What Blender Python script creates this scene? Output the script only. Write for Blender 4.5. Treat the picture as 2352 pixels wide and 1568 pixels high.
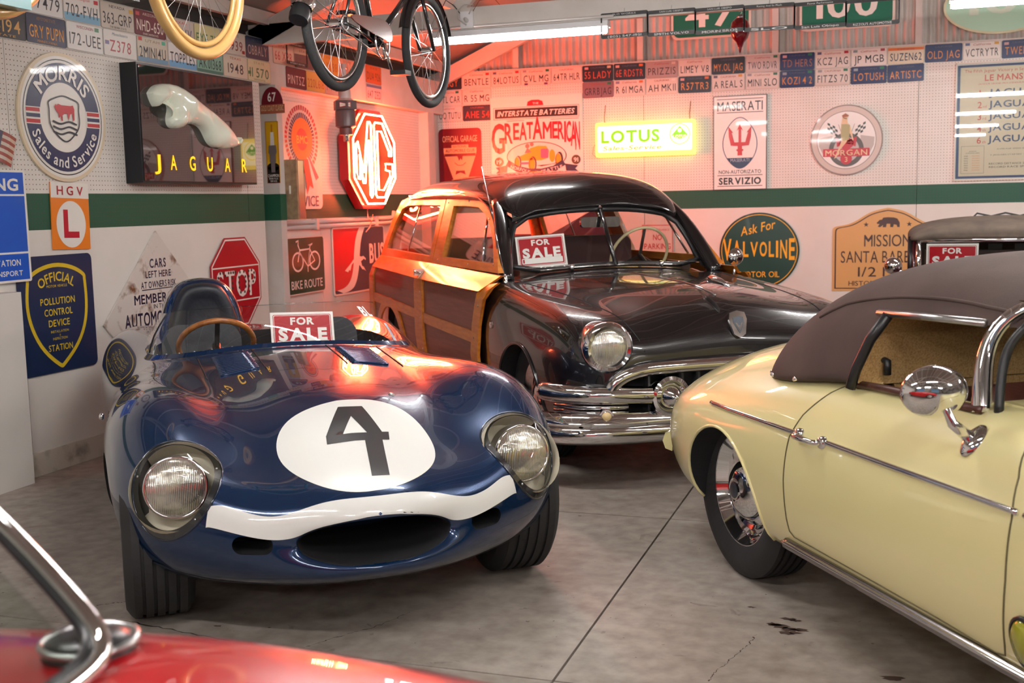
import bpy, bmesh, math, random
import numpy as np
from mathutils import Vector, Matrix
from mathutils.bvhtree import BVHTree
random.seed(7)
for o in list(bpy.data.objects): bpy.data.objects.remove(o)
SC = bpy.context.scene
COL = SC.collection
# ---------------------------------------------------------------- camera
F_PX = 2632.78
YAW, PITCH, ROLL = .3298, .11991, -.02218
CAM_LOC = Vector((4.3678, -10.8011, 1.3945))
_f = Vector((-math.sin(YAW)*math.cos(PITCH), math.cos(YAW)*math.cos(PITCH), -math.sin(PITCH)))
_r = Vector((math.cos(YAW), math.sin(YAW), 0)); _u = _r.cross(_f)
_r2 = _r*math.cos(ROLL)+_u*math.sin(ROLL); _u2 = _u*math.cos(ROLL)-_r*math.sin(ROLL)
cd = bpy.data.cameras.new('camera'); cam = bpy.data.objects.new('camera', cd); COL.objects.link(cam)
cam.matrix_world = Matrix((( _r2.x,_u2.x,-_f.x,CAM_LOC.x),(_r2.y,_u2.y,-_f.y,CAM_LOC.y),(_r2.z,_u2.z,-_f.z,CAM_LOC.z),(0,0,0,1)))
cd.sensor_width = 36; cd.lens = F_PX/2352*36; cd.clip_start = .05; cd.clip_end = 80
cd.dof.use_dof = True; cd.dof.focus_distance = 4.6; cd.dof.aperture_fstop = 5.0
SC.camera = cam
# ---------------------------------------------------------------- world, exposure
SC.view_settings.view_transform = 'Standard'; SC.view_settings.look = 'None'
SC.view_settings.exposure = 0.0; SC.view_settings.gamma = 1; SC.view_settings.use_curve_mapping = False
w = bpy.data.worlds.new('world'); SC.world = w; w.use_nodes = True
wn = w.node_tree.nodes; wl = w.node_tree.links
bg = wn['Background']; sky = wn.new('ShaderNodeTexSky'); sky.sky_type = 'HOSEK_WILKIE'; sky.turbidity = 3
sky.sun_direction = Vector((.3, .5, .8)).normalized()
wl.new(sky.outputs[0], bg.inputs[0]); bg.inputs[1].default_value = 1.0
TUBE_E = 215.0      # fluorescent tube radiance
NEON_E = 330.0      # neon tube radiance
# ---------------------------------------------------------------- materials
MATS = {}
def nodes(m): return m.node_tree.nodes, m.node_tree.links
def mat(name, col, rough=.5, metal=0., coat=0., emit=0., spec=.5, noise=None, bump=None, trans=0., ior=1.45, ecol=None, coatr=.03):
    if name in MATS: return MATS[name]
    m = bpy.data.materials.new(name); m.use_nodes = True; n, l = nodes(m); b = n['Principled BSDF']
    b.inputs['Base Color'].default_value = (*col, 1); b.inputs['Roughness'].default_value = rough
    b.inputs['Metallic'].default_value = metal; b.inputs['Coat Weight'].default_value = coat
    b.inputs['Coat Roughness'].default_value = coatr; b.inputs['Specular IOR Level'].default_value = spec
    b.inputs['Transmission Weight'].default_value = trans; b.inputs['IOR'].default_value = ior
    if emit: b.inputs['Emission Color'].default_value = (*(ecol or col), 1); b.inputs['Emission Strength'].default_value = emit
    if noise or bump: tc = n.new('ShaderNodeTexCoord')
    if noise:
        sc, c2, lo, hi = noise
        t = n.new('ShaderNodeTexNoise'); t.inputs['Scale'].default_value = sc; t.inputs['Detail'].default_value = 6
        l.new(tc.outputs['Object'], t.inputs['Vector'])
        r = n.new('ShaderNodeValToRGB'); r.color_ramp.elements[0].position = lo; r.color_ramp.elements[1].position = hi
        r.color_ramp.elements[0].color = (*col, 1); r.color_ramp.elements[1].color = (*c2, 1)
        l.new(t.outputs['Fac'], r.inputs[0]); l.new(r.outputs[0], b.inputs['Base Color'])
    if bump:
        sc, st = bump
        t = n.new('ShaderNodeTexNoise'); t.inputs['Scale'].default_value = sc; t.inputs['Detail'].default_value = 4
        l.new(tc.outputs['Object'], t.inputs['Vector'])
        bp = n.new('ShaderNodeBump'); bp.inputs['Strength'].default_value = st; bp.inputs['Distance'].default_value = .01
        l.new(t.outputs['Fac'], bp.inputs['Height']); l.new(bp.outputs[0], b.inputs['Normal'])
    MATS[name] = m; return m
def srgb(r, g, b):
    f = lambda c: (c/255/12.92) if c <= 10 else ((c/255+.055)/1.055)**2.4
    return (f(r), f(g), f(b))
def paint(r, g, b, rough=.35):                      # enamel sign paint by srgb colour
    k = 'enamel_%02x%02x%02x' % (r, g, b)
    return mat(k, srgb(r, g, b), rough, coat=.15)
CHROME = mat('chrome', (.82, .82, .83), .06, 1.)
STEEL = mat('steel', (.5, .5, .5), .3, 1.)
RUBBER = mat('tyre_rubber', (.018, .018, .019), .7, noise=(30, (.03, .03, .03), .4, .7))
BLACK = mat('black_plastic', (.012, .012, .013), .35)
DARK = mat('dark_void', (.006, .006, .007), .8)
# ---------------------------------------------------------------- object helpers
def link(o, parent=None):
    COL.objects.link(o)
    if parent is not None: o.parent = parent
    return o
def setp(o, label=None, cat=None, group=None, kind=None):
    if label: o['label'] = label
    if cat: o['category'] = cat
    if group: o['group'] = group
    if kind: o['kind'] = kind
    return o
def empty(name, label, cat, loc=(0,0,0), rz=0., group=None, M=None):
    o = bpy.data.objects.new(name, None); o.empty_display_size = .1; COL.objects.link(o)
    if M is not None: o.matrix_world = M
    else: o.location = loc; o.rotation_euler = (0, 0, rz)
    return setp(o, label, cat, group)
def mk(name, V, Fc, m=None, parent=None, smooth=False, sharp=None):
    me = bpy.data.meshes.new(name); me.from_pydata([tuple(map(float, v)) for v in V], [], [tuple(map(int, f)) for f in Fc]); me.update()
    return mko(name, me, m, parent, smooth, sharp)
def mko(name, me, m=None, parent=None, smooth=False, sharp=None):
    if smooth:
        me.polygons.foreach_set('use_smooth', [True]*len(me.polygons))
        if sharp: me.set_sharp_from_angle(angle=math.radians(sharp))
    if m is not None:
        for mm in (m if isinstance(m, (list, tuple)) else [m]): me.materials.append(mm)
    o = bpy.data.objects.new(name, me); link(o, parent); return o
class MB:
    """collects shapes into one mesh"""
    def __init__(s): s.V = []; s.F = []
    def add(s, V, Fc):
        k = len(s.V); s.V += [tuple(v) for v in V]; s.F += [tuple(i+k for i in f) for f in Fc]; return s
    def box(s, x0, y0, z0, x1, y1, z1):
        return s.add([(x0,y0,z0),(x1,y0,z0),(x1,y1,z0),(x0,y1,z0),(x0,y0,z1),(x1,y0,z1),(x1,y1,z1),(x0,y1,z1)],
                     [(0,3,2,1),(4,5,6,7),(0,1,5,4),(1,2,6,5),(2,3,7,6),(3,0,4,7)])
    def beam(s, a, b, w, h, up=(0,0,1)):
        a = Vector(a); b = Vector(b); d = (b-a).normalized(); sd = d.cross(Vector(up)).normalized(); u = sd.cross(d)
        P = [p+sd*sx*w/2+u*sz*h/2 for p in (a, b) for sx, sz in ((-1,-1),(1,-1),(1,1),(-1,1))]
        return s.add(P, [(0,1,2,3),(7,6,5,4),(0,4,5,1),(1,5,6,2),(2,6,7,3),(3,7,4,0)])
    def tube(s, pts, r, n=10, closed=False, cap=True):
        V, Fc = tube(pts, r, n, closed, cap); return s.add(V, Fc)
    def lathe(s, prof, n=32, M=None):
        V, Fc = lathe(prof, n)
        if M is not None: V = [M @ Vector(v) for v in V]
        return s.add(V, Fc)
    def prism(s, poly, z0, z1, M=None):
        n = len(poly); V = [(x,y,z0) for x,y in poly]+[(x,y,z1) for x,y in poly]
        if M is not None: V = [M @ Vector(v) for v in V]
        return s.add(V, [tuple(range(n-1,-1,-1)), tuple(range(n,2*n))]+[(i,(i+1)%n,n+(i+1)%n,n+i) for i in range(n)])
    def build(s, name, m=None, parent=None, smooth=False, sharp=None): return mk(name, s.V, s.F, m, parent, smooth, sharp)
def tube(pts, r, n=10, closed=False, cap=True):
    P = [Vector(p) for p in pts]; m = len(P); R = r if isinstance(r, (list, tuple)) else [r]*m
    V = []; Fc = []; prev = None
    for i in range(m):
        if closed: t = P[(i+1) % m]-P[i-1]
        else: t = P[min(i+1, m-1)]-P[max(i-1, 0)]
        t.normalize()
        if prev is None:
            a = Vector((0,0,1)) if abs(t.z) < .9 else Vector((1,0,0)); nrm = t.cross(a).normalized()
        else: nrm = (prev-t*prev.dot(t)).normalized()
        prev = nrm; bn = t.cross(nrm)
        for k in range(n):
            a = 2*math.pi*k/n; V.append(P[i]+(nrm*math.cos(a)+bn*math.sin(a))*R[i])
    mm = m if closed else m-1
    for i in range(mm):
        j = (i+1) % m
        for k in range(n): Fc.append((i*n+k, i*n+(k+1) % n, j*n+(k+1) % n, j*n+k))
    if cap and not closed: Fc.append(tuple(range(n-1,-1,-1))); Fc.append(tuple((m-1)*n+k for k in range(n)))
    return V, Fc
def lathe(prof, n=32):
    """profile (r, h) revolved about local z"""
    V = []; Fc = []; rings = []
    for r, h in prof:
        if abs(r) < 1e-6: V.append((0,0,h)); rings.append([len(V)-1])
        else:
            k = len(V); V += [(r*math.cos(2*math.pi*i/n), r*math.sin(2*math.pi*i/n), h) for i in range(n)]; rings.append(list(range(k, k+n)))
    for a, b in zip(rings, rings[1:]):
        for i in range(n):
            j = (i+1) % n
            if len(a) == 1 and len(b) == 1: continue
            if len(a) == 1: Fc.append((a[0], b[j], b[i]))
            elif len(b) == 1: Fc.append((a[i], a[j], b[0]))
            else: Fc.append((a[i], a[j], b[j], b[i]))
    return V, Fc
def rotm(x, y, z, loc=(0,0,0)):
    return Matrix.Translation(loc) @ (Matrix.Rotation(z,4,'Z') @ Matrix.Rotation(y,4,'Y') @ Matrix.Rotation(x,4,'X'))
def axis_m(d, loc=(0,0,0), up=(0,0,1)):
    """matrix whose z axis is d, y axis roughly up"""
    z = Vector(d).normalized(); u = Vector(up); x = u.cross(z)
    if x.length < 1e-4: x = Vector((1,0,0))
    x.normalize(); y = z.cross(x)
    return Matrix(((x.x,y.x,z.x,loc[0]),(x.y,y.y,z.y,loc[1]),(x.z,y.z,z.z,loc[2]),(0,0,0,1)))
# ---------------------------------------------------------------- spline surfaces
def bspl(P, n, closed=False):
    """uniform cubic b-spline through a control list (ends clamped); P (m,k) -> (n,k)"""
    P = np.asarray(P, float); m = len(P)
    if closed: Q = np.concatenate([P[-1:], P, P[:2]])
    else: Q = np.concatenate([2*P[:1]-P[1:2], P, 2*P[-1:]-P[-2:-1]])
    segs = m if closed else m-1
    t = np.linspace(0, segs, n, endpoint=not closed); i = np.minimum(t.astype(int), segs-1); u = (t-i)[:, None]
    sh = (n,)+(1,)*(P.ndim-1); u = (t-i).reshape(sh)
    return ((1-u)**3*Q[i]+(3*u**3-6*u**2+4)*Q[i+1]+(-3*u**3+3*u**2+3*u+1)*Q[i+2]+u**3*Q[i+3])/6
def compensate(P, k=1.0):
    P = np.asarray(P, float)
    def S(A):
        B = A.copy(); B[1:-1] = (A[:-2]+4*A[1:-1]+A[2:])/6; return B
    Q = P.copy()
    for _ in range(2): Q = Q+k*(P-S(Q))*.8
    return Q
def loft(stations, nu=120, nv=60, k=.6):
    """stations: list of half sections, each a list of (x,y,z) from bottom centre to top centre (y>=0).
    returns full mirrored grid verts (nu, 2nv-1, 3)"""
    A = np.array(stations, float)
    A = compensate(A, k); A = np.swapaxes(compensate(np.swapaxes(A, 0, 1), k), 0, 1)
    B = np.swapaxes(bspl(np.swapaxes(bspl(A, nu), 0, 1), nv), 0, 1)      # (nu,nv,3)
    B[:, 0, 1] = 0; B[:, -1, 1] = 0
    Mr = B[:, ::-1][:, 1:].copy(); Mr[..., 1] *= -1
    return np.concatenate([B, Mr[:, :-1]], 1)            # closed ring
def ring_mesh(G, cap0=True, cap1=True, flip=False):
    nu, nv = G.shape[:2]; V = G.reshape(-1, 3); Fc = []
    for i in range(nu-1):
        for j in range(nv):
            k = (j+1) % nv; f = (i*nv+j, i*nv+k, (i+1)*nv+k, (i+1)*nv+j)
            Fc.append(f[::-1] if flip else f)
    if cap0: f = tuple(range(nv)); Fc.append(f if flip else f[::-1])
    if cap1: f = tuple((nu-1)*nv+j for j in range(nv)); Fc.append(f[::-1] if flip else f)
    return V, Fc
def grid_mesh(G, flip=False):
    nu, nv = G.shape[:2]; V = G.reshape(-1, 3); Fc = []
    for i in range(nu-1):
        for j in range(nv-1):
            f = (i*nv+j, i*nv+j+1, (i+1)*nv+j+1, (i+1)*nv+j); Fc.append(f[::-1] if flip else f)
    return V, Fc
def me_from(V, Fc, name='m'):
    me = bpy.data.meshes.new(name); me.from_pydata([tuple(map(float, v)) for v in V], [], [tuple(map(int, f)) for f in Fc]); me.update()
    bm = bmesh.new(); bm.from_mesh(me); bmesh.ops.remove_doubles(bm, verts=bm.verts, dist=1e-5)
    bmesh.ops.recalc_face_normals(bm, faces=bm.faces); bm.to_mesh(me); bm.free(); me.update(); return me
def bvh_of(me):
    me.calc_loop_triangles()
    V = [v.co.copy() for v in me.vertices]; T = [tuple(t.vertices) for t in me.loop_triangles]
    N = [n.vector.copy() for n in me.vertex_normals]
    return BVHTree.FromPolygons(V, T), V, T, N
def smooth_normal(B, p):
    tree, V, T, N = B; loc, nn, idx, dist = tree.find_nearest(p)
    if idx is None: return None, None, 9
    a, b, c = T[idx]; A, Bv, Cv = V[a], V[b], V[c]
    v0 = Bv-A; v1 = Cv-A; v2 = loc-A; d00 = v0.dot(v0); d01 = v0.dot(v1); d11 = v1.dot(v1); d20 = v2.dot(v0); d21 = v2.dot(v1)
    den = d00*d11-d01*d01
    if abs(den) < 1e-14: return nn, loc, dist
    v = (d11*d20-d01*d21)/den; w_ = (d00*d21-d01*d20)/den
    return (N[a]*(1-v-w_)+N[b]*v+N[c]*w_).normalized(), loc, dist
def cut(me, cutters, B=None, op='DIFFERENCE', cmat=0):
    """exact boolean of a closed mesh with closed cutter meshes, keeping the smooth normals of the uncut skin"""
    B = B or bvh_of(me)
    o = bpy.data.objects.new('tmp', me); COL.objects.link(o); tmp = [o]
    for c in cutters:
        co = bpy.data.objects.new('tmpc', c); COL.objects.link(co); tmp.append(co)
        md = o.modifiers.new('b', 'BOOLEAN'); md.operation = op; md.object = co; md.solver = 'EXACT'
    dg = bpy.context.evaluated_depsgraph_get(); out = bpy.data.meshes.new_from_object(o.evaluated_get(dg), depsgraph=dg)
    for t in tmp: bpy.data.objects.remove(t)
    return renorm(out, B)
def renorm(out, B, ang=.80):
    out.polygons.foreach_set('use_smooth', [True]*len(out.polygons))
    cache = {}; nl = []
    for p in out.polygons:
        pn = p.normal; c = smooth_normal(B, p.center); p.material_index = 0 if (c[2] < 3e-3 and abs(c[0].dot(pn)) > ang) else 1
        for li in p.loop_indices:
            vi = out.loops[li].vertex_index
            if vi not in cache: cache[vi] = smooth_normal(B, out.vertices[vi].co)
            n, loc, d = cache[vi]
            nl.append(n if (p.material_index == 0 and d < 4e-4 and n.dot(pn) > ang) else pn)
    out.normals_split_custom_set(nl); return out
def drape(poly_or_mesh, B, M, off=.0006, step=.02, direction=None, maxd=3.):
    """2D polygons (list of (verts2d, faces)) on the plane of matrix M projected along -z of M on a surface"""
    V2, F2 = poly_or_mesh
    bm = bmesh.new(); vs = [bm.verts.new((x, y, 0)) for x, y in V2]
    for f in F2:
        try: bm.faces.new([vs[i] for i in f])
        except ValueError: pass
    bmesh.ops.triangulate(bm, faces=bm.faces)
    xs = [v.co.x for v in bm.verts]; ys = [v.co.y for v in bm.verts]
    for ax, lo, hi in ((0, min(xs), max(xs)), (1, min(ys), max(ys))):
        k = math.ceil(lo/step)*step
        while k < hi:
            co = (k,0,0) if ax == 0 else (0,k,0); no = (1,0,0) if ax == 0 else (0,1,0)
            bmesh.ops.bisect_plane(bm, geom=bm.verts[:]+bm.edges[:]+bm.faces[:], plane_co=co, plane_no=no); k += step
    tree, V, T, N = B; R3 = M.to_3x3(); d = -(R3 @ Vector((0,0,1))); nrm = []; bad = []
    bm.verts.index_update()
    for v in bm.verts:
        o = M @ v.co; loc, nn, idx, dist = tree.ray_cast(o, d, maxd)
        if loc is None: bad.append(v); nrm.append(Vector((0,0,1))); continue
        n, _, _ = smooth_normal(B, loc)
        if n.dot(d) > 0: n = -n
        v.co = loc+n*off; nrm.append(n)
    me = bpy.data.meshes.new('decal'); bm.to_mesh(me); bm.free()
    if bad:
        idx = {b for b in ()}
    me.polygons.foreach_set('use_smooth', [True]*len(me.polygons))
    if me.polygons:
        fl = [p for p in me.polygons]
        if fl and sum(p.normal.dot(nrm[p.vertices[0]]) for p in fl) < 0: me.flip_normals()
        me.normals_split_custom_set([nrm[l.vertex_index] for l in me.loops])
    return me
def surf_path(pts, B, M, off=.001, step=.03, maxd=3.):
    """polyline in plane of M projected on a surface -> 3D points, normals"""
    out = []; tree = B[0]; d = -(M.to_3x3() @ Vector((0,0,1)))
    P = [Vector((*p, 0)) for p in pts]
    for a, b in zip(P, P[1:]):
        k = max(1, int((b-a).length/step))
        for i in range(k): out.append(a.lerp(b, i/k))
    out.append(P[-1]); res = []
    for q in out:
        loc, nn, idx, dist = tree.ray_cast(M @ q, d, maxd)
        if loc is None: continue
        n, _, _ = smooth_normal(B, loc)
        if n.dot(d) > 0: n = -n
        res.append((loc+n*off, n))
    return res
def ellipse(cx, cy, rx, ry, n=48, a0=0., a1=2*math.pi):
    full = abs(a1-a0-2*math.pi) < 1e-6
    return [(cx+rx*math.cos(a0+(a1-a0)*i/(n if full else n-1)), cy+ry*math.sin(a0+(a1-a0)*i/(n if full else n-1))) for i in range(n)]
def rrect(x0, y0, x1, y1, r, n=6):
    P = []
    for cx, cy, a in ((x1-r,y1-r,0),(x0+r,y1-r,90),(x0+r,y0+r,180),(x1-r,y0+r,270)):
        P += [(cx+r*math.cos(math.radians(a+90*i/n)), cy+r*math.sin(math.radians(a+90*i/n))) for i in range(n+1)]
    return P
def smooth_poly(P, n=60):
    return [tuple(q) for q in bspl(np.array(P, float), n, closed=True)]
def ring2d(outer, inner):
    n = len(outer); return outer+inner, [(i, (i+1) % n, n+(i+1) % n, n+i) for i in range(n)]
# ---------------------------------------------------------------- lettering
GL = {}
def glyph(ch, bold):
    k = (ch, bold)
    if k in GL: return GL[k]
    if ch == 'M':                                   # drawn by hand: the built-in outline fills up when emboldened
        t = .098+2*bold; h = .682+bold; w_ = .64+2*bold; c = w_/2; lo = .30-bold
        P = [(0,-bold),(t,-bold),(t,h-.24),(c,lo-.05),(w_-t,h-.24),(w_-t,-bold),(w_,-bold),(w_,h),(w_-t*.98,h),(c,lo+.13+bold),(t*.98,h),(0,h)]
        GL[k] = (np.array(P), [(0,1,2,11),(2,10,11),(2,3,9,10),(3,4,8,9),(4,7,8),(4,5,6,7)], w_); return GL[k]
    c = bpy.data.curves.new('t', 'FONT'); c.body = ch; c.resolution_u = 3; c.offset = bold; c.fill_mode = 'FRONT'
    o = bpy.data.objects.new('t', c); COL.objects.link(o)
    dg = bpy.context.evaluated_depsgraph_get(); me = bpy.data.meshes.new_from_object(o.evaluated_get(dg), depsgraph=dg)
    V = np.array([v.co[:2] for v in me.vertices], float).reshape(-1, 2); Fc = [tuple(p.vertices) for p in me.polygons]
    bpy.data.objects.remove(o); bpy.data.curves.remove(c); bpy.data.meshes.remove(me)
    if len(V): V = V-np.array([V[:, 0].min(), 0]); wd = V[:, 0].max()
    else: wd = .28
    GL[k] = (V, Fc, wd); return GL[k]
CAPH = .73
def text2d(s, x, y, h, wd=None, bold=0., shear=0., rot=0., align=.5, gap=.09, arc=None):
    """2D lettering; (x,y) centre, cap height h, total width wd"""
    parts = []; cx = 0.
    for ch in s:
        V, Fc, gw = glyph(ch, bold)
        parts.append((V, Fc, cx)); cx += gw+(gap if ch != ' ' else 0)
    tot = max(cx-gap, .01); sy = h/CAPH; sx = (wd/tot) if wd else sy
    OV = []; OF = []
    for V, Fc, ox in parts:
        if not len(V): continue
        P = V.copy(); P[:, 0] += ox-tot*align; P *= [sx, sy]; P[:, 1] -= h/2; P[:, 0] += P[:, 1]*shear
        if arc:                                   # (radius, +1 over the top / -1 under)
            R, sg = arc; c0 = (ox-tot*align+V[:, 0].max()/2)*sx; a = c0/R
            Q = P-[c0, 0]; ca, sa = math.cos(-a*sg), math.sin(-a*sg)
            Q = np.stack([Q[:, 0]*ca-Q[:, 1]*sa, Q[:, 0]*sa+Q[:, 1]*ca], 1)
            P = Q+[R*math.sin(a), R*math.cos(a)*sg]
        k = len(OV); OV += [tuple(p) for p in P]; OF += [tuple(i+k for i in f) for f in Fc]
    ca, sa = math.cos(rot), math.sin(rot)
    return [(x+a*ca-b*sa, y+a*sa+b*ca) for a, b in OV], OF
# ================================================================ the shed
def wall_frame(side, a, z, off=.0):
    """matrix of a sign plane: local x to the right, y up, z out of the wall"""
    if side == 'L': return Matrix(((0,0,1,off),(1,0,0,a),(0,1,0,z),(0,0,0,1)))
    return Matrix(((1,0,0,a),(0,0,-1,-off),(0,1,0,z),(0,0,0,1)))
def peg_material(name, stripe):
    """painted hardboard: white above, green below, drilled every inch"""
    m = mat(name, srgb(232,229,224), .55); n, l = nodes(m); b = n['Principled BSDF']
    tc = n.new('ShaderNodeTexCoord'); s = n.new('ShaderNodeSeparateXYZ'); l.new(tc.outputs['Object'], s.inputs[0])
    def cell(o):
        k = n.new('ShaderNodeMath'); k.operation = 'MULTIPLY'; k.inputs[1].default_value = 1/.0254; l.new(o, k.inputs[0])
        f = n.new('ShaderNodeMath'); f.operation = 'FRACT'; l.new(k.outputs[0], f.inputs[0])
        d = n.new('ShaderNodeMath'); d.operation = 'SUBTRACT'; d.inputs[1].default_value = .5; l.new(f.outputs[0], d.inputs[0])
        p = n.new('ShaderNodeMath'); p.operation = 'POWER'; p.inputs[1].default_value = 2; l.new(d.outputs[0], p.inputs[0]); return p
    ax = cell(s.outputs[0]); ay = cell(s.outputs[1])
    sm = n.new('ShaderNodeMath'); sm.operation = 'ADD'; l.new(ax.outputs[0], sm.inputs[0]); l.new(ay.outputs[0], sm.inputs[1])
    hole = n.new('ShaderNodeMath'); hole.operation = 'LESS_THAN'; hole.inputs[1].default_value = .014; l.new(sm.outputs[0], hole.inputs[0])
    g = n.new('ShaderNodeMath'); g.operation = 'LESS_THAN'; g.inputs[1].default_value = stripe; l.new(s.outputs[1], g.inputs[0])
    ns = n.new('ShaderNodeTexNoise'); ns.inputs['Scale'].default_value = 3.; ns.inputs['Detail'].default_value = 8; l.new(tc.outputs['Object'], ns.inputs['Vector'])
    m0 = n.new('ShaderNodeMixRGB'); m0.inputs[1].default_value = (*srgb(236,232,226),1); m0.inputs[2].default_value = (*srgb(216,209,200),1); l.new(ns.outputs['Fac'], m0.inputs[0])
    m1 = n.new('ShaderNodeMixRGB'); l.new(g.outputs[0], m1.inputs[0]); l.new(m0.outputs[0], m1.inputs[1]); m1.inputs[2].default_value = (*srgb(26,82,60),1)
    m2 = n.new('ShaderNodeMixRGB'); l.new(hole.outputs[0], m2.inputs[0]); l.new(m1.outputs[0], m2.inputs[1]); m2.inputs[2].default_value = (.07,.064,.058,1)
    l.new(m2.outputs[0], b.inputs['Base Color']); return m
WALLW = mat('white_wall_paint', srgb(226,221,214), .6, noise=(2.0, srgb(216,210,202), .4, .8), bump=(40,.05))
WALLD = mat('dirty_base_paint', srgb(205,196,182), .7, noise=(9, srgb(120,110,98), .5, .78), bump=(60,.2))
TIMBER = mat('painted_timber', srgb(214,208,202), .65, noise=(5, srgb(200,193,186), .35, .8))
PEG_L = peg_material('pegboard_left', .194); PEG_B = peg_material('pegboard_back', .170)
def st(o): o['kind'] = 'structure'; return o
def floor_mat():
    m = mat('concrete', srgb(150,143,136), .42, spec=.4); n, l = nodes(m); b = n['Principled BSDF']; tc = n.new('ShaderNodeTexCoord')
    def noise(sc, det=8, dist=0.):
        t = n.new('ShaderNodeTexNoise'); t.inputs['Scale'].default_value = sc; t.inputs['Detail'].default_value = det; t.inputs['Distortion'].default_value = dist; l.new(tc.outputs['Object'], t.inputs['Vector']); return t
    def ramp(o, a, b_, ca, cb):
        r = n.new('ShaderNodeValToRGB'); r.color_ramp.elements[0].position = a; r.color_ramp.elements[1].position = b_; r.color_ramp.elements[0].color = (*ca,1); r.color_ramp.elements[1].color = (*cb,1); l.new(o, r.inputs[0]); return r
    r1 = ramp(noise(1.1, 10, .6).outputs['Fac'], .3, .72, srgb(176,167,158), srgb(152,144,136))
    r2 = ramp(noise(14).outputs['Fac'], .35, .75, (1,1,1), srgb(205,200,196))
    mx = n.new('ShaderNodeMixRGB'); mx.blend_type = 'MULTIPLY'; mx.inputs[0].default_value = 1; l.new(r1.outputs[0], mx.inputs[1]); l.new(r2.outputs[0], mx.inputs[2])
    r3 = ramp(noise(7.5, 3, 1.2).outputs['Fac'], .70, .74, (1,1,1), srgb(96,84,78)); r3b = ramp(noise(38, 2).outputs['Fac'], .73, .76, (1,1,1), srgb(90,80,74))
    m2 = n.new('ShaderNodeMixRGB'); m2.blend_type = 'MULTIPLY'; m2.inputs[0].default_value = .35; l.new(mx.outputs[0], m2.inputs[1]); l.new(r3.outputs[0], m2.inputs[2])
    m3 = n.new('ShaderNodeMixRGB'); m3.blend_type = 'MULTIPLY'; m3.inputs[0].default_value = .8; l.new(m2.outputs[0], m3.inputs[1]); l.new(r3b.outputs[0], m3.inputs[2])
    l.new(m3.outputs[0], b.inputs['Base Color'])
    rr = ramp(noise(4).outputs['Fac'], .3, .7, (.30,.30,.30), (.55,.55,.55)); l.new(rr.outputs[0], b.inputs['Roughness'])
    bp = n.new('ShaderNodeBump'); bp.inputs['Strength'].default_value = .12; bp.inputs['Distance'].default_value = .004; l.new(noise(55, 5).outputs['Fac'], bp.inputs['Height']); l.new(bp.outputs[0], b.inputs['Normal'])
    return m
CONC = floor_mat()
XR, YF = 10.6, -15.2             # right wall, front wall
EAVE, SLOPE, XRIDGE = 2.60, .43, 5.3
def roof_z(x): return EAVE+SLOPE*(x if x < XRIDGE else 2*XRIDGE-x)
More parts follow.
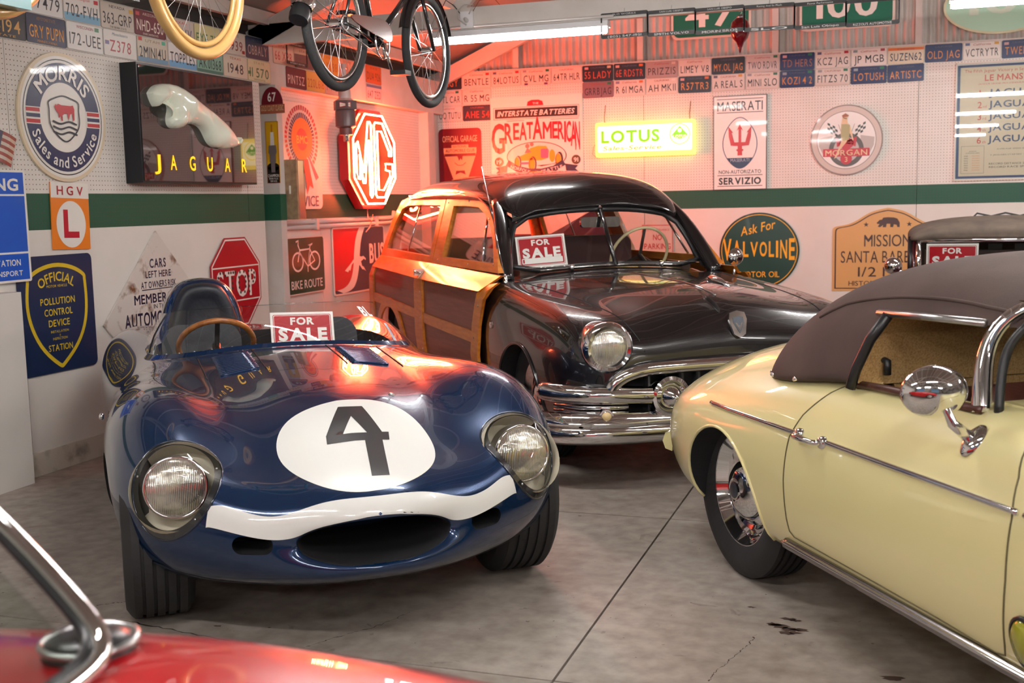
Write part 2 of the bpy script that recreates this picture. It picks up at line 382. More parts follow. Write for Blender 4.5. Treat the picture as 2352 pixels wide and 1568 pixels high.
def build_shell():
    # floor slabs divided by sawn joints
    fl = st(empty('floor', 'grey sealed concrete floor cast in large slabs', 'floor'))
    MB().box(-.3,YF,-.14,XR+.2,.2,-.013).build('subfloor', mat('joint_dirt', srgb(52,47,43), .9), fl)
    xs = [-.3, 3.417, 7.1, XR+.2]; ys = [YF, -11.3, -7.72, -5.93, -2.4, .2]; g = .004
    for i in range(3):
        for j in range(5):
            b = MB(); b.box(xs[i]+g, ys[j]+g, -.12, xs[i+1]-g, ys[j+1]-g, 0); b.build('slab', CONC, fl)
    DIRT = mat('floor_stain', srgb(70,54,48), .6)
    for x, y, r in ((3.985,-7.09,.022),(4.01,-7.105,.03),(4.03,-7.03,.022),(4.05,-7.04,.018),(4.04,-7.125,.03),(4.075,-7.12,.028),(4.035,-7.16,.022),(4.06,-7.15,.02),(4.36,-7.435,.03),(1.329,-7.333,.03),(1.28,-7.34,.012),(3.02,-5.98,.010),(2.2,-7.6,.012),(3.9,-6.95,.012)):
        rr_ = random.Random(int(x*997+y*31)); P = [(x+r*math.cos(a)*rr_.uniform(.6,1.5), y+r*.6*math.sin(a)*rr_.uniform(.5,1.3), .0008) for a in np.linspace(0,2*math.pi,14,endpoint=False)]
        mk('floor_stain', P, [tuple(range(14))], DIRT, fl)
    CRK = mat('crack_dark', srgb(58,50,46), .9)
    for pts in ([(1.82,-7.64),(2.0,-7.66),(2.25,-7.70),(2.5,-7.73),(2.8,-7.80),(3.1,-7.86),(3.4,-7.9)],[(2.55,-7.75),(2.62,-7.6),(2.72,-7.48),(2.78,-7.3)],[(3.85,-7.6),(3.88,-7.45),(3.93,-7.3),(3.94,-7.2)],[(1.62,-7.57),(1.75,-7.47),(1.84,-7.40)]):
        rr_ = random.Random(int(pts[0][0]*100)); q = bspl(np.array(pts), 50)+np.array([[rr_.uniform(-.006,.006), rr_.uniform(-.006,.006)] for _ in range(50)]); V, Fc = [], []
        for i in range(50): w_ = rr_.uniform(.001,.0045); V += [(q[i][0], q[i][1]-w_, .0006),(q[i][0]+w_*.5, q[i][1]+w_, .0006)]
        mk('floor_crack', V, [(2*i,2*i+2,2*i+3,2*i+1) for i in range(49)], CRK, fl)
    # left wall
    wl_ = st(empty('wall_left', 'white left wall with pegboard and a green stripe', 'wall'))
    MB().box(-.24,YF,-.1,-.14,0.2,2.62).build('backing', WALLW, wl_)
    ZB = 1.308
    for a, b_ in ((-8.4,-5.96),(-5.955,-3.49)):           # lower plywood sheets and pegboards above
        MB().box(-.12,a,.125,0,b_,ZB).build('plywood_panel', WALLW, wl_)
    MB().box(-.12,YF,.125,0,-8.405,2.29).build('plywood_panel', WALLW, wl_)
    for a, b_ in ((-8.4,-5.96),(-5.955,-3.705),(-3.70,-3.49)):
        o = MB().box(0,0,-.012,b_-a,.985,.001).build('pegboard_panel', PEG_L, wl_); o.matrix_local = wall_frame('L', a, ZB, 0)
    MB().box(-.12,YF,0,.012,-3.49,.125).build('base_curb', WALLD, wl_)
    MB().box(-.15,-8.4,2.285,.006,-.02,2.60).build('header_board', TIMBER, wl_)
    MB().box(-.24,YF,2.60,-.12,.1,2.80).build('wall_plate', mat('dark_soffit', srgb(70,64,62), .8), wl_)
    MB().box(-.15,YF,2.30,.004,-8.405,2.60).build('header_board', TIMBER, wl_)
    # recessed bay
    o = MB().box(0,0,-.012,2.86,1.0,.001).build('pegboard_panel', PEG_L, wl_); o.matrix_local = wall_frame('L', -3.25, ZB, -.10)
    for a, b_ in ((-3.25,-2.47),(-2.465,-.05)): MB().box(-.15,a,.10,-.10,b_,ZB).build('plywood_panel', WALLW, wl_)
    MB().box(-.14,-3.2,0,-.07,0,.125).build('base_curb', WALLD, wl_)
    for y0, y1, x1 in ((-3.33,-3.25,.04),(-.40,-.25,.0),(-.10,.05,-.06)):
        MB().box(-.15,y0,0,x1,y1,2.285).build('post', TIMBER, wl_)
    GRN = paint(26,82,60,.55)
    MB().box(-.101,-3.334,ZB,.043,-3.246,ZB+.192).build('painted_stripe', GRN, wl_)
    MB().box(-.145,-3.49,ZB,-.136,-3.33,ZB+.19).build('painted_stripe', GRN, wl_)
    # wall at the very left that stands proud (its edge shows at the photo border)
    MB().box(-.1,-8.3,0,.10,-6.07,1.0).build('wall_pilaster', WALLW, wl_)
    # back wall
    wb = st(empty('wall_back', 'white back wall with pegboard, green stripe and corrugated sheet above', 'wall'))
    MB().box(-.2,.05,-.1,XR+.2,.13,2.69).build('backing', WALLW, wb)
    for a, b_ in ((-.14,2.03),(2.034,4.47),(4.474,6.91),(6.914,9.35),(9.354,XR)):
        MB().box(a,0,.10,b_,.05,1.307).build('plywood_panel', WALLW, wb)
        o = MB().box(0,0,-.045,b_-a,1.23,.001).build('pegboard_panel', PEG_B, wb); o.matrix_local = wall_frame('B', a, 1.308, 0)
    MB().box(-.14,-.01,0,XR,.05,.10).build('base_curb', WALLD, wb)
    MB().box(-.14,-.006,2.535,XR,.05,2.69).build('header_board', TIMBER, wb)
    GALV = mat('corrugated_sheet', srgb(205,196,190), .5, .0, noise=(3, srgb(178,168,160), .4, .7))
    V = []; Fc = []; n_ = 0; x = -.2
    while x <= XR+.2:
        y = .085+.012*math.cos(2*math.pi*x/.0676); V += [(x,y,2.6),(x,y,max(2.65, roof_z(min(max(x,0),XR))+.1))]; x += .0676/8
    mk('corrugated_sheet', V, [(2*i,2*i+2,2*i+3,2*i+1) for i in range(len(V)//2-1)], GALV, wb, True)
    for x in (.76,1.995,3.24,4.463,5.70,6.93,8.16,9.4): MB().box(x-.028,.03,2.6,x+.028,.07,roof_z(x)+.05).build('stud', TIMBER, wb)
    # roof
    rf = st(empty('ceiling', 'open gabled roof with white painted rafters and purlins', 'ceiling'))
    for sgn in (0, 1):
        X = (lambda x: x) if not sgn else (lambda x: 2*XRIDGE-x)
        V = []
        for x in (-.4, XRIDGE):
            for y in (.3, YF-.3): V += [(X(x),y,EAVE+SLOPE*x+.16),(X(x),y,EAVE+SLOPE*x+.20)]
        mk('roof_deck', V, [(0,2,6,4),(1,5,7,3),(0,4,5,1),(2,3,7,6),(0,1,3,2),(4,6,7,5)], mat('roof_underside', srgb(140,132,126), .7), rf)
        for k in range(8):
            x = .05+.72*k
            if x < XRIDGE: MB().beam((X(x),YF,EAVE+SLOPE*x+.115),(X(x),.05,EAVE+SLOPE*x+.115),.045,.09).build('purlin', TIMBER, rf)
        for y in (-.03,-3.4,-6.6,-9.8,-13.):
            MB().beam((X(-.1),y,EAVE-.043+.03),(X(XRIDGE),y,EAVE+SLOPE*XRIDGE+.03),.06,.14).build('rafter', TIMBER, rf)
    for y in (-3.4,-6.6,-9.8,-13.):
        MB().box(-.1,y-.03,2.555,XR,y+.03,2.70).build('tie_beam', TIMBER, rf)
        for x in (1.5,3.4,7.2,9.1): MB().beam((x,y,2.69),(x+(.9 if x < XRIDGE else -.9),y,roof_z(x+(.9 if x < XRIDGE else -.9))),.05,.09).build('truss_web', TIMBER, rf)
    # right wall, front wall with the open doorway the daylight comes through
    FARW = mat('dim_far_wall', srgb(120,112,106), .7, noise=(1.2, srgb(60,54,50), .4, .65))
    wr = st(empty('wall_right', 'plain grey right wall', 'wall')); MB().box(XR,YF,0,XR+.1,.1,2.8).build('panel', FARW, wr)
    wf = st(empty('wall_front', 'grey front wall with open garage doorways', 'wall'))
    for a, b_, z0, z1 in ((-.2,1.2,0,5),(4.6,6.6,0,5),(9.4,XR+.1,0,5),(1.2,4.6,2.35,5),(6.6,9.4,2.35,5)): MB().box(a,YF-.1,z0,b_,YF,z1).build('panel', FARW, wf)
    g = st(empty('outside_ground', 'pale paving outside the doorway', 'ground')); MB().box(-4,YF-14,-.15,15,YF-.1,-.02).build('paving', mat('paving', srgb(150,146,140), .8), g)
build_shell()
# ---------------------------------------------------------------- fluorescent strips
TUBE = mat('fluorescent_tube', (1,1,1), .3, emit=TUBE_E, ecol=(1.,.965,.93)); TUBE_DIM = mat('dimmed_fluorescent_tube', (1,1,1), .3, emit=TUBE_E*.4, ecol=(1.,.965,.93)); FIXW = mat('fixture_white', srgb(226,226,228), .35)  # second tube's output lowered so the neon red carries near the corner
def strip(x, y, z=2.49, label=None, L=1.2, dimmed=False):
    e = empty('fluorescent_strip', label, 'lamp', (x, y, z), group='fluorescent strips under the tie beams')
    b = MB(); b.prism([(-.05,.022),(.05,.022),(.036,.062),(-.036,.062)], -L/2-.02, L/2+.02, Matrix(((0,0,1,0),(1,0,0,0),(0,1,0,0),(0,0,0,1)))); b.build('housing', FIXW, e)
    mk('tube', *tube([(-L/2,0,0),(L/2,0,0)], .019, 14), TUBE_DIM if dimmed else TUBE, e, True)
    for s in (-1, 1): MB().box(s*L/2-.012 if s > 0 else -L/2-.015,-.014,-.016,L/2+.015 if s > 0 else -L/2+.012,.014,.035).build('socket', mat('socket_white', srgb(225,222,215), .4), e)
    for s in (-.4, .4): MB().box(s-.008,-.008,.05,s+.008,.008,.068).build('bracket', FIXW, e)
    return e
S1 = strip(1.925,-3.4,2.49,'lit fluorescent strip on the tie beam beside the row of empty black plate frames', dimmed=True)
strip(5.22,-3.4,2.49,'lit fluorescent strip on the tie beam in front of the pale green oval sign')
for y in (-6.6,-9.8,-13.):
    for x in (2.6,5.2,8.5): strip(x, y, 2.49, 'lit fluorescent strip under a tie beam further forward in the shed')
strip(8.5,-3.4,2.49,'lit fluorescent strip under a tie beam further forward in the shed')
# ================================================================ blue racing roadster
BLUE = mat('blue_metallic', (.002, .018, .062), .20, .40, coat=1., coatr=.008, noise=(900, (.004, .034, .11), .4, .8))
WHITEP = mat('white_race_paint', srgb(225, 226, 222), .3, coat=1., coatr=.02)
BLKP = mat('black_race_paint', srgb(28, 32, 36), .3, coat=1., coatr=.02)
def car_empty(name, label, cat, x, y, h):
    """local x = forward (the way the car points), y = its left side, z up"""
    f = Vector((math.sin(h), -math.cos(h), 0)); l = Vector((math.cos(h), math.sin(h), 0))
    return empty(name, label, cat, M=Matrix(((f.x,l.x,0,x),(f.y,l.y,0,y),(0,0,1,0),(0,0,0,1))))
def nose_ring(xt, xc, xb, w_, h_, zc):
    R = []
    for i in range(13):
        a = math.radians(-90+15*i); c, s = math.cos(a), math.sin(a)
        R.append(((xt if s > 0 else xb)*(1-c*c)+xc*c*c, w_*c, zc+h_*s))
    return R
def sec(x, pts): return [(x, y, z) for y, z in pts]
D_ST = [nose_ring(.30,.30,.30,.18,.05,.36), nose_ring(.55,.50,.53,.225,.062,.362), nose_ring(.675,.60,.655,.243,.070,.362),
 nose_ring(.705,.622,.685,.258,.084,.362),
 [(.665,0,.245),(.66,.12,.247),(.645,.22,.262),(.625,.30,.29),(.61,.345,.325),(.603,.365,.36),(.603,.36,.395),(.608,.34,.425),(.618,.30,.448),(.635,.24,.465),(.655,.17,.483),(.668,.085,.495),(.672,0,.498)],
 [(.57,0,.205),(.56,.15,.205),(.54,.30,.215),(.52,.42,.245),(.505,.50,.30),(.50,.54,.36),(.495,.553,.42),(.495,.53,.475),(.505,.47,.505),(.525,.37,.508),(.55,.25,.525),(.567,.12,.543),(.573,0,.548)],
 sec(.38, [(0,.185),(.2,.185),(.4,.19),(.54,.215),(.635,.28),(.675,.37),(.682,.46),(.662,.545),(.60,.595),(.49,.58),(.36,.552),(.18,.592),(0,.604)]),
 sec(.22, [(0,.175),(.22,.175),(.46,.178),(.62,.2),(.725,.28),(.762,.38),(.768,.50),(.732,.615),(.625,.685),(.50,.66),(.36,.61),(.19,.648),(0,.66)]),
 sec(.05, [(0,.17),(.24,.17),(.48,.172),(.65,.19),(.755,.28),(.79,.40),(.79,.54),(.755,.672),(.64,.745),(.50,.715),(.365,.655),(.2,.692),(0,.705)]),
 sec(-.15, [(0,.17),(.24,.17),(.48,.172),(.66,.19),(.775,.28),(.80,.40),(.80,.56),(.765,.69),(.645,.77),(.50,.745),(.375,.69),(.21,.72),(0,.733)]),
 sec(-.45, [(0,.17),(.24,.17),(.48,.17),(.66,.185),(.775,.27),(.80,.40),(.80,.55),(.76,.68),(.64,.76),(.50,.745),(.38,.71),(.22,.742),(0,.755)]),
 sec(-.8, [(0,.17),(.24,.17),(.48,.17),(.65,.18),(.76,.25),(.785,.38),(.785,.53),(.745,.655),(.63,.73),(.50,.735),(.38,.738),(.22,.762),(0,.772)]),
 sec(-1.15, [(0,.17),(.24,.17),(.48,.17),(.65,.18),(.75,.24),(.775,.36),(.775,.50),(.74,.63),(.64,.71),(.51,.738),(.38,.758),(.2,.776),(0,.782)]),
 sec(-1.5, [(0,.17),(.24,.17),(.48,.17),(.65,.18),(.75,.24),(.78,.36),(.78,.51),(.745,.635),(.65,.715),(.52,.745),(.38,.765),(.2,.78),(0,.785)]),
 sec(-1.9, [(0,.17),(.24,.17),(.48,.17),(.66,.185),(.765,.26),(.795,.38),(.80,.54),(.77,.68),(.66,.76),(.52,.77),(.38,.775),(.2,.785),(0,.79)]),
 sec(-2.3, [(0,.18),(.24,.18),(.48,.185),(.66,.2),(.77,.28),(.805,.40),(.81,.58),(.765,.72),(.65,.79),(.51,.78),(.37,.76),(.2,.765),(0,.77)]),
 sec(-2.65, [(0,.2),(.22,.2),(.44,.21),(.6,.24),(.70,.31),(.74,.42),(.745,.57),(.70,.69),(.60,.75),(.48,.74),(.35,.72),(.2,.72),(0,.72)]),
 sec(-2.95, [(0,.25),(.15,.25),(.3,.26),(.42,.28),(.52,.33),(.56,.42),(.56,.53),(.52,.61),(.45,.65),(.36,.65),(.27,.64),(.14,.64),(0,.64)]),
 sec(-3.2, [(0,.38),(.06,.38),(.12,.385),(.18,.40),(.22,.42),(.24,.45),(.24,.48),(.22,.51),(.18,.53),(.14,.54),(.1,.54),(.05,.54),(0,.54)])]
D_G = loft(D_ST, 190, 76)
D_ME0 = me_from(*ring_mesh(D_G)); D_B = bvh_of(D_ME0)
def glass_mat(name, tint=(1,1,1), rough=.0, fac=.9, ior=1.45):
    """thin clear sheet: fresnel reflection over straight-through transmission"""
    if name in MATS: return MATS[name]
    m = bpy.data.materials.new(name); m.use_nodes = True; n, l = nodes(m); n.remove(n['Principled BSDF'])
    t = n.new('ShaderNodeBsdfTransparent'); t.inputs[0].default_value = (*tint, 1)
    g = n.new('ShaderNodeBsdfGlossy'); g.inputs['Roughness'].default_value = rough; g.inputs[0].default_value = (fac, fac, fac, 1)
    fr = n.new('ShaderNodeFresnel'); mx = n.new('ShaderNodeMixShader'); ge = n.new('ShaderNodeNewGeometry')
    mr = n.new('ShaderNodeMapRange'); mr.inputs['To Min'].default_value = ior; mr.inputs['To Max'].default_value = 1/ior      # same sheet seen from either face
    l.new(ge.outputs['Backfacing'], mr.inputs['Value']); l.new(mr.outputs[0], fr.inputs[0])
    l.new(fr.outputs[0], mx.inputs[0]); l.new(t.outputs[0], mx.inputs[1]); l.new(g.outputs[0], mx.inputs[2])
    l.new(mx.outputs[0], n['Material Output'].inputs[0]); MATS[name] = m; return m
GLASS = glass_mat('clear_glass', (.93, .95, .94)); PLEXI = glass_mat('acrylic_sheet', (.93, .93, .92), 0., .95, 1.55)
def tyre_mat():
    m = mat('tyre_tread', (.02, .02, .021), .65); n, l = nodes(m); b = n['Principled BSDF']
    tc = n.new('ShaderNodeTexCoord'); s = n.new('ShaderNodeSeparateXYZ'); l.new(tc.outputs['Object'], s.inputs[0])
    a = n.new('ShaderNodeMath'); a.operation = 'ARCTAN2'; l.new(s.outputs[0], a.inputs[0]); l.new(s.outputs[1], a.inputs[1])
    ab = n.new('ShaderNodeMath'); ab.operation = 'ABSOLUTE'; l.new(s.outputs[2], ab.inputs[0])
    zz = n.new('ShaderNodeMath'); zz.operation = 'MULTIPLY_ADD'; zz.inputs[1].default_value = 22.; l.new(ab.outputs[0], zz.inputs[0])
    k = n.new('ShaderNodeMath'); k.operation = 'MULTIPLY'; k.inputs[1].default_value = 72/6.2832; l.new(a.outputs[0], k.inputs[0]); l.new(k.outputs[0], zz.inputs[2])
    fr = n.new('ShaderNodeMath'); fr.operation = 'FRACT'; l.new(zz.outputs[0], fr.inputs[0])
    c = n.new('ShaderNodeMath'); c.operation = 'GREATER_THAN'; c.inputs[1].default_value = .18; l.new(fr.outputs[0], c.inputs[0])
    bp = n.new('ShaderNodeBump'); bp.inputs['Strength'].default_value = 1.; bp.inputs['Distance'].default_value = .006
    l.new(c.outputs[0], bp.inputs['Height']); l.new(bp.outputs[0], b.inputs['Normal']); return m
TREAD = tyre_mat()
def tyre(parent, loc, r, wd, rim, steer=0., grooves=4, n=72):
    """tyre standing at loc, axis along local y of the car; local z of the mesh = axle"""
    hw = wd/2; sw = hw*1.06; P = [(rim, -hw*.80), (rim+.012, -hw*.86), (rim+(r-rim)*.45, -sw), (r-.035, -sw*.98), (r-.012, -hw*.9)]
    m = grooves*2+1
    tw = hw*.84*2
    for g in range(grooves+1):
        a = -hw*.84+tw*g/(grooves+1); b = -hw*.84+tw*(g+1)/(grooves+1)
        P += [(r, a+.006), (r, b-.006)] if True else []
        if g < grooves: P += [(r-.009, b-.005), (r-.009, b+.005)]
    P += [(r-.012, hw*.9), (r-.035, sw*.98), (rim+(r-rim)*.45, sw), (rim+.012, hw*.86), (rim, hw*.80)]
    V, Fc = lathe(P, n); o = mk('tyre', V, Fc, TREAD, parent, True, 28)
    o.matrix_local = Matrix.Translation(loc) @ Matrix.Rotation(steer, 4, 'Z') @ Matrix.Rotation(math.pi/2, 4, 'X'); return o
def disc_wheel(parent, loc, prof, m, side, name='wheel_disc', n=48, steer=0.):
    """lathe profile (r, outward); side +1 = car's left (local +y outward)"""
    V, Fc = lathe(prof, n); o = mk(name, V, Fc, m, parent, True, 35)
    o.matrix_local = Matrix.Translation(loc) @ Matrix.Rotation(steer, 4, 'Z') @ Matrix.Rotation(-math.pi/2*side, 4, 'X'); return o
def prism_me(poly, M, z0, z1):
    b = MB().prism(poly, z0, z1, M); return me_from(b.V, b.F)
def cyl_me(c, r, y0, y1, n=64):
    b = MB(); b.prism([(c[0]+r*math.cos(2*math.pi*i/n), c[1]+r*math.sin(2*math.pi*i/n)) for i in range(n)], y0, y1)
    return me_from([(x, z, y) for x, y, z in b.V], b.F)
def build_roadster():
    R = car_empty('racing_roadster', 'dark blue metallic open racing car with a white number 4 roundel', 'car', 2.422, -7.124, .668)
    cuts = []
    for s in (1, -1):
        for x in (0., -2.3): cuts.append(cyl_me((x-.08, .26), .30, *((.50, 1.1) if s > 0 else (-1.1, -.50))))
        nrm = Vector((.80, .22*s, .56)).normalized(); c = Vector((.385, .583*s, .53))
        cuts.append(prism_me(ellipse(0, 0, .140, .163, 56), axis_m(nrm, c), -.10, .3))
        cuts.append(prism_me(rrect(-.438, .338, -.320, .396, .028) if s < 0 else rrect(.320, .338, .438, .396, .028), Matrix(((0,0,1,.42),(1,0,0,0),(0,1,0,0),(0,0,0,1))), 0, .4))
    ck = smooth_poly([(-1.18,0),(-1.2,.3),(-1.27,.52),(-1.45,.56),(-1.7,.53),(-1.78,.4),(-1.78,0),(-1.78,-.4),(-1.72,-.55),(-1.45,-.585),(-1.27,-.55),(-1.2,-.3)], 72)
    cuts.append(prism_me(ck, Matrix.Identity(4), .30, 1.2))
    me = cut(D_ME0.copy(), cuts, D_B)
    for p in me.polygons:
        c = p.center
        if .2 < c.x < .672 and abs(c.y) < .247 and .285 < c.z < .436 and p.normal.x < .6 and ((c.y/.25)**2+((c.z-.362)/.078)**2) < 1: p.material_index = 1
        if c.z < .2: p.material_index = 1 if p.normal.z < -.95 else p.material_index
    body = mko('body', me, [BLUE, DARK], R)
    # --- race number, nose band
    P = lambda n, V, Fc, M, m, off, par=None, step=.02: mko(n, drape((V, Fc), D_B, M, off, step), m, par or R)
    down = Matrix.Translation((0,0,1.5)); front = Matrix(((0,0,1,2.),(1,0,0,0),(0,1,0,0),(0,0,0,1)))
    el = smooth_poly([(.035,.06),(.045,.15),(.12,.235),(.28,.272),(.42,.268),(.55,.205),(.635,.09),(.652,-.02),(.63,-.11),(.555,-.19),(.42,-.255),(.28,-.262),(.14,-.205),(.055,-.06)], 90)
    rd = P('number_roundel', el, [tuple(range(len(el)))], down, WHITEP, .0008); rd['label'] = 'white number roundel'
    f4 = [(.107,-.008),(.107,.078),(.298,.105),(.298,.128),(.350,.118),(.350,.094),(.578,.062),(.578,.004),(.350,.034),(.350,-.094),(.300,-.088)]
    h4 = [(.185,.022),(.300,-.030),(.300,.052)]
    V4 = f4+h4
    F4 = [(0,1,12-1),(0,11,12),(0,12,10),(1,2,13),(1,13,11),(2,3,4,5),(2,5,13),(5,6,7,8),(5,8,13),(8,9,12),(8,12,13),(9,10,12)]
    d4 = P('number_four', V4, F4, down, BLKP, .0016, rd)
    U3 = bspl(compensate(np.array([(.515,-.50,.487),(.525,-.455,.487),(.562,-.397,.469),(.602,-.323,.455),(.627,-.247,.469),(.646,-.142,.496),(.668,0,.503),(.646,.142,.496),(.627,.247,.469),(.602,.323,.452),(.562,.397,.462),(.525,.455,.482),(.515,.50,.487)])), 90)
    L3 = bspl(compensate(np.array([(.52,-.51,.421),(.532,-.488,.421),(.58,-.402,.399),(.615,-.315,.384),(.631,-.242,.392),(.664,-.175,.424),(.697,0,.450),(.664,.175,.424),(.631,.242,.388),(.615,.315,.383),(.58,.402,.399),(.532,.488,.421),(.52,.51,.421)])), 90)
    V = []; NN = []
    for i in range(90):
        for j in range(9):
            q = Vector(U3[i]).lerp(Vector(L3[i]), j/8); n_, loc, dd = smooth_normal(D_B, q); V.append(loc+n_*.0009); NN.append(n_)
    me = bpy.data.meshes.new('band'); me.from_pydata(V, [], [(i*9+j,i*9+j+1,i*9+j+10,i*9+j+9) for i in range(89) for j in range(8)]); me.update()
    if me.polygons[300].normal.dot(NN[me.polygons[300].vertices[0]]) < 0: me.flip_normals()
    me.polygons.foreach_set('use_smooth', [True]*len(me.polygons)); me.normals_split_custom_set([NN[l.vertex_index] for l in me.loops])
    band = mko('nose_band', me, WHITEP, R); band['label'] = 'white painted nose band'
    # --- headlights under clear covers
    for s in (1, -1):
        nrm = Vector((.80, .22*s, .56)).normalized(); c = Vector((.385, .583*s, .53)); M = axis_m(nrm, c+nrm*.4)
        h = mk('headlight', *lathe([(0,-.05),(.05,-.045),(.08,-.02),(.094,.004),(.1,.0),(.1,-.06)], 40), STEEL, R, True, 40)
        Mh = axis_m(Vector((.98,.04*s,.14)), Vector((.372,.585*s,.522))); h.matrix_local = Mh
        mk('lens', *lathe([(.092,.004),(.088,.012),(.06,.026),(.03,.034),(0,.037)], 40), LENS, h, True)
        mk('bezel', *tube([(.096*math.cos(a),.096*math.sin(a),.006) for a in np.linspace(0,2*math.pi,40,endpoint=False)], .0055, 8, True), CHROME, h, True)
        b = MB().lathe([(0,-.098),(.15,-.098),(.15,.0)], 40, axis_m(nrm, c)); bk = b.build('headlight_bowl', mat('bowl_beige', srgb(206,198,176), .5), R, True, 40)
        e = ellipse(0,0,.1435,.1665,72); e2 = ellipse(0,.002,.122,.144,72)
        cv = P('headlight_cover', e, [tuple(range(72))], M, PLEXI, .0022)
        V, Fc = ring2d(e, e2); P('cover_border', V, Fc, M, BLKP, .0012, cv)
        rim = surf_path(e+e[:1], D_B, M, .001); mk('cover_trim', *tube([q for q, n_ in rim[:-1]], .0035, 8, True), mat('blue_trim', (.004,.012,.03), .15, .4, coat=1.), cv, True)
        for a in (20, 100, 165, 235, 305):
            q = surf_path([(.129*math.cos(math.radians(a)), .152*math.sin(math.radians(a))), (.129*math.cos(math.radians(a)), .1525*math.sin(math.radians(a)))], D_B, M, .003)
            if q: mk('screw', *lathe([(0,.003),(.003,.002),(.004,0)], 10), STEEL, cv, True).matrix_local = axis_m(q[0][1], q[0][0])
    # --- bonnet louvres and seams
    for s in (1, -1):
        for i in range(13):
            x = -.605-.03*i; y0, y1 = (.19*s, .345*s)
            q = surf_path([(x, y0), (x, y1)], D_B, down, .0015); mk('louvre', *tube([a for a, _ in q], .0085, 8), BLUE, R, True)
    SEAM = mat('panel_gap', (.002,.003,.006), .6)
    for pts, M in (([(-.05,.16),(-.60,.165)],None), ):
        pass
    def seam(pts, M, r=.0018, name='panel_seam', m=SEAM):
        q = surf_path(pts, D_B, M, .0004)
        if len(q) > 2: mk(name, *tube([a for a, _ in q], r, 6), m, R, True)
    seam([(-.70,.285),(-.62,.255),(-.5,.232),(-.3,.218),(0,.214),(.3,.218),(.5,.232),(.62,.255),(.70,.285)], front)
    for s in (1, -1):
        seam([(-1.06,.40*s),(-.57,.40*s)], down, .003); seam([(-1.06,.165*s),(-.57,.165*s)], down, .003)
        side = Matrix(((1,0,0,0),(0,0,s,1.6*s),(0,1,0,0),(0,0,0,1)))
        seam([(-.62,.62),(-.62,.25)], side)
    q = surf_path([(-.02,-.02),(.02,.02)], D_B, down, .002); mk('bonnet_catch', *lathe([(0,.006),(.010,.005),(.013,0)], 16), STEEL, R, True).matrix_local = axis_m((.2,.1,1), surf_path([(-.03,.22),(-.03,.225)], D_B, down, 0)[0][0])
    # --- wheels
    for x in (0., -2.3):
        for s in (1, -1):
            tyre(R, (x, .645*s, .325), .325, .215, .205)
            disc_wheel(R, (x, .645*s, .325), [(0,.075),(.03,.07),(.05,.05),(.12,.045),(.17,.06),(.2,.085),(.208,.085),(.208,-.08),(.19,-.08)], STEEL, s)
    # --- windscreen
    base = np.array([(-1.42,-.592,0),(-1.30,-.565,0),(-1.16,-.45,0),(-1.11,-.27,0),(-1.088,0,0),(-1.11,.28,0),(-1.18,.47,0),(-1.30,.60,0)]); n_ = 60
    bb = bspl(compensate(base), n_); top = bspl(compensate(np.array([(-1.40,-.50,.925),(-1.36,-.46,.938),(-1.29,-.36,.947),(-1.25,-.2,.953),(-1.235,0,.957),(-1.25,.2,.955),(-1.29,.36,.948),(-1.33,.45,.936)])), n_)
    for q in bb:
        loc = D_B[0].ray_cast(Vector((q[0], q[1], 1.5)), Vector((0,0,-1)))[0]; q[2] = loc.z-.004
    def wsp(u, v):                                     # u along 0..1, v height 0..1
        f = u*(n_-1); i = min(int(f), n_-2); t = f-i
        a = bb[i]*(1-t)+bb[i+1]*t; b = top[i]*(1-t)+top[i+1]*t; p = a*(1-v)+b*v; bow = math.sin(v*math.pi)*.018
        return Vector((p[0]+bow*(1-abs(2*u-1)), p[1]*(1+.03*math.sin(v*math.pi)), p[2]))
    G = np.array([[wsp(i/89, j/14) for j in range(15)] for i in range(90)])
    ws = mk('windscreen', *grid_mesh(G), PLEXI, R, True)
    mk('windscreen_edge', *tube([wsp(i/89, 1.) for i in range(90)], .0022, 6), glass_mat('acrylic_edge', (.75,.8,.8), .1), ws, True)
    fl = MB()
    fq = [(Vector(q)+Vector((.0,0,.002))) for q in bb]
    V = []; 
    for i, q in enumerate(bb):
        t = Vector(bb[min(i+1,n_-1)])-Vector(bb[max(i-1,0)]); nn = Vector((-t.y, t.x, 0)).normalized()
        if nn.x < 0 and abs(q[1]) < .45: nn = -nn
        if abs(q[1]) >= .45 and nn.y*q[1] < 0: nn = -nn
        p0 = Vector(q)+Vector((0,0,.022)); p1 = Vector(q)+nn*.022; l1 = D_B[0].ray_cast(Vector((p1.x,p1.y,1.5)), Vector((0,0,-1)))[0]
        V += [p0, (l1 if l1 else p1)+Vector((0,0,.002))]
    mk('windscreen_flange', V, [(2*i,2*i+1,2*i+3,2*i+2) for i in range(n_-1)], [BLUE], R, True)
    for i in range(17):
        u = .03+.94*i/16; p = wsp(u, .1); d = wsp(min(u+.01,1), .1)-wsp(max(u-.01,0), .1); nn = Vector((-d.y, d.x, 0)).normalized()
        if nn.dot(Vector((1, p.y*.8, 0))) < 0: nn = -nn
        mk('windscreen_rivet', *lathe([(0,.004),(.004,.003),(.0055,0)], 10), STEEL, ws, True).matrix_local = axis_m(nn, p+nn*.002)
    def on_ws(name, V, Fc, m, u0, v0, su, sv, off):
        W = []
        for a, b in V:
            u, v = u0+a*su, v0+b*sv; p = wsp(u, v); d = wsp(min(u+.01,1), v)-wsp(max(u-.01,0), v); nn = Vector((-d.y, d.x, .3)).normalized()
            if nn.dot(Vector((1, p.y*.8, .3))) < 0: nn = -nn
            W.append(p+nn*off)
        return mk(name, W, Fc, m, ws)
    on_ws('sticker_lettering', *text2d('BL', 0, 0, 1, 1.7, .03), paint(235,235,235), .862, .77, .030, .22, .002)
    on_ws('round_sticker', ellipse(0,0,1,1,28), [tuple(range(28))], paint(225,232,232), .095, .20, .014, .15, .002)
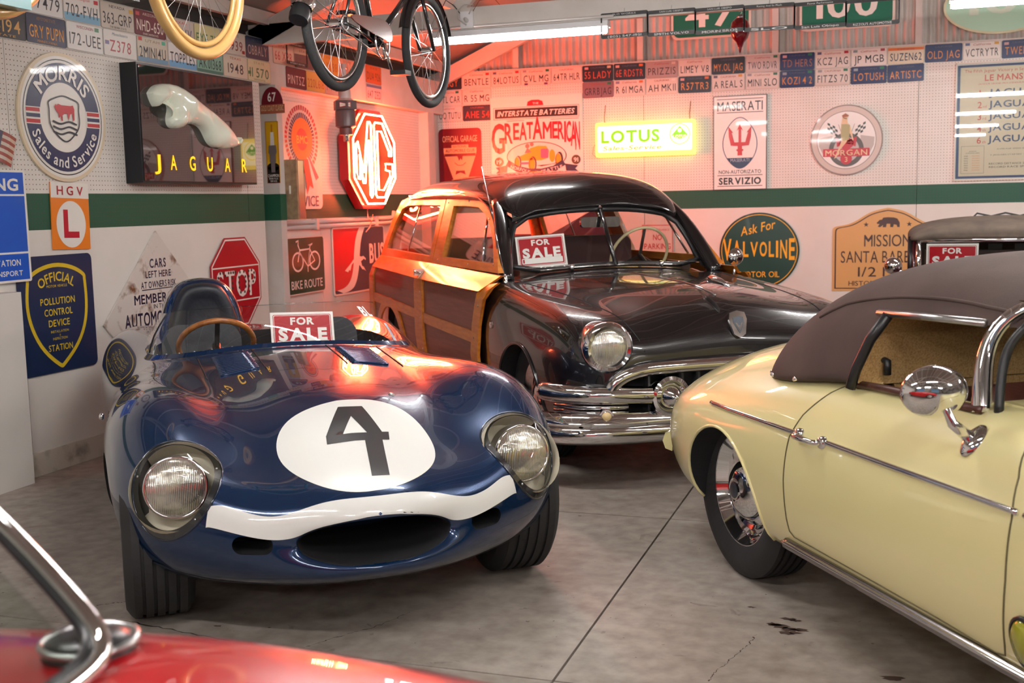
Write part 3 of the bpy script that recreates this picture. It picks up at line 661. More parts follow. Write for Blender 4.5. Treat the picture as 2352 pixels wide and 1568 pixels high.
    on_ws('round_sticker', ellipse(0,0,1,1,28), [tuple(range(28))], paint(30,45,60), .095, .24, .009, .075, .003)
    on_ws('white_sticker', [(-1,-1),(1,-1),(1,1),(-1,1)], [(0,1,2,3)], paint(190,200,215), .935, .30, .009, .2, .002)
    # side screen on the driver's side
    sb = [(-1.42,-.592),(-1.55,-.60),(-1.70,-.60),(-1.85,-.585)]; st = [(-1.40,-.50,.925),(-1.55,-.51,.915),(-1.70,-.52,.885),(-1.85,-.54,.84)]
    G = np.array([[Vector((b[0], b[1], D_B[0].ray_cast(Vector((b[0],b[1],1.5)), Vector((0,0,-1)))[0].z)).lerp(Vector(t), j/5) for j in range(6)] for b, t in zip(sb, st)])
    mk('side_screen', *grid_mesh(G), PLEXI, R, True)
    mk('screen_joint', *tube([wsp(.0, v) for v in (0,.25,.5,.75,1)], .004, 6), BLACK, ws, True)
    # --- cockpit
    LEATHER = mat('dark_leather', (.012,.015,.022), .45, bump=(60,.15)); COCK = mat('cockpit_black', (.008,.009,.011), .5)
    hs = []
    for x, hw, z0, z1 in ((-1.80,.155,.74,1.035),(-1.84,.185,.73,1.055),(-1.95,.19,.72,1.055),(-2.2,.18,.70,1.03),(-2.5,.15,.66,.96),(-2.8,.10,.58,.84),(-3.05,.04,.5,.68)):
        hs.append([(x,0,z0),(x,hw*.6,z0),(x,hw*1.15,z0),(x,hw*1.06,z0+(z1-z0)*.35),(x,hw*.93,z0+(z1-z0)*.65),(x,hw*.66,z0+(z1-z0)*.9),(x,hw*.3,z1-.006),(x,0,z1)])
    G = loft(hs, 40, 26); G[..., 1] -= .31
    mko('headrest_fairing', me_from(*ring_mesh(G)), [BLUE], R, True, 50)
    hp = []
    for x, k in ((-1.745,.5),(-1.73,.82),(-1.745,1.0),(-1.82,1.06)):
        z0, z1, hw = .72, 1.03, .158; zc = .88
        hp.append([(x,0,zc+(z0-zc)*k),(x,hw*.6*k,zc+(z0-zc)*k),(x,hw*1.1*k,zc+(z0-zc)*k),(x,hw*1.05*k,zc+(z0+.1-zc)*k),(x,hw*.92*k,zc+(z0+.18-zc)*k),(x,hw*.65*k,zc+(z1-.028-zc)*k),(x,hw*.3*k,zc+(z1-.005-zc)*k),(x,0,zc+(z1-zc)*k)])
    G = loft(hp, 16, 24, .4); G[..., 1] -= .31
    mko('headrest_pad', me_from(*ring_mesh(G)), [LEATHER], R, True, 60)
    b = MB().box(-1.22,-.50,.62,-1.19,.50,.745); b.build('dashboard', COCK, R)
    for y in (-.33, .25):
        b = MB(); b.prism(rrect(-.19,.0,.19,.50,.09), 0, .10, rotm(math.radians(78),0,math.pi/2,(-1.70,y,.33))); b.build('seat_back', LEATHER, R, True, 40)
        b = MB().box(-1.68,y-.19,.30,-1.28,y+.19,.40); b.build('seat_cushion', LEATHER, R)
    WOODR = mat('steering_wood', srgb(176,112,52), .3, coat=.8, noise=(25, srgb(140,80,35), .4, .65))
    Ms = axis_m(Vector((-.72,0,.69)), Vector((-1.42,-.285,.765)), (0,0,1))
    sw = mk('steering_wheel', *tube([Ms @ Vector((0.172*math.cos(a), 0.172*math.sin(a), 0)) for a in np.linspace(0,2*math.pi,48,endpoint=False)], .0135, 10, True), WOODR, R, True)
    b = MB()
    for a in (90, 210, 330): b.beam(Ms @ Vector((0,0,-.02)), Ms @ Vector((0.172*math.cos(math.radians(a)), 0.172*math.sin(math.radians(a)), 0)), .022, .003, Ms.to_3x3() @ Vector((0,0,1)))
    b.build('spoke', STEEL, sw)
    mk('steering_column', *tube([Ms @ Vector((0,0,0)), Ms @ Vector((0,0,-.25))], .02, 12), BLACK, R, True)
    b = MB().box(-1.75,-.02,.3,-1.2,.02,.60); b.build('centre_panel', COCK, R)
    for i in range(8): mk('panel_rivet', *lathe([(0,.004),(.006,.003),(.008,0)], 10), STEEL, R, True).matrix_local = axis_m((.1,-1,.2), (-1.70+.055*i,-.022,.58-.02*i))
    # mirror stub on the right flank
    mk('filler_stub', *lathe([(0,.02),(.012,.016),(.016,.006),(.01,0)], 14), CHROME, R, True).matrix_local = axis_m((0,-1,.2), (-.62,-.795,.60))
    return R
LENS = mat('headlight_lens', (.80,.78,.70), .16, .85, coat=1., coatr=.01)
def lens_mat():
    n, l = nodes(LENS); b = n['Principled BSDF']; tc = n.new('ShaderNodeTexCoord'); wv = n.new('ShaderNodeTexWave'); wv.inputs['Scale'].default_value = 55; wv.bands_direction = 'X'
    l.new(tc.outputs['Object'], wv.inputs['Vector']); bp = n.new('ShaderNodeBump'); bp.inputs['Strength'].default_value = .5; bp.inputs['Distance'].default_value = .004
    l.new(wv.outputs['Fac'], bp.inputs['Height']); l.new(bp.outputs[0], b.inputs['Normal'])
lens_mat()
ROADSTER = build_roadster()
# ================================================================ signs
def rect(x0, y0, x1, y1): return [(x0,y0),(x1,y0),(x1,y1),(x0,y1)], [(0,1,2,3)]
def poly(P): return list(P), [tuple(range(len(P)))]
def circ(cx, cy, r, ry=None, n=48): return poly(ellipse(cx, cy, r, ry or r, n))
def ring(cx, cy, r0, r1, n=56, k=1.): return ring2d(ellipse(cx,cy,r1,r1*k,n), ellipse(cx,cy,r0,r0*k,n))
def frame2(x0, y0, x1, y1, t, r=0.):
    if r: return ring2d(rrect(x0,y0,x1,y1,r), rrect(x0+t,y0+t,x1-t,y1-t,max(r-t,.004)))
    return ring2d([(x0,y0),(x1,y0),(x1,y1),(x0,y1)], [(x0+t,y0+t),(x1-t,y0+t),(x1-t,y1-t),(x0+t,y1-t)])
def stroke(P, t, closed=False):
    """flat ribbon of width t along a polyline"""
    P = [Vector((*p,)) for p in P]; n = len(P); A = []; Bq = []
    for i in range(n):
        a = P[(i-1) % n] if (closed or i) else P[0]; b = P[(i+1) % n] if (closed or i < n-1) else P[-1]
        d = (b-a)
        if d.length < 1e-9: d = Vector((1,0))
        d.normalize(); nn = Vector((-d.y, d.x))*t/2; A.append(tuple(P[i]+nn)); Bq.append(tuple(P[i]-nn))
    m = n if closed else n-1
    return A+Bq, [(i, (i+1) % n, n+(i+1) % n, n+i) for i in range(m)]
def star(cx, cy, r): return poly([(cx+(r if i % 2 == 0 else r*.4)*math.sin(i*math.pi/5), cy+(r if i % 2 == 0 else r*.4)*math.cos(i*math.pi/5)) for i in range(10)])
T = text2d
def add_flat(par, parts, z, step=.0006):
    """parts: (name, material, [shapes]) stacked one above the other"""
    for name, m, shapes in parts:
        lots = len(shapes) > 12
        for grp in ([shapes] if lots else [[q] for q in shapes]):
            V = []; Fc = []
            for sv, sf in grp:
                k = len(V); V += [(x, y, z) for x, y in sv]; Fc += [tuple(i+k for i in f) for f in sf]
            me = bpy.data.meshes.new(name); me.from_pydata(V, [], Fc); me.update()
            bm = bmesh.new(); bm.from_mesh(me)
            for f in bm.faces:
                if f.normal.z < 0: f.normal_flip()
            bmesh.ops.triangulate(bm, faces=[f for f in bm.faces if len(f.verts) > 4]); bm.to_mesh(me); bm.free()
            o = mko(name, me, m, par)
            if lots: o['kind'] = 'stuff'
        z += step
    return z
def P3(c): return paint(*c) if isinstance(c, tuple) else c
def sign(name, label, side, a, z, outline, base, parts, thick=.006, off=.004, rot=0., cat='sign', group=None, bev=None):
    M = wall_frame(side, a, z, off) @ Matrix.Rotation(rot, 4, 'Z')
    e = empty(name, label, cat, M=M, group=group)
    b = MB(); b.prism(outline, 0, thick); b.build('panel', P3(base), e)
    add_flat(e, [(n_, P3(c), s) for n_, c, s in parts], thick+.0006); return e
W = (236,233,226); NAVY = (32,40,84); REDS = (190,22,34)
def build_signs():
    # ---- left wall
    shield = smooth_poly([(-.128,.078),(-.09,.093),(-.055,.105),(0,.121),(.055,.105),(.10,.097),(.128,.082),(.113,.045),(.124,-.01),(.112,-.06),(.06,-.102),(.004,-.142),(-.055,-.105),(-.112,-.06),(-.122,-.01),(-.113,.045)], 70)
    bull = [(-.073,.055),(-.066,.07),(-.058,.062),(-.045,.072),(-.02,.066),(.01,.066),(.05,.066),(.073,.07),(.082,.05),(.079,-.008),(.069,-.016),(.063,.024),(.046,.02),(.036,-.006),(.030,-.016),(.026,.022),(-.002,.02),(-.016,.010),(-.014,-.018),(-.026,-.019),(-.028,.006),(-.046,-.004),(-.043,.015),(-.060,.03)]
    wave = lambda y: stroke([(x, y+.007*math.sin(x*44)) for x in np.linspace(-.095,.095,26)], .010)
    sp = []
    sp.append(('white_field', W, [circ(0,0,.328)])); sp.append(('outline_ring', (28,28,34), [ring(0,0,.306,.312)]))
    sp.append(('navy_ring', NAVY, [ring(0,0,.187,.292)]))
    sp.append(('stripe_field', W, [rect(-.293,-.045,-.180,.045), rect(.180,-.045,.293,.045)]))
    sp.append(('red_stripe', REDS, [rect(s*.187 if s > 0 else -.29, y-.010, s*.29 if s > 0 else -.187, y+.010) for s in (1,-1) for y in (.030,-.030)]))
    sp.append(('navy_stripe', NAVY, [rect(s*.187 if s > 0 else -.29, -.010, s*.29 if s > 0 else -.187, .010) for s in (1,-1)]))
    sp.append(('arched_lettering', W, [T('MORRIS',0,0,.078,.46,.02,arc=(.240,1)), T('Sales and Service',0,0,.062,.60,.016,arc=(.240,-1))]))
    sp.append(('crest_outline', (24,28,44), [stroke(shield,.008,True)])); sp.append(('crest_bull', (196,30,44), [poly(bull)])); sp.append(('crest_wave', (24,28,44), [wave(-.028), wave(-.056), wave(-.084)]))
    sign('round_sign', 'round navy and white enamel service sign with a red bull crest', 'L', -5.56, 1.912, ellipse(0,0,.347,.347,64), (222,206,176), sp, thick=.012)
    # illuminated cat sign
    e = empty('light_box_sign', 'deep black glossy box sign with a white leaping cat and yellow letters', 'sign', M=wall_frame('L', -4.405, 1.912, .003))
    GLOSS = mat('gloss_maroon', (.018,.006,.008), .03, coat=1., coatr=.01)
    MB().box(-.635,-.350,0,.635,.350,.115).build('case', mat('case_black', (.008,.01,.014), .35), e)
    b = MB().box(-.622,-.337,.115,.622,.337,.1215); b.build('face', GLOSS, e)
    YEL = mat('yellow_glow', srgb(250,196,40), .3, emit=1.1, ecol=srgb(255,190,20))
    for i, (ch, x) in enumerate(zip('JAGUAR', (-.495,-.335,-.135,.057,.26,.465))):
        V, Fc = T(ch, x, -.222, .092, .062, .012); add_flat(e, [('letter', YEL, [(V, Fc)])], .126)
    cat = smooth_poly([(-.560,.175),(-.560,.174),(-.546,.138),(-.516,.100),(-.505,.098),(-.455,.122),(-.405,.148),(-.376,.122),(-.367,.089),(-.392,.047),(-.392,.005),(-.36,-.022),(-.29,-.018),(-.262,-.008),(-.242,.008),(-.17,.022),(-.076,.018),(-.026,-.014),(.004,-.06),(.038,-.10),(.10,-.120),(.157,-.114),(.187,-.127),(.292,-.110),(.33,-.102),(.385,-.085),(.402,-.058),(.392,-.040),(.376,-.046),(.372,-.066),(.345,-.074),(.328,-.070),(.322,-.04),(.256,.014),(.175,.058),(.067,.108),(-.051,.148),(-.177,.205),(-.278,.240),(-.375,.246),(-.475,.236),(-.530,.208)], 170)
    PORC = mat('white_porcelain_glow', srgb(226,232,214), .12, coat=.6, emit=.10, ecol=srgb(226,232,214))  # faint emission added to the porcelain white
    bm = bmesh.new(); vs = [bm.verts.new((x,y,0)) for x, y in cat]; bm.faces.new(vs); bmesh.ops.triangulate(bm, faces=bm.faces); k = -.6
    for ax in (0, 1):
        k = -.6
        while k < .6:
            bmesh.ops.bisect_plane(bm, geom=bm.verts[:]+bm.edges[:]+bm.faces[:], plane_co=(k,0,0) if ax == 0 else (0,k,0), plane_no=(1,0,0) if ax == 0 else (0,1,0)); k += .011
    C2 = np.array(cat); C3 = np.roll(C2, -1, 0)
    for v in bm.verts:
        p = Vector((v.co.x, v.co.y)); pv = np.array([p.x,p.y]); ab = C3-C2; tt = np.clip(((pv-C2)*ab).sum(1)/np.maximum((ab*ab).sum(1),1e-12),0,1); d = float(np.sqrt((((C2+ab*tt[:,None])-pv)**2).sum(1).min()))
        hump = .020*math.exp(-((p.x+.20)**2+(p.y-.13)**2)/.005)+.012*math.exp(-((p.x+.47)**2+(p.y-.16)**2)/.002)+.016*math.exp(-((p.x+.31)**2+(p.y-.03)**2)/.003)+.014*math.exp(-((p.x-.16)**2+(p.y+.04)**2)/.003)-.012*math.exp(-((p.x+.245)**2+(p.y-.06)**2)/.0006)-.010*math.exp(-((p.x+.40)**2+(p.y-.19)**2)/.0012)-.010*math.exp(-((p.x-.02)**2+(p.y-.07)**2)/.001)
        v.co.z = .150+.055*math.sqrt(max(0, 1-(1-min(d,.075)/.075)**2))+hump*min(1,d/.03)
    ob = [e_ for e_ in bm.edges if e_.is_boundary]; r = bmesh.ops.extrude_edge_only(bm, edges=ob)
    for v in [g for g in r['geom'] if isinstance(g, bmesh.types.BMVert)]: v.co.z = .1215
    bmesh.ops.recalc_face_normals(bm, faces=bm.faces); me = bpy.data.meshes.new('leaping_cat'); bm.to_mesh(me); bm.free()
    o = mko('leaping_cat', me, PORC, e, True, 60); o['label'] = 'white moulded leaping cat'
    # learner plate
    sign('learner_plate', 'orange plate with a red letter L in a white oval', 'L', -5.55, 1.378, [(-.152,-.183),(.152,-.183),(.152,.183),(-.152,.183)], (238,132,36),
         [('white_top', W, [rect(-.152,.098,.152,.183)]), ('white_oval', W, [circ(0,-.045,.118,.128)]), ('letter_l', (190,14,44), [poly([(-.062,-.12),(.062,-.12),(.062,-.085),(-.025,-.085),(-.025,.035),(-.062,.035)])]), ('red_lettering', (176,34,44), [T('H G V',0,.140,.050,.21,.014)])], rot=-.03)
    # blue parking sign
    sign('parking_sign', 'bright blue and white parking sign, cut by the wall edge', 'L', -6.235, 1.333, rrect(-.335,-.288,.335,.288,.012), W,
         [('blue_field', (10,88,200), [rect(-.32,.165,.32,.276), rect(-.32,-.132,.32,.155), rect(-.32,-.276,.32,-.142)]),
          ('white_lettering', W, [T('PARKING',.02,.215,.062,.52,.025), poly([(.0,.06),(-.16,.06),(-.08,.06),(.118,-.045),(-.06,-.045)]), T('STATION',.165,-.185,.033,.19,.016), T('TRANSPORT',.135,-.240,.027,.27,.016)])], off=.02)
    # pollution station
    sh = [tuple(q) for q in bspl(np.array([(-.22,.19),(-.22,.20),(-.15,.245),(0,.275),(.15,.245),(.225,.20),(.225,.19)]), 24)]+[tuple(q) for q in bspl(np.array([(.225,.18),(.235,.06),(.215,-.08),(.13,-.2),(.01,-.285),(.005,-.287),(-.01,-.285),(-.14,-.19),(-.215,-.06),(-.24,.06),(-.22,.18)]), 40)]
    YL = (222,190,44)
    sign('station_sign', 'dark blue sign with a yellow outlined shield and yellow lettering', 'L', -5.70, .852, rrect(-.295,-.318,.295,.318,.035), (28,44,78),
         [('shield_outline', YL, [stroke(sh,.022,True)]), ('yellow_lettering', YL, [T('OFFICIAL',0,-.045,.052,.30,.016,arc=(.25,1)), T('MOTOR VEHICLE',0,.152,.014,.16,.005), T('POLLUTION',0,.072,.038,.27,.012), T('CONTROL',0,.012,.038,.22,.012), T('DEVICE',0,-.048,.038,.165,.012), T('INSTALLATION',0,-.095,.014,.14,.004), T('&',0,-.115,.012,None,.004), T('INSPECTION',0,-.134,.014,.115,.004), T('STATION',0,-.182,.036,.19,.012)])])
    # diamond
    RUSTY = mat('rusty_enamel', srgb(214,207,200), .35, noise=(9, srgb(120,80,52), .56, .70))
    IN = (34,36,62)
    sign('diamond_sign', 'rust-stained white diamond sign with dark blue lettering', 'L', -4.80, .745, [(0,.53),(-.535,0),(0,-.53),(.535,0)], RUSTY,
         [('blue_lettering', IN, [T('CARS',0,.335,.056,.165,.024), T('LEFT HERE',0,.268,.042,.255,.018), T('AT OWNERS RISK',0,.205,.042,.355,.018), rect(-.17,.172,.17,.178), T('MEMBERSHIP',0,.122,.058,.50,.022), T('IN THE',0,.070,.028,.13,.008), T('AUTOMOBILE CLUB',.03,.0,.085,.76,.022), T('OF SOUTHERN',.0,-.10,.080,.70,.024), T('CALIFORNIA',0,-.19,.05,.4,.012)])], thick=.010)
    # stop
    oc = [(.31*math.cos(math.radians(22.5+45*i))/math.cos(math.radians(22.5)), .31*math.sin(math.radians(22.5+45*i))/math.cos(math.radians(22.5))) for i in range(8)]
    oc = [(x, y*1.0) for x, y in oc]; sc = lambda k: [(x*k, y*k) for x, y in oc]
    refl = []; r0 = random.Random(3)
    for lx, pts in ((-.185, [(.05,.055),(.02,.075),(-.02,.075),(-.05,.045),(-.03,.01),(.02,-.01),(.05,-.045),(.02,-.075),(-.02,-.075),(-.05,-.05)]), (-.058, [(-.05,.072),(-.017,.072),(.017,.072),(.05,.072),(0,.035),(0,0),(0,-.035),(0,-.072)]), (.066, [(.03,.07),(-.03,.07),(.048,.035),(-.048,.035),(.05,0),(-.05,0),(.048,-.035),(-.048,-.035),(.03,-.07),(-.03,-.07)]), (.190, [(-.045,.072),(-.045,.035),(-.045,0),(-.045,-.035),(-.045,-.072),(0,.075),(.038,.055),(.045,.02),(.02,-.005)])):
        refl += [circ(lx+x*.85, -.0+y, .0105, None, 10) for x, y in pts]
    sign('stop_sign', 'red octagonal stop sign with studded white letters', 'L', -3.925, .893, oc, (170,22,38),
         [('white_border', W, [ring2d(sc(.965), sc(.93))]), ('white_line', W, [rect(-.287,.105,.287,.114), rect(-.287,-.128,.287,-.119)]), ('stop_lettering', W, [T('STOP',0,-.002,.185,.49,.022)]), ('reflector_studs', (70,62,58), refl), ('round_seal', (206,120,120), [ring(.02,-.19,.018,.026,24), ring(.02,-.19,.006,.011,20)])], thick=.004, off=.012)
    # ---- signs on the post
    Mx = lambda x, z: wall_frame('B', x, z, 3.334)
    e = empty('rally_plaque', 'dark red half-round rally plaque numbered 67 above the spark plug sign', 'sign', M=Mx(.013,2.165))
    out = [(-.1,-.085),(.1,-.085),(.1,-.02)]+ellipse(0,-.02,.088,.125,20,0,math.pi)+[(-.1,-.02)]
    b = MB(); b.prism(out, 0, .004); b.build('panel', paint(118,26,42), e)
    add_flat(e, [('copper_band', paint(178,98,72), [rect(-.1,-.085,.1,-.02)]), ('white_number', paint(*W), [T('67',0,.035,.065,.07,.02)]), ('cream_lettering', paint(226,196,150), [T('GOLD COAST CLASSIC',0,-.045,.04,.185,.006)])], .0046)
    e = empty('spark_plug_sign', 'tall narrow yellow sign picturing a spark plug', 'sign', M=Mx(0.,1.802))
    b = MB(); b.prism([(-.052,-.222),(.052,-.222),(.052,.222),(-.052,.222)], 0, .004); b.build('panel', paint(226,178,26), e)
    add_flat(e, [('black_foot', paint(26,24,24), [rect(-.05,-.22,.05,-.105), circ(0,-.105,.05,.03,24)]), ('plug_insulator', paint(*W), [poly([(-.013,.145),(.013,.145),(.017,.05),(-.017,.05)])]), ('plug_tip', paint(196,120,40), [rect(-.006,.145,.006,.20)]), ('plug_body', paint(120,112,112), [poly([(-.030,.05),(.030,.05),(.034,.0),(.026,-.02),(.026,-.07),(.016,-.08),(.016,-.145),(-.016,-.145),(-.016,-.08),(-.026,-.07),(-.026,-.02),(-.034,.0)])]), ('white_lettering', paint(*W), [T('CHAMPION',0,-.168,.022,.092,.008), T('SPARK PLUG',0,-.190,.013,.075,.004), T('SERVICE',0,-.208,.013,.055,.004)]), ('red_edge', paint(150,30,24), [frame2(-.052,-.222,.052,.222,.003)])], .0046)
    e = empty('metal_box', 'small galvanised metal box fixed behind the post', 'box', (.065,-3.245,1.53))
    b = MB().box(-.07,0,-.22,.07,.12,.22); b.build('case', mat('zinc_case', srgb(176,150,118), .45, .3, noise=(20, srgb(140,116,92), .4, .7)), e); MB().box(.005,-.002,-.03,.018,.0,.03).build('paper_tag', paint(*W), e); MB().box(.0705,.02,-.21,.073,.10,.21).build('cover_plate', STEEL, e)
    # ---- recessed bay
    ros = []; n_ = 44
    def fan(r0, r1, k0, frac): return [poly([(r*math.sin(a), r*math.cos(a)) for r, a in ((r0,2*math.pi*(i+k0)/n_),(r1,2*math.pi*(i+k0)/n_),(r1,2*math.pi*(i+k0+frac)/n_),(r0,2*math.pi*(i+k0+frac)/n_))]) for i in range(n_)]
    up = lambda S, dx=.0, dy=.13: [([(x+dx, y+dy) for x, y in V], Fc) for V, Fc in S]
    sign('rosette_sign', 'white sign with a red, white and blue rosette and ribbon', 'L', -2.745, 1.795, rrect(-.305,-.41,.305,.41,.05), (232,222,210),
         [('red_tips', (176,30,44), up(fan(.225,.262,0,.62))), ('blue_pleats', (44,46,88), up(fan(.165,.205,0,.7))), ('blue_lines', (60,60,96), up(fan(.205,.262,.78,.06))), ('orange_disc', (226,120,30), up([circ(0,0,.165)])), ('red_disc', (206,30,30), up([circ(0,0,.085)])), ('gold_lettering', (240,196,70), up([T('BMC',0,0,.062,.17,.022)])),
          ('purple_ribbon', (110,36,92), [poly([(.08,.0),(.14,-.04),(.245,-.16),(.20,-.185)])]), ('white_ribbon', W, [poly([(.06,.0),(.10,-.03),(.20,-.2),(.14,-.215)])]), ('red_ribbon', (196,26,40), [poly([(.0,-.025),(.08,-.02),(.15,-.25),(.09,-.225),(.05,-.295)])]), ('navy_lettering', (48,44,84), [T('SERVICE',.0,-.345,.085,.46,.008)])], off=-.094, thick=.008)
    sign('bike_route_sign', 'dark green and white bike route sign with a bicycle picture', 'L', -2.775, .948, rrect(-.30,-.225,.30,.225,.03), (226,214,204),
         [('green_field', (22,74,56), [poly(rrect(-.29,-.215,.29,.215,.025))]), ('bicycle_picture', W, [ring(-.135,.03,.073,.090,32,.86), ring(.135,.03,.073,.090,32,.86), stroke([(-.155,.185),(-.118,.195),(-.125,.16),(-.10,.12),(-.135,.03)],.014), stroke([(-.10,.12),(.06,.125),(.02,-.01),(-.10,.10)],.015), stroke([(.06,.125),(.135,.03),(.02,-.01)],.014), stroke([(.055,.12),(.07,.155)],.012), poly([(.03,.155),(.11,.170),(.10,.155),(.075,.148)]), stroke([(.02,-.01),(.02,-.055)],.012)]), ('white_lettering', W, [T('BIKE ROUTE',0,-.145,.068,.50,.006)])], off=-.094, thick=.02)
    RD = (196,14,34); BL = (26,46,72)
    cv = lambda dx: [tuple(q) for q in bspl(np.array([(.02+dx,.29),(-.08+dx,.2),(-.12+dx,.05),(-.14+dx,-.1),(-.22+dx,-.2),(-.34+dx,-.235),(-.45+dx,-.24)]), 30)]
    c0 = cv(.0); c1 = [(x+.11, y) if y > -.1 else (x+.11+.0, y-.03*min(1,(-.1-y)/.1)) for x, y in c0]
    dog = [(-.30,-.085),(-.24,-.10),(-.22,-.08),(-.20,-.09),(-.17,-.04),(-.13,-.02),(-.08,-.035),(-.05,-.06),(-.02,-.05),(.03,-.09),(.07,-.095),(.10,-.11),(.06,-.07),(.03,-.06),(.01,-.02),(.07,-.0),(.10,-.015),(.105,.0),(.06,.025),(.02,.02),(-.03,.03),(-.08,.02),(-.14,.0),(-.17,-.02)]
    sign('bus_company_sign', 'red and blue sign with a white running dog across a curved band', 'L', -1.80, .944, rrect(-.50,-.285,.50,.285,.03), W,
         [('blue_field', BL, [poly(rrect(-.485,-.27,.485,.27,.025))]), ('red_field', RD, [([(-.485,.27)]+[(min(x,.2),min(max(y,-.27),.27)) for x, y in c0]+[(-.485,-.24)], [tuple(range(32))])]), ('white_band', W, [(c0+c1, [(i,i+1,31+i,30+i) for i in range(29)])]), ('running_dog', W, [poly(dog)]), ('white_lettering', W, [T('BUS',.33,.045,.17,.30,.03)])], off=-.094)
    CP = mat('conduit', srgb(206,200,196), .45); wl_ = bpy.data.objects['wall_left']
    for z in (1.285,1.245): mk('conduit_pipe', *tube([(-.075,-3.24,z),(-.075,-1.2,z),(-.075,-1.12,z+.01),(-.075,-1.10,z+.06)], .017, 12), CP, wl_, True)
    for y in (-2.6,-1.5): MB().box(-.1,y-.02,1.222,-.052,y+.02,1.308).build('conduit_clamp', CP, wl_)
    # ---- back wall
    sign('garage_sign', 'dark red garage sign with a club emblem, above the black roof', 'B', .171, 1.86, rrect(-.227,-.285,.227,.285,.045), (120,18,34),
         [('cream_lettering', (236,196,160), [T('OFFICIAL GARAGE',0,.185,.062,.37,.004)]), ('emblem_field', (236,176,130), [poly([(-.09,.125),(.09,.125),(.09,.095),(.175,.095),(.175,.05),(.16,.0),(.06,-.26),(-.06,-.26),(-.16,.0),(-.175,.05),(-.175,.095),(-.09,.095)])]), ('emblem_dark', (120,24,38), [rect(-.165,.012,.165,.038), T('NATIONAL',0,.109,.022,.15,.004), T('AUTOMOBILE CLUB',0,.068,.03,.31,.004), poly([(-.03,.012),(.03,.012),(.02,-.03),(.005,-.012),(-.012,-.035)]), stroke([(-.06,-.05),(-.03,-.075),(0,-.08),(.03,-.075),(.06,-.05)],.006), poly([(-.055,-.17),(.0,-.15),(.055,-.17),(.045,-.13),(-.045,-.13)])])])
    CR = (226,34,50); BKB = (40,36,36); NV = (36,52,78)
    sc_ = lambda P, dx, dy: [(x+dx, y+dy) for x, y in P]
    big = []
    for ch, x, hh, yy, ww in (('G',-.372,.29,.09,.135),('R',-.262,.20,.135,.082),('E',-.183,.165,.150,.062),('A',-.113,.175,.150,.075),('T',-.043,.165,.155,.066),('A',.035,.215,.175,.10),('M',.135,.165,.15,.092),('E',.213,.165,.15,.055),('R',.272,.175,.145,.062),('I',.314,.20,.13,.018),('C',.350,.20,.13,.050),('A',.398,.235,.11,.058),('N',.438,.27,.09,.048)): big.append(T(ch, x-.02, yy, hh, ww, .02))
    car = [(-.16,-.14),(-.18,-.10),(-.10,-.07),(-.06,-.02),(.02,.0),(.10,-.005),(.13,-.05),(.12,-.12),(.05,-.14)]
    sign('race_poster', 'white mounted race poster with a yellow vintage racer in an oval', 'B', .971, 1.945, [(-.466,-.475),(.466,-.475),(.466,.475),(-.466,.475)], (240,232,222),
         [('black_bar', BKB, [rect(-.42,.275,.42,.365)]), ('grey_line', (150,70,70), [frame2(-.435,.262,.435,.378,.004), rect(-.3,.245,-.12,.25), rect(.15,.245,.43,.25)]), ('red_crown', CR, [poly([(-.09,.385),(.08,.385),(.07,.425),(.03,.44),(-.04,.44),(-.08,.425)])]), ('white_lettering', W, [T('INTERSTATE BATTERIES',0,.32,.05,.78,.02,shear=.25), T('THE',0,.408,.02,.06,.006)]), ('red_lettering', CR, big),
          ('oval_field', (240,226,214), [circ(0,-.10,.30,.135)]), ('oval_line', BKB, [ring2d(ellipse(0,-.10,.305,.140), ellipse(0,-.10,.297,.133))]), ('racer_body', (236,170,40), [poly(car), circ(.16,-.10,.03,.06,20), circ(-.05,-.175,.034,.062,20), circ(-.2,-.16,.026,.058,20), circ(.22,-.14,.03,.06,20)]), ('racer_tyre', BKB, [ring2d(ellipse(-.035,-.175,.036,.075,28), ellipse(-.045,-.175,.032,.064,28)), ring2d(ellipse(-.185,-.16,.03,.07,28), ellipse(-.195,-.16,.026,.06,28)), ring2d(ellipse(.235,-.14,.036,.075,28), ellipse(.222,-.14,.03,.062,28)), poly([(.0,-.19),(.2,-.175),(.22,-.165),(.05,-.2)])]), ('racer_badge', (150,96,140), [poly(rrect(.045,-.12,.12,-.03,.012)), rect(-.16,-.175,-.08,-.155)]), ('driver', (214,120,110), [circ(-.09,.0,.022,None,14), circ(-.045,.015,.020,None,14), poly([(-.12,-.07),(-.09,-.015),(-.05,-.06)])]),
          ('year_disc', (86,74,52), [circ(-.385,-.145,.045,None,24), circ(.40,-.145,.045,None,24)]), ('navy_ribbon', NV, [stroke([(-.30,-.155),(-.2,-.215),(-.08,-.245),(.05,-.25),(.18,-.225),(.28,-.165)],.058), poly([(-.42,-.2),(-.30,-.18),(-.31,-.25),(-.42,-.255),(-.39,-.23)]), poly([(.42,-.2),(.29,-.18),(.30,-.25),(.42,-.255),(.39,-.23)]), poly([(-.40,-.31),(-.30,-.31),(-.27,-.28),(-.18,-.29),(-.17,-.40),(-.34,-.40)])]), ('ribbon_lettering', W, [T('19',-.385,-.145,.042,.05,.012), T('91',.40,-.145,.042,.045,.012), T('NORFOLK',-.165,-.222,.032,.21,.01,rot=-.28), T('SEATTLE',.155,-.228,.032,.22,.01,rot=.22), T('TO',.0,-.248,.014,.03,.004), star(-.32,-.36,.022), star(-.26,-.365,.022), star(-.21,-.325,.022), star(-.2,-.375,.02)]),
          ('red_stripe', CR, [poly([(.16,-.31+y),(.22,-.285+y),(.40,-.30+y),(.39,-.318+y),(.22,-.308+y),(.165,-.328+y)]) for y in (0,-.035,-.07)]+[T('RACE',.0,-.345,.105,.30,.03)])], thick=.012)
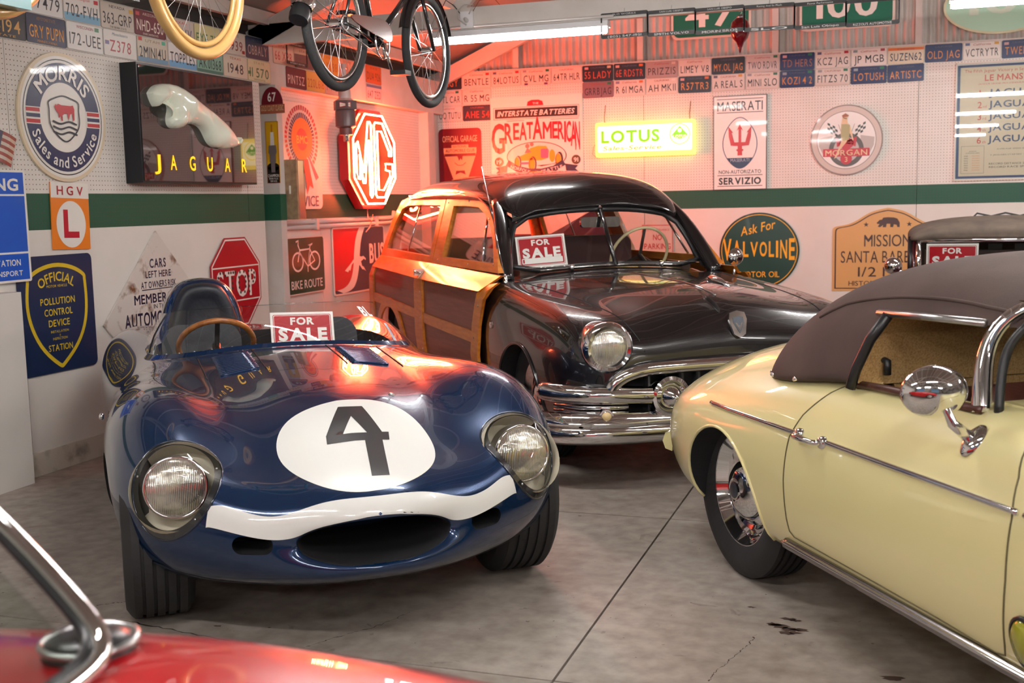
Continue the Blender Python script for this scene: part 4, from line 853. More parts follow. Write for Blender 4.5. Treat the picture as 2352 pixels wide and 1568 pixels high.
    # lit yellow box
    e = empty('lit_yellow_sign', 'lit yellow box sign with green lettering hanging on cords', 'sign', M=wall_frame('B', 2.056, 1.969, .006))
    LBX = mat('lit_yellow_face', srgb(250,236,90), .3, emit=1.5, ecol=(1.,.80,.14)); LBW = mat('lit_pale_face', (1,1,.7), .3, emit=1.7, ecol=(1.,.93,.42))
    b = MB(); b.prism(rrect(-.47,-.16,.47,.16,.02), 0, .09); b.build('case', LBX, e)
    GRL = mat('lit_green', srgb(110,190,30), .3, emit=.9, ecol=srgb(120,200,20)); OLV = mat('lit_olive', srgb(170,150,20), .3, emit=.55, ecol=srgb(190,165,20))
    tri = [(.0,.048),(.052,-.01),(.03,-.030),(0,-.036),(-.03,-.030),(-.052,-.01)]
    add_flat(e, [('pale_field', LBW, [poly(rrect(-.45,-.118,.45,.128,.02))]), ('green_lettering', GRL, [T('LOTUS',-.135,.03,.112,.56,.035)]), ('olive_lettering', OLV, [T('Sales-Service',-.115,-.078,.042,.56,.010,shear=.3)]), ('round_badge', LBX, [ring(.335,.03,.086,.097)]), ('badge_triangle', GRL, [poly([(x*1.45+.335, y*1.45+.035) for x, y in tri])]), ('badge_lettering', LBW, [T('LOTUS',.335,.008,.030,.12,.012), circ(.335,.062,.018,None,16)])], .0906)
    for x in (-.392,.420):
        mk('cord', *tube([(x,.155,.04),(x-.004,.22,.03),(x+.003,.33,.008)], .003, 6), mat('brown_cord', srgb(110,60,40), .8), e, True)
    mk('power_cord', *tube([(-.468,-.02,.03),(-.51,-.06,.02),(-.52,-.13,.01),(-.49,-.15,.01),(-.46,-.13,.02)], .002, 6), mat('brown_cord', srgb(110,60,40), .8), e, True)
    # trident sign
    BK = (34,30,32)
    tr = [(-.012,.0),(-.012,.12),(-.03,.10),(0,.165),(.03,.10),(.012,.12),(.012,.0),(.05,.0),(.075,.09),(.060,.085),(.105,.145),(.10,.05),(.082,-.03),(.02,-.035),(.02,-.06),(.035,-.07),(.02,-.085),(.022,-.12),(-.022,-.12),(-.02,-.085),(-.035,-.07),(-.02,-.06),(-.02,-.035),(-.082,-.03),(-.10,.05),(-.105,.145),(-.060,.085),(-.075,.09),(-.05,.0)]
    ov = smooth_poly([(0,.235),(-.055,.215),(-.13,.12),(-.165,0),(-.14,-.12),(-.06,-.215),(0,-.24),(.06,-.215),(.14,-.12),(.165,0),(.13,.12),(.055,.215)], 60)
    lo = [p for p in ov if p[1] < -.125]
    sign('trident_sign', 'framed white sign with a red trident in an oval', 'B', 2.932, 1.90, [(-.243,-.428),(.243,-.428),(.243,.428),(-.243,.428)], (58,48,44),
         [('white_field', (240,232,226), [rect(-.236,-.421,.236,.421)]), ('black_line', BK, [rect(-.21,.393,.21,.399), rect(-.21,.272,.21,.278), rect(-.205,-.298,.205,-.292), rect(-.205,-.396,.205,-.390)]), ('black_lettering', BK, [T('MASERATI',0,.335,.088,.41,.004), T('NON-AUTORIZATO',0,-.262,.034,.385,.010), T('SERVIZIO',0,-.345,.062,.385,.035)]), ('oval_outline', (60,56,96), [stroke(ov,.007,True)]), ('oval_foot', (34,50,84), [poly(lo)]), ('trident', (196,30,40), [poly([(x, y+.005) for x, y in tr])]), ('foot_lettering', (160,170,190), [T('MASERATI',0,-.157,.032,.17,.002)])], thick=.018)
    # girl and wheel sign
    flag = lambda s: [poly([(s*(.075+.022*i)+s*.0, .03+.02*j+.012*i) , (s*(.075+.022*(i+1)), .042+.02*j+.012*i), (s*(.075+.022*(i+1)), .062+.02*j+.012*i), (s*(.075+.022*i), .05+.02*j+.012*i)]) for i in range(4) for j in range(4) if (i+j) % 2 == 0]
    SK = (226,190,150)
    sign('domed_round_sign', 'round domed white sign with crossed chequered flags above a red engine', 'B', 3.872, 1.889, ellipse(0,0,.311,.311,64), (206,190,180),
         [('white_field', (236,230,226), [circ(0,0,.252)]), ('rim_line', (140,124,118), [ring(0,0,.250,.256), ring(0,0,.300,.311)]), ('grey_streak', (186,176,170), [poly([(-.24,.02),(-.12,.04),(-.12,-.09),(-.2,-.12),(-.235,-.05)]), poly([(.24,.02),(.12,.04),(.12,-.09),(.2,-.12),(.235,-.05)])]), ('wheel_disc', (84,76,72), [ring(0,-.08,.0,.15) if False else circ(0,-.085,.15)]), ('wheel_hub', (190,180,176), [circ(0,-.085,.11)]), ('chequered_flags', (50,46,44), flag(1)+flag(-1)), ('flag_pole', (150,130,110), [stroke([(-.07,.14),(-.02,.0)],.004), stroke([(.07,.14),(.02,.0)],.004)]), ('red_engine', (190,30,50), [circ(0,-.03,.065,.05), poly([(-.02,-.02),(.09,.03),(.08,-.06)]), poly([(.02,-.02),(-.09,.02),(-.08,-.06)]), poly(rrect(-.20,-.145,.20,-.075,.006)), circ(0,-.165,.05)]), ('cream_lettering', (226,190,150), [T('MORGAN',0,-.11,.052,.36,.008), T('3',0,-.17,.045,None,.01)]),
          ('seated_figure', SK, [poly([(-.035,.20),(-.045,.14),(-.05,.05),(-.04,.0),(-.06,-.06),(-.09,-.13),(-.105,-.165),(-.085,-.15),(-.05,-.08),(0,-.02),(.02,.02),(.03,.06),(.045,.02),(.055,-.01),(.06,0),(.05,.06),(.03,.13),(.01,.15),(.005,.19)]), circ(-.012,.205,.022,None,16)]), ('figure_dress', (168,160,110), [poly([(-.042,.14),(-.048,.04),(-.03,-.005),(.02,.0),(.028,.06),(.03,.13),(.0,.14)])]), ('figure_hair', (160,90,60), [poly([(-.04,.215),(-.01,.235),(.02,.215),(.012,.205),(-.03,.20)])])], thick=.02)
    # victory poster behind glass
    CRM = (226,208,182); RB = (56,70,118); RR = (206,78,62)
    e = sign('framed_poster', 'framed cream poster listing race placings in red and blue', 'B', 5.155, 2.002, [(-.38,-.497),(.38,-.497),(.38,.497),(-.38,.497)], (232,226,220),
         [('blue_border', (48,66,118), [rect(-.368,-.482,.368,.482)]), ('cream_field', CRM, [rect(-.345,-.462,.345,.462)]),
          ('red_lettering', RR, [T('The Fifth Jaguar Victory in Seven Years',.0,.430,.026,.62,.004), T('LE MANS',.0,.37,.052,.30,.022), T('24 HOUR GRAND PRIX D\'ENDURANCE',.0,.318,.014,.40,.002)]+[T(t,-.185,y,.055,None,.012) for t, y in (('1',.243),('2',.143),('3',.043),('4',-.057),('6',-.157))]+[T(t,-.145,y-.015,.024,None,.004) for t, y in (('st',.243),('nd',.143),('rd',.043),('th',-.057),('th',-.157))]),
          ('blue_lettering', RB, [T('JAGUAR',.085,y,.058,.40,.016) for y in (.245,.147,.049,-.049,-.147)]), ('small_lettering', (90,80,84), [frame2(-.325,-.44,-.14,-.205,.002), T('JAGUAR',-.232,-.25,.010,.06), T('LE MANS RECORDS',-.232,-.265,.010,.11)]+[T('195'+str(i),-.285,-.29-.02*i,.011,.03) for i in range(7)]+[T('AVERAGE SPEED 113 MPH',.1,-.235,.010,.28), T('5 JAGUARS STARTED  5 FINISHED',.1,-.285,.012,.38), T('RECORD DISTANCE 2732 MILES',.1,-.36,.016,.40,.006), T('RECORD RACE SPEED 113.8',.1,-.388,.016,.40,.006)]), ('orange_lettering', (226,140,70), [T('ENTRIES',-.205,-.29-.02*i,.010,.06) for i in range(7)])], thick=.01)
    b = MB().box(-.38,-.497,.0195,.38,.497,.0225); b.build('glass', GLASS, e)
    for x0, y0, x1, y1 in ((-.385,-.502,-.377,.502),(.377,-.502,.385,.502),(-.385,-.502,.385,-.494),(-.385,.494,.385,.502)): MB().box(x0,y0,0,x1,y1,.026).build('frame', mat('pale_frame', srgb(222,204,190), .4), e)
    YV = (240,176,16); GV = (22,62,52)
    sign('oil_sign', 'round dark green motor oil sign with yellow lettering', 'B', 3.108, .908, ellipse(0,0,.364,.352,64), (20,30,28),
         [('green_field', GV, [circ(0,0,.356,.345)]), ('yellow_ring', YV, [ring(0,0,.340,.347,64,.968)]), ('yellow_lettering', YV, [T('Ask For',-.01,.215,.085,.32,.010,shear=.25,rot=.22), T('MOTOR OIL',.005,-.215,.055,.36,.010)]+[T(ch, x, .02-.0, hh, ww, .022) for ch, x, hh, ww in (('V',-.292,.20,.078),('A',-.203,.165,.072),('L',-.122,.145,.05),('V',-.045,.135,.07),('O',.038,.135,.066),('L',.112,.145,.048),('I',.163,.155,.02),('N',.222,.17,.062),('E',.296,.20,.052))])], thick=.006)
    half = [tuple(q) for q in bspl(np.array([(-.475,-.37),(-.475,-.37),(-.475,.15),(-.475,.20),(-.44,.215),(-.34,.225),(-.25,.27),(-.15,.345),(0,.372)]), 40)]
    ms = half+[(-x, y) for x, y in half[::-1][1:]]; ms2 = [(x*.955, y*.95) for x, y in ms]; ms3 = [(x*.93, y*.925) for x, y in ms]
    BR = (70,40,36); bear = [(-.095,.04),(-.07,.065),(-.05,.068),(-.04,.085),(0,.088),(.05,.085),(.08,.075),(.10,.04),(.10,.0),(.08,.0),(.075,.02),(.05,.025),(.045,.0),(.02,.0),(.02,.03),(-.01,.03),(-.015,.0),(-.045,.0),(-.04,.02),(-.065,.0),(-.085,.005),(-.07,.03),(-.09,.03)]
    sign('mission_sign', 'tan road sign with a brown bear between two stars', 'B', 4.236, .91, ms, (216,164,100),
         [('brown_border', BR, [ring2d(ms2, ms3)]), ('bear', BR, [poly([(x, y+.20) for x, y in bear])]), ('star', BR, [star(-.185,.225,.024), star(.18,.225,.024)]), ('brown_lettering', BR, [T('MISSION',-.0,.085,.11,.40,.002), T('SANTA BARBARA',0,-.06,.11,.80,.002), T('1/2 MILE',0,-.195,.09,.50,.004), T('HISTORIC LANDMARK',0,-.30,.045,.66,.002)])], thick=.006)
    sd = [(-.305,.24),(-.24,.31),(-.12,.282),(0,.31),(.12,.282),(.24,.31),(.305,.24)]+[tuple(q) for q in bspl(np.array([(.27,.16),(.25,.05),(.30,-.08),(.22,-.22),(0,-.31),(-.22,-.22),(-.30,-.08),(-.25,.05),(-.27,.16)]), 30)]
    sign('route_shield_sign', 'white highway shield sign with a black outline behind the soft-top car', 'B', 5.20, .925, sd, (232,226,222), [('black_outline', (26,26,28), [stroke([(x*.95,y*.95) for x, y in sd],.016,True)])])
    sign('parking_ordinance_sign', 'white sign with red lettering about no parking', 'B', 2.157, .93, [(-.152,-.235),(.152,-.235),(.152,.235),(-.152,.235)], (232,214,206),
         [('red_border', (196,60,60), [frame2(-.148,-.231,.148,.231,.007)]), ('red_lettering', (190,48,52), [T('CITY ORDINANCE',0,.185,.02,.23,.002), T('NO',0,.115,.055,.085,.012), T('PARKING',0,.03,.055,.255,.010), T('BETWEEN',0,-.055,.055,.255,.010), T('8 AM - 6 PM',0,-.14,.04,.22,.006)])])
    sign('royal_sign', 'dark purple sign with large orange letters', 'B', 1.20, .99, [(-.48,-.20),(.50,-.20),(.50,.34),(.36,.34),(-.1,.10),(-.48,.10)], (58,34,62), [('orange_lettering', (244,150,30), [T('ROYAL',.0,-.01,.16,.84,.03)])])
    # upper green signs
    GG = (12,110,84)
    for a, z, w_, t, lab in ((2.66,3.06,.345,'47','green exit sign cut off by the beam with a white seven'), (3.86,3.06,.385,'100','green exit sign with white zeros behind the hanging frames')):
        sign('exit_sign', lab, 'B', a, z, rrect(-w_-.02,-.20,w_+.02,.20,.06), (226,214,204), [('green_field', GG, [poly(rrect(-w_,-.18,w_,.18,.055))]), ('white_number', W, [T(t,0,.02,.22,w_*1.35,.02)])], off=-.02)
    sign('pale_green_sign', 'large pale green oval sign behind the fluorescent strip', 'B', 5.12, 2.98, ellipse(0,0,.46,.245,48), (206,206,170), [('pale_field', (176,222,196), [circ(0,0,.44,.225)]), ('faint_lettering', (206,226,206), [T('101',0,.03,.2,.5,.02)])], off=-.02)
build_signs()
# ---------------------------------------------------------------- red neon octagon
def build_neon():
    e = empty('neon_sign', 'large red octagonal neon sign with glowing double outlines and two initials', 'sign', M=wall_frame('L', -1.695, 1.795, -.075))
    W2, H2 = .425, .395; c = .42
    def octa(k): return [(-W2*k,-H2*c*k),(-W2*k,H2*c*k),(-W2*c*k,H2*k),(W2*c*k,H2*k),(W2*k,H2*c*k),(W2*k,-H2*c*k),(W2*c*k,-H2*k),(-W2*c*k,-H2*k)]
    REDC = mat('red_enamel_case', srgb(176,16,26), .35, coat=.4)
    b = MB(); b.prism([(x,y) for x,y in octa(1.06)[::-1]], 0, .075); b.build('case', REDC, e)
    o2, i2 = octa(1.06), octa(.99); V = [(x,y,.075) for x,y in o2]+[(x,y,.083) for x,y in o2]+[(x,y,.083) for x,y in i2]+[(x,y,.075) for x,y in i2]
    mk('case_rim', V, [(k*8+i, k*8+(i+1) % 8, (k+1)*8+(i+1) % 8, (k+1)*8+i) for k in range(3) for i in range(8)], REDC, e)
    b = MB(); b.prism([(x,y) for x,y in octa(.985)[::-1]], .075, .078); b.build('face', mat('peach_face', (.010,.007,.005), .8, spec=.05), e)
    NEON = mat('neon_red', (1,.3,.2), .3, emit=NEON_E, ecol=(1.,.10,.035))
    def nt(P, closed=False, name='neon_tube'): mk(name, *tube([(x,y,.112) for x,y in P], .0062, 10, closed), NEON, e, True)
    nt(octa(.955), True)
    w, h = W2, H2
    nt([(-.84*w,-.28*h),(-.84*w,.30*h),(-.76*w,.36*h),(-.52*w,-.28*h),(-.28*w,.80*h),(-.20*w,.80*h),(-.14*w,.74*h),(-.14*w,-.76*h),(-.20*w,-.82*h),(-.26*w,-.76*h),(-.26*w,.40*h),(-.48*w,-.52*h),(-.56*w,-.52*h),(-.70*w,.08*h),(-.70*w,-.44*h),(-.78*w,-.42*h)], True)
    nt([(.80*w,.10*h),(.80*w,.26*h),(.40*w,.80*h),(.06*w,.80*h),(0,.74*h),(0,-.76*h),(.06*w,-.82*h),(.42*w,-.82*h),(.84*w,-.34*h),(.84*w,-.08*h),(.50*w,-.08*h),(.50*w,-.22*h),(.70*w,-.24*h),(.70*w,-.36*h),(.38*w,-.66*h),(.14*w,-.66*h),(.14*w,.62*h),(.34*w,.62*h),(.68*w,.20*h),(.68*w,.10*h)], True)
    for x, y in ((-.7,.6),(-.3,-.9),(.3,-.95),(.6,.55),(.9,0),(-.9,-.1),(.2,.9),(-.6,-.7)): mk('tube_support', *tube([(x*w*.95,y*h*.95,.078),(x*w*.95,y*h*.95,.104)], .006, 8), GLASS, e)
    mk('supply_cord', *tube([(-.02,-H2*1.06,.03),(-.05,-.50,.05),(.02,-.53,.05),(.05,-.47,.05),(.0,-.58,.04),(-.04,-.62,.02)], .005, 8), mat('pale_cord', srgb(226,180,160), .6), e, True)
build_neon()
# ================================================================ licence plates
PW, PH = .302, .151
PLATE_ME = {}
def plate_mesh():
    if 'p' not in PLATE_ME:
        b = MB(); b.prism(rrect(-PW/2,-PH/2,PW/2,PH/2,.012,4), 0, .0022); me = bpy.data.meshes.new('plate'); me.from_pydata(b.V, [], b.F); me.update(); PLATE_ME['p'] = me
    return PLATE_ME['p'].copy()
def plate(side, a, z, txt, label, bg, fg, top=None, topc=(170,60,60), bot=None, stick=(), band=None, off=.006, grp=None, tw=.86, gap=.09):
    M = wall_frame(side, a, z, off) @ Matrix.Rotation(random.uniform(-.012,.012), 4, 'Z')
    me = plate_mesh(); me.materials.append(mat('plate_%02x%02x%02x' % bg, srgb(*bg), .38, .0, coat=.3))
    o = bpy.data.objects.new('license_plate', me); COL.objects.link(o); o.matrix_world = M; setp(o, label, 'license plate', grp)
    parts = []
    if band: parts.append(('colour_band', paint(*band[0]), [rect(-PW/2+.004, band[1], PW/2-.004, band[2])]))
    n_ = max(len(txt), 4)
    parts.append(('plate_number', paint(*fg), [T(txt, 0, -.012, .068, PW*tw*min(1, .28+.115*n_), .004, gap=.16)]))
    if top: parts.append(('state_name', paint(*topc), [T(top, 0, .054, .017, .14, .004, shear=.25 if top[1:].islower() else 0)]))
    if bot: parts.append(('motto', paint(*fg), [T(bot, 0, -.062, .012, .15, .002)]))
    for x, y, c in stick: parts.append(('sticker', paint(*c), [rect(x-.018,y-.011,x+.018,y+.011)]))
    parts.append(('rim_line', paint(*[int(c*.8) for c in bg]), [ring2d(rrect(-PW/2,-PH/2,PW/2,PH/2,.012,4), rrect(-PW/2+.003,-PH/2+.003,PW/2-.003,PH/2-.003,.010,4))]))
    add_flat(o, parts, .0026, .0003); return o
def build_plates():
    WB, WK = (216,206,198), (44,42,46); BB, BO = (34,52,98), (206,128,52); DK = (34,44,58); RD, GN, OR, PK = (176,40,50), (40,120,90), (214,110,40), (206,160,160)
    X0, dX, Z1 = .209, .3076, 2.601
    cal = 'California'; CAL = 'CALIFORNIA'
    row1 = [('BUGGY','dark blue plate lettered BUGGY in orange',DK,OR,CAL,((.1,.055,OR),)), ('BENTLE','white plate lettered BENTLE',WB,WK,cal,((.115,.058,RD),)), ('84LOTUS','white plate starting with 84, right of the BENTLE plate',WB,WK,cal,((-.115,.058,(90,90,130)),(.115,.058,RD))), ('CVL MG','white plate starting CVL with purple lower corners',WB,WK,cal,((-.115,.058,(150,150,160)),(.115,.058,GN),(-.10,-.066,(96,60,110)),(.10,-.066,(96,60,110)))), ('64TR HLR','white plate lettered 64TR HLR',WB,WK,CAL,()), ('55 LADY','dark blue plate lettered 55 LADY',DK,(196,84,60),CAL,((-.11,.05,PK),(.11,.055,(206,186,160)))), ('6E RDSTR','dark blue plate lettered 6E RDSTR',DK,(196,84,60),CAL,((-.115,.05,PK),(.11,.055,OR))), ('PRIZZIS','grey-white plate lettered PRIZZIS',(168,152,150),(60,56,66),cal,((.11,.055,(206,190,180)),)), ('LIMEY V8','white plate lettered LIMEY V8',WB,WK,cal,()), ('MY.OL JAG','dark blue plate starting MY.OL',DK,BO,CAL,()), ('TWO RDVR','peeling white plate lettered TWO RDVR',(196,184,180),(70,64,72),cal,((.115,.058,GN),)), ('TD HERS','blue plate lettered TD HERS',BB,(150,100,84),CAL,((-.11,.048,PK),(.11,.058,GN))), ('KCZ JAG','white plate starting KCZ',WB,WK,cal,((-.115,.058,(90,90,120)),(.115,.058,RD))), ('JP MGB','white plate starting JP',(224,216,210),WK,cal,((-.115,.058,(130,150,160)),(.115,.058,(170,80,90)))), ('SUZEN62','cream plate lettered SUZEN62 with a sunset strip',(216,204,180),(40,56,84),cal,()), ('OLD JAG','blue plate starting OLD',BB,BO,CAL,()), ('VCTRYTR','white plate lettered VCTRYTR',(224,218,210),WK,cal,((-.115,.058,(90,110,150)),(.115,.058,(206,160,60)))), ('TWEETY','blue plate lettered TWEE, above the framed poster',BB,BO,CAL,((-.115,.048,PK),))]
    for i, (t, lab, bg, fg, top, sk) in enumerate(row1):
        plate('B', X0+dX*(i-1)+dX/2, Z1, t, lab, bg, fg, top, (170,70,66) if bg != BB and bg != DK else (90,90,110), stick=sk, band=((214,120,60),.042,.066) if t == 'SUZEN62' else None, grp='vanity plates along the back wall')
    row2 = [('GRRBJAG','purple-grey plate starting GRRB below 55 LADY',(130,104,112),(56,44,58),cal,((.11,.055,GN),)), ('R 61 MGA','white plate lettered R 61 with an orange sticker',WB,WK,cal,((-.115,.055,(130,130,170)),(.11,.055,OR))), ('AH MKII','white plate lettered AH MKII',(220,208,198),WK,CAL,((.11,.055,(230,220,215)),)), ('R57TR3','dark blue plate lettered R57TR3',DK,BO,CAL,((-.115,.05,PK),(.11,.058,OR))), ('A REAL S','white plate lettered A REAL S',WB,WK,CAL,((-.115,.058,(90,90,110)),(.11,.058,(206,150,60)))), ('MINI SLO','white plate ending in SLO',WB,WK,cal,((-.115,.058,(150,150,160)),(.115,.058,GN))), ('KOZI 4 2','blue plate lettered KOZI 4 2',BB,BO,CAL,((-.11,.05,(150,150,160)),(.11,.058,GN))), ('FITZS 70','white plate lettered FITZS 70',WB,WK,CAL,((-.11,.055,(150,150,150)),(.11,.058,GN))), ('LOTUSH','blue plate ending in USH beside the ARTISTC plate',BB,BO,CAL,((-.11,.05,(150,160,170)),(.11,.058,GN))), ('ARTISTC','blue plate lettered ARTISTC',BB,BO,CAL,())]
    for i, (t, lab, bg, fg, top, sk) in enumerate(row2): plate('B', X0+dX*(i+4)+dX/2, Z1-.153, t, lab, bg, fg, top, (150,70,60) if bg not in (BB, DK) else (90,90,110), stick=sk, grp='vanity plates along the back wall')
    for (i, j, t, lab, bg, fg, top, sk) in ((-1,1,'WITL CAR','white plate lettered WITL CAR',WB,WK,cal,((.1,.055,GN),)), (0,1,'R 55 MG','white plate lettered R 55 above the AHE 54 plate',WB,WK,cal,()), (-1,2,'TOO TUTU','white plate lettered TOO TUTU',WB,WK,cal,()), (0,2,'AHE 54','dark plate lettered AHE 54 in red',(40,44,60),(206,60,56),CAL,())):
        plate('B', X0+dX*i+dX/2, Z1-.157*j, t, lab, bg, fg, top, (170,70,66), stick=sk, grp='vanity plates along the back wall')
    Y0, Z2 = -5.796, 2.366
    GRP = 'out of state plates along the left wall'
    r2 = [('2-194','black plate ending 194 in gold numerals',(30,30,32),(214,160,80),None,(0,0,0),'STATE',(),None), ('GRY PUPN','navy plate lettered GRY PUPN in orange',(34,40,72),(226,150,36),'KEYSTONE STATE',(150,110,60),'PENNSYLVANIA',(),None), ('172-UEE','white plate lettered 172-UEE below a green barn picture',(222,220,216),(40,40,44),'WISCONSIN',(150,40,56),None,((.1,.055,(90,140,110)),),None), ('Z378','white plate lettered Z378 in red with a small flag',(220,216,210),(166,56,64),'Massachusetts',(90,110,130),None,((-.12,.0,(120,110,150)),),None), ('2MINI4U','cream plate starting with 2 and ending 4U',(206,196,180),(44,44,50),'UTAH',(150,120,80),None,((-.12,.06,(190,70,60)),(.11,.055,(80,180,150))),((110,150,180),-.072,-.045)), ('TOPPLES','white and blue plate lettered TOPPLES',(222,220,218),(40,42,52),'Washington',(190,60,60),None,(),((110,170,214),-.072,-.035)), ('AK01368','green mountain plate ending 01368',(128,178,160),(36,60,66),None,(0,0,0),None,(),((70,120,110),-.072,-.055)), ('1948','cream plate numbered 1948',(214,202,184),(48,46,52),'TEXAS',(186,60,56),None,(),None), ('11 570','cream plate numbered 11 570 in green',(214,208,170),(50,100,66),'STATE',(160,150,100),'FAMOUS POTATOES',((-.13,-.02,(60,120,80)),),None)]
    for i, (t, lab, bg, fg, top, tc, bot, sk, band) in enumerate(r2): plate('L', Y0+dX*(i-1)+dX/2, Z2, t, lab, bg, fg, top, tc, bot, sk, band, grp=GRP, off=.008)
    r1 = [('E-7479','white plate ending 7479',(216,214,212),(44,46,52),None,(0,0,0),None,(),None), ('702-FVH','white and blue plate lettered 702-FVH',(218,214,208),(40,46,58),'Washington',(196,70,64),None,((.12,.05,(190,50,60)),),((118,168,196),-.072,-.03)), ('363-GRP','grey plate lettered 363-GRP',(192,184,172),(48,46,48),'NEVADA',(50,50,56),'THE SILVER STATE',((.125,.045,(206,160,60)),),None), ('NHD-650','maroon plate lettered NHD-650',(104,30,44),(226,214,200),'ARIZONA',(206,180,170),'GRAND CANYON STATE',((-.12,.05,(190,80,80)),),None), ('D1 RVV','white plate ending RVV, seen through the gold wheel',(206,192,184),(60,54,84),'TEXAS',(186,66,60),None,(),None), ('FYE 717','cream plate with green numbers, seen through the gold wheel',(206,200,150),(70,120,80),None,(0,0,0),None,(),None), ('J-939','white plate ending 939 in dark red',(206,196,184),(130,50,56),'STATE',(110,150,130),None,((.12,-.05,(150,40,40)),),None), ('OBBALY','dark navy plate lettered OBBALY',(40,56,84),(176,170,166),'NEVADA',(96,106,120),None,((.09,.05,(190,160,120)),),None)]
    for i, (t, lab, bg, fg, top, tc, bot, sk, band) in enumerate(r1): plate('L', Y0+dX*i+dX/2-.012, Z2+.155, t, lab, bg, fg, top, tc, bot, sk, band, grp=GRP, off=.008)
    r3 = [(-3.135,1,'66 XPR','pinkish plate with red letters in the empty black frame',(214,190,170),(186,60,60)), (-2.83,1,'LCV2457','plate lettered LCV2457 with a mountain skyline',(206,186,160),(120,90,84)), (-2.96,0,'PINTSZ','maroon plate lettered PINTSZ',(100,28,42),(226,190,180)), (-2.655,0,'220L618','yellow plate numbered 220L618',(226,170,84),(190,96,50)), (-2.35,0,'PV 218','pale plate partly hidden behind the hanging plug',(214,190,176),(150,100,100)), (-2.10,1,'C 3 4E','peach plate seen through the rear bicycle wheel',(226,170,140),(190,80,70)), (-2.40,1,'NM 88','orange-yellow plate seen through the rear bicycle wheel',(226,160,60),(190,110,40)), (-1.605,1,'DUA 926','deep orange plate above the 647 ZED plate',(206,96,30),(110,60,30)), (-1.605,0,'647 ZED','pale plate with a blue top lettered 647 ZED',(206,190,190),(130,60,70))]
    for y, r, t, lab, bg, fg in r3: plate('L', y, Z2+.155*r, t, lab, bg, fg, 'STATE' if r else None, fg, None, (), ((90,110,150),.045,.068) if t == '647 ZED' else ((110,84,80),-.072,.03) if t == 'LCV2457' else None, grp='plates over the recessed bay', off=.008)
    # empty black plate frames hanging under the tie beam
    FT = [('SLO WORKS','(805) 547-1951'),('SAN LUIS OBISPO','SMITH VOLVO'),('SAN LUIS OBISPO','MORIN BROS'),('Racing And So Much','SLO'),('Power Performance','San Luis Obispo'),(' ','RIZZOLI\'S AUTOMOTIVE')]
    LB = ['the fluorescent strip','a frame with SMITH lettering','a frame with MORIN lettering','the red drop','a frame with Power Performance lettering','RIZZOLI lettering']
    labs = ['empty black plate frame with a phone number, next to the fluorescent strip','empty black plate frame with SAN LUIS OBISPO above SMITH lettering','empty black plate frame with MORIN lettering','empty black plate frame in front of the red glass drop','empty black plate frame with Power Performance lettering','empty black plate frame with RIZZOLI lettering']
    BFR = mat('frame_black', (.012,.013,.014), .4); LT = paint(206,204,200)
    def pframe(M, t, b, lab, par=None):
        o = empty('plate_frame', lab, 'plate frame', M=M, group='empty plate frames under the tie beam')
        V, Fc = ring2d(rrect(-.155,-.080,.155,.080,.012,4), rrect(-.146,-.056,.146,.058,.006,4)); n = len(V)
        mk('frame', [(x,y,0) for x,y in V]+[(x,y,.006) for x,y in V], [tuple(i+n for i in f) for f in Fc]+[f[::-1] for f in Fc]+[(i,(i+1)%(n//2),(i+1)%(n//2)+n,i+n) for i in range(n//2)]+[((i+1)%(n//2)+n//2,i+n//2,i+n+n//2,(i+1)%(n//2)+n+n//2) for i in range(n//2)], BFR, o)
        add_flat(o, [('frame_lettering', LT, [T(t,0,.069,.011,.15,.003), T(b,0,-.068,.014,.22,.004)])], .0066); return o
    for i, ((t, b), lab) in enumerate(zip(FT, labs)):
        M = Matrix(((1,0,0,2.655+.303*i),(0,0,-1,-3.437),(0,1,0,2.512-.006*i),(0,0,0,1))) @ Matrix.Rotation(random.uniform(-.015,.015), 4, 'Z')
        o = pframe(M, t, b, lab); mk('hanger', *tube([(.0,.078,.003),(.0,.11,-.01)], .002, 6), STEEL, o)
    o = pframe(wall_frame('L', -3.02, 2.53, .055), 'SAN LUIS OBISPO', 'INTEGRITY MOTORS', 'empty black plate frame with INTEGRITY lettering over a pink plate'); o['group'] = 'plates over the recessed bay'; MB().box(-.1,.06,-.05,-.09,.07,.001).build('hanger', STEEL, o)
build_plates()
# ================================================================ black estate car with wooden sides
BLACKP = mat('black_car_paint', (.006,.005,.006), .25, coat=1., coatr=.01)
MAPLE = mat('maple_varnish', srgb(206,128,44), .35, coat=.35, coatr=.08, noise=(7, srgb(178,98,30), .35, .7)); MAHOG = mat('mahogany_panel', srgb(122,66,52), .4, coat=.30, coatr=.06, spec=.3, noise=(5, srgb(98,52,42), .35, .7))
def grain(m, sc):
    n, l = nodes(m); tc = [x for x in n if x.type == 'TEX_COORD'][0]; t = [x for x in n if x.type == 'TEX_NOISE'][0]
    mp = n.new('ShaderNodeMapping'); mp.inputs['Scale'].default_value = sc; l.new(tc.outputs['Object'], mp.inputs[0]); l.new(mp.outputs[0], t.inputs['Vector'])
grain(MAPLE, (1,4,6)); grain(MAHOG, (.6,4,9))
def w_y(z):
    if z < .88: return .872-.12*max(0., .5-z)
    return .872-.127*(z-.88)/.105 if z < .985 else .745-.36*(z-.985)
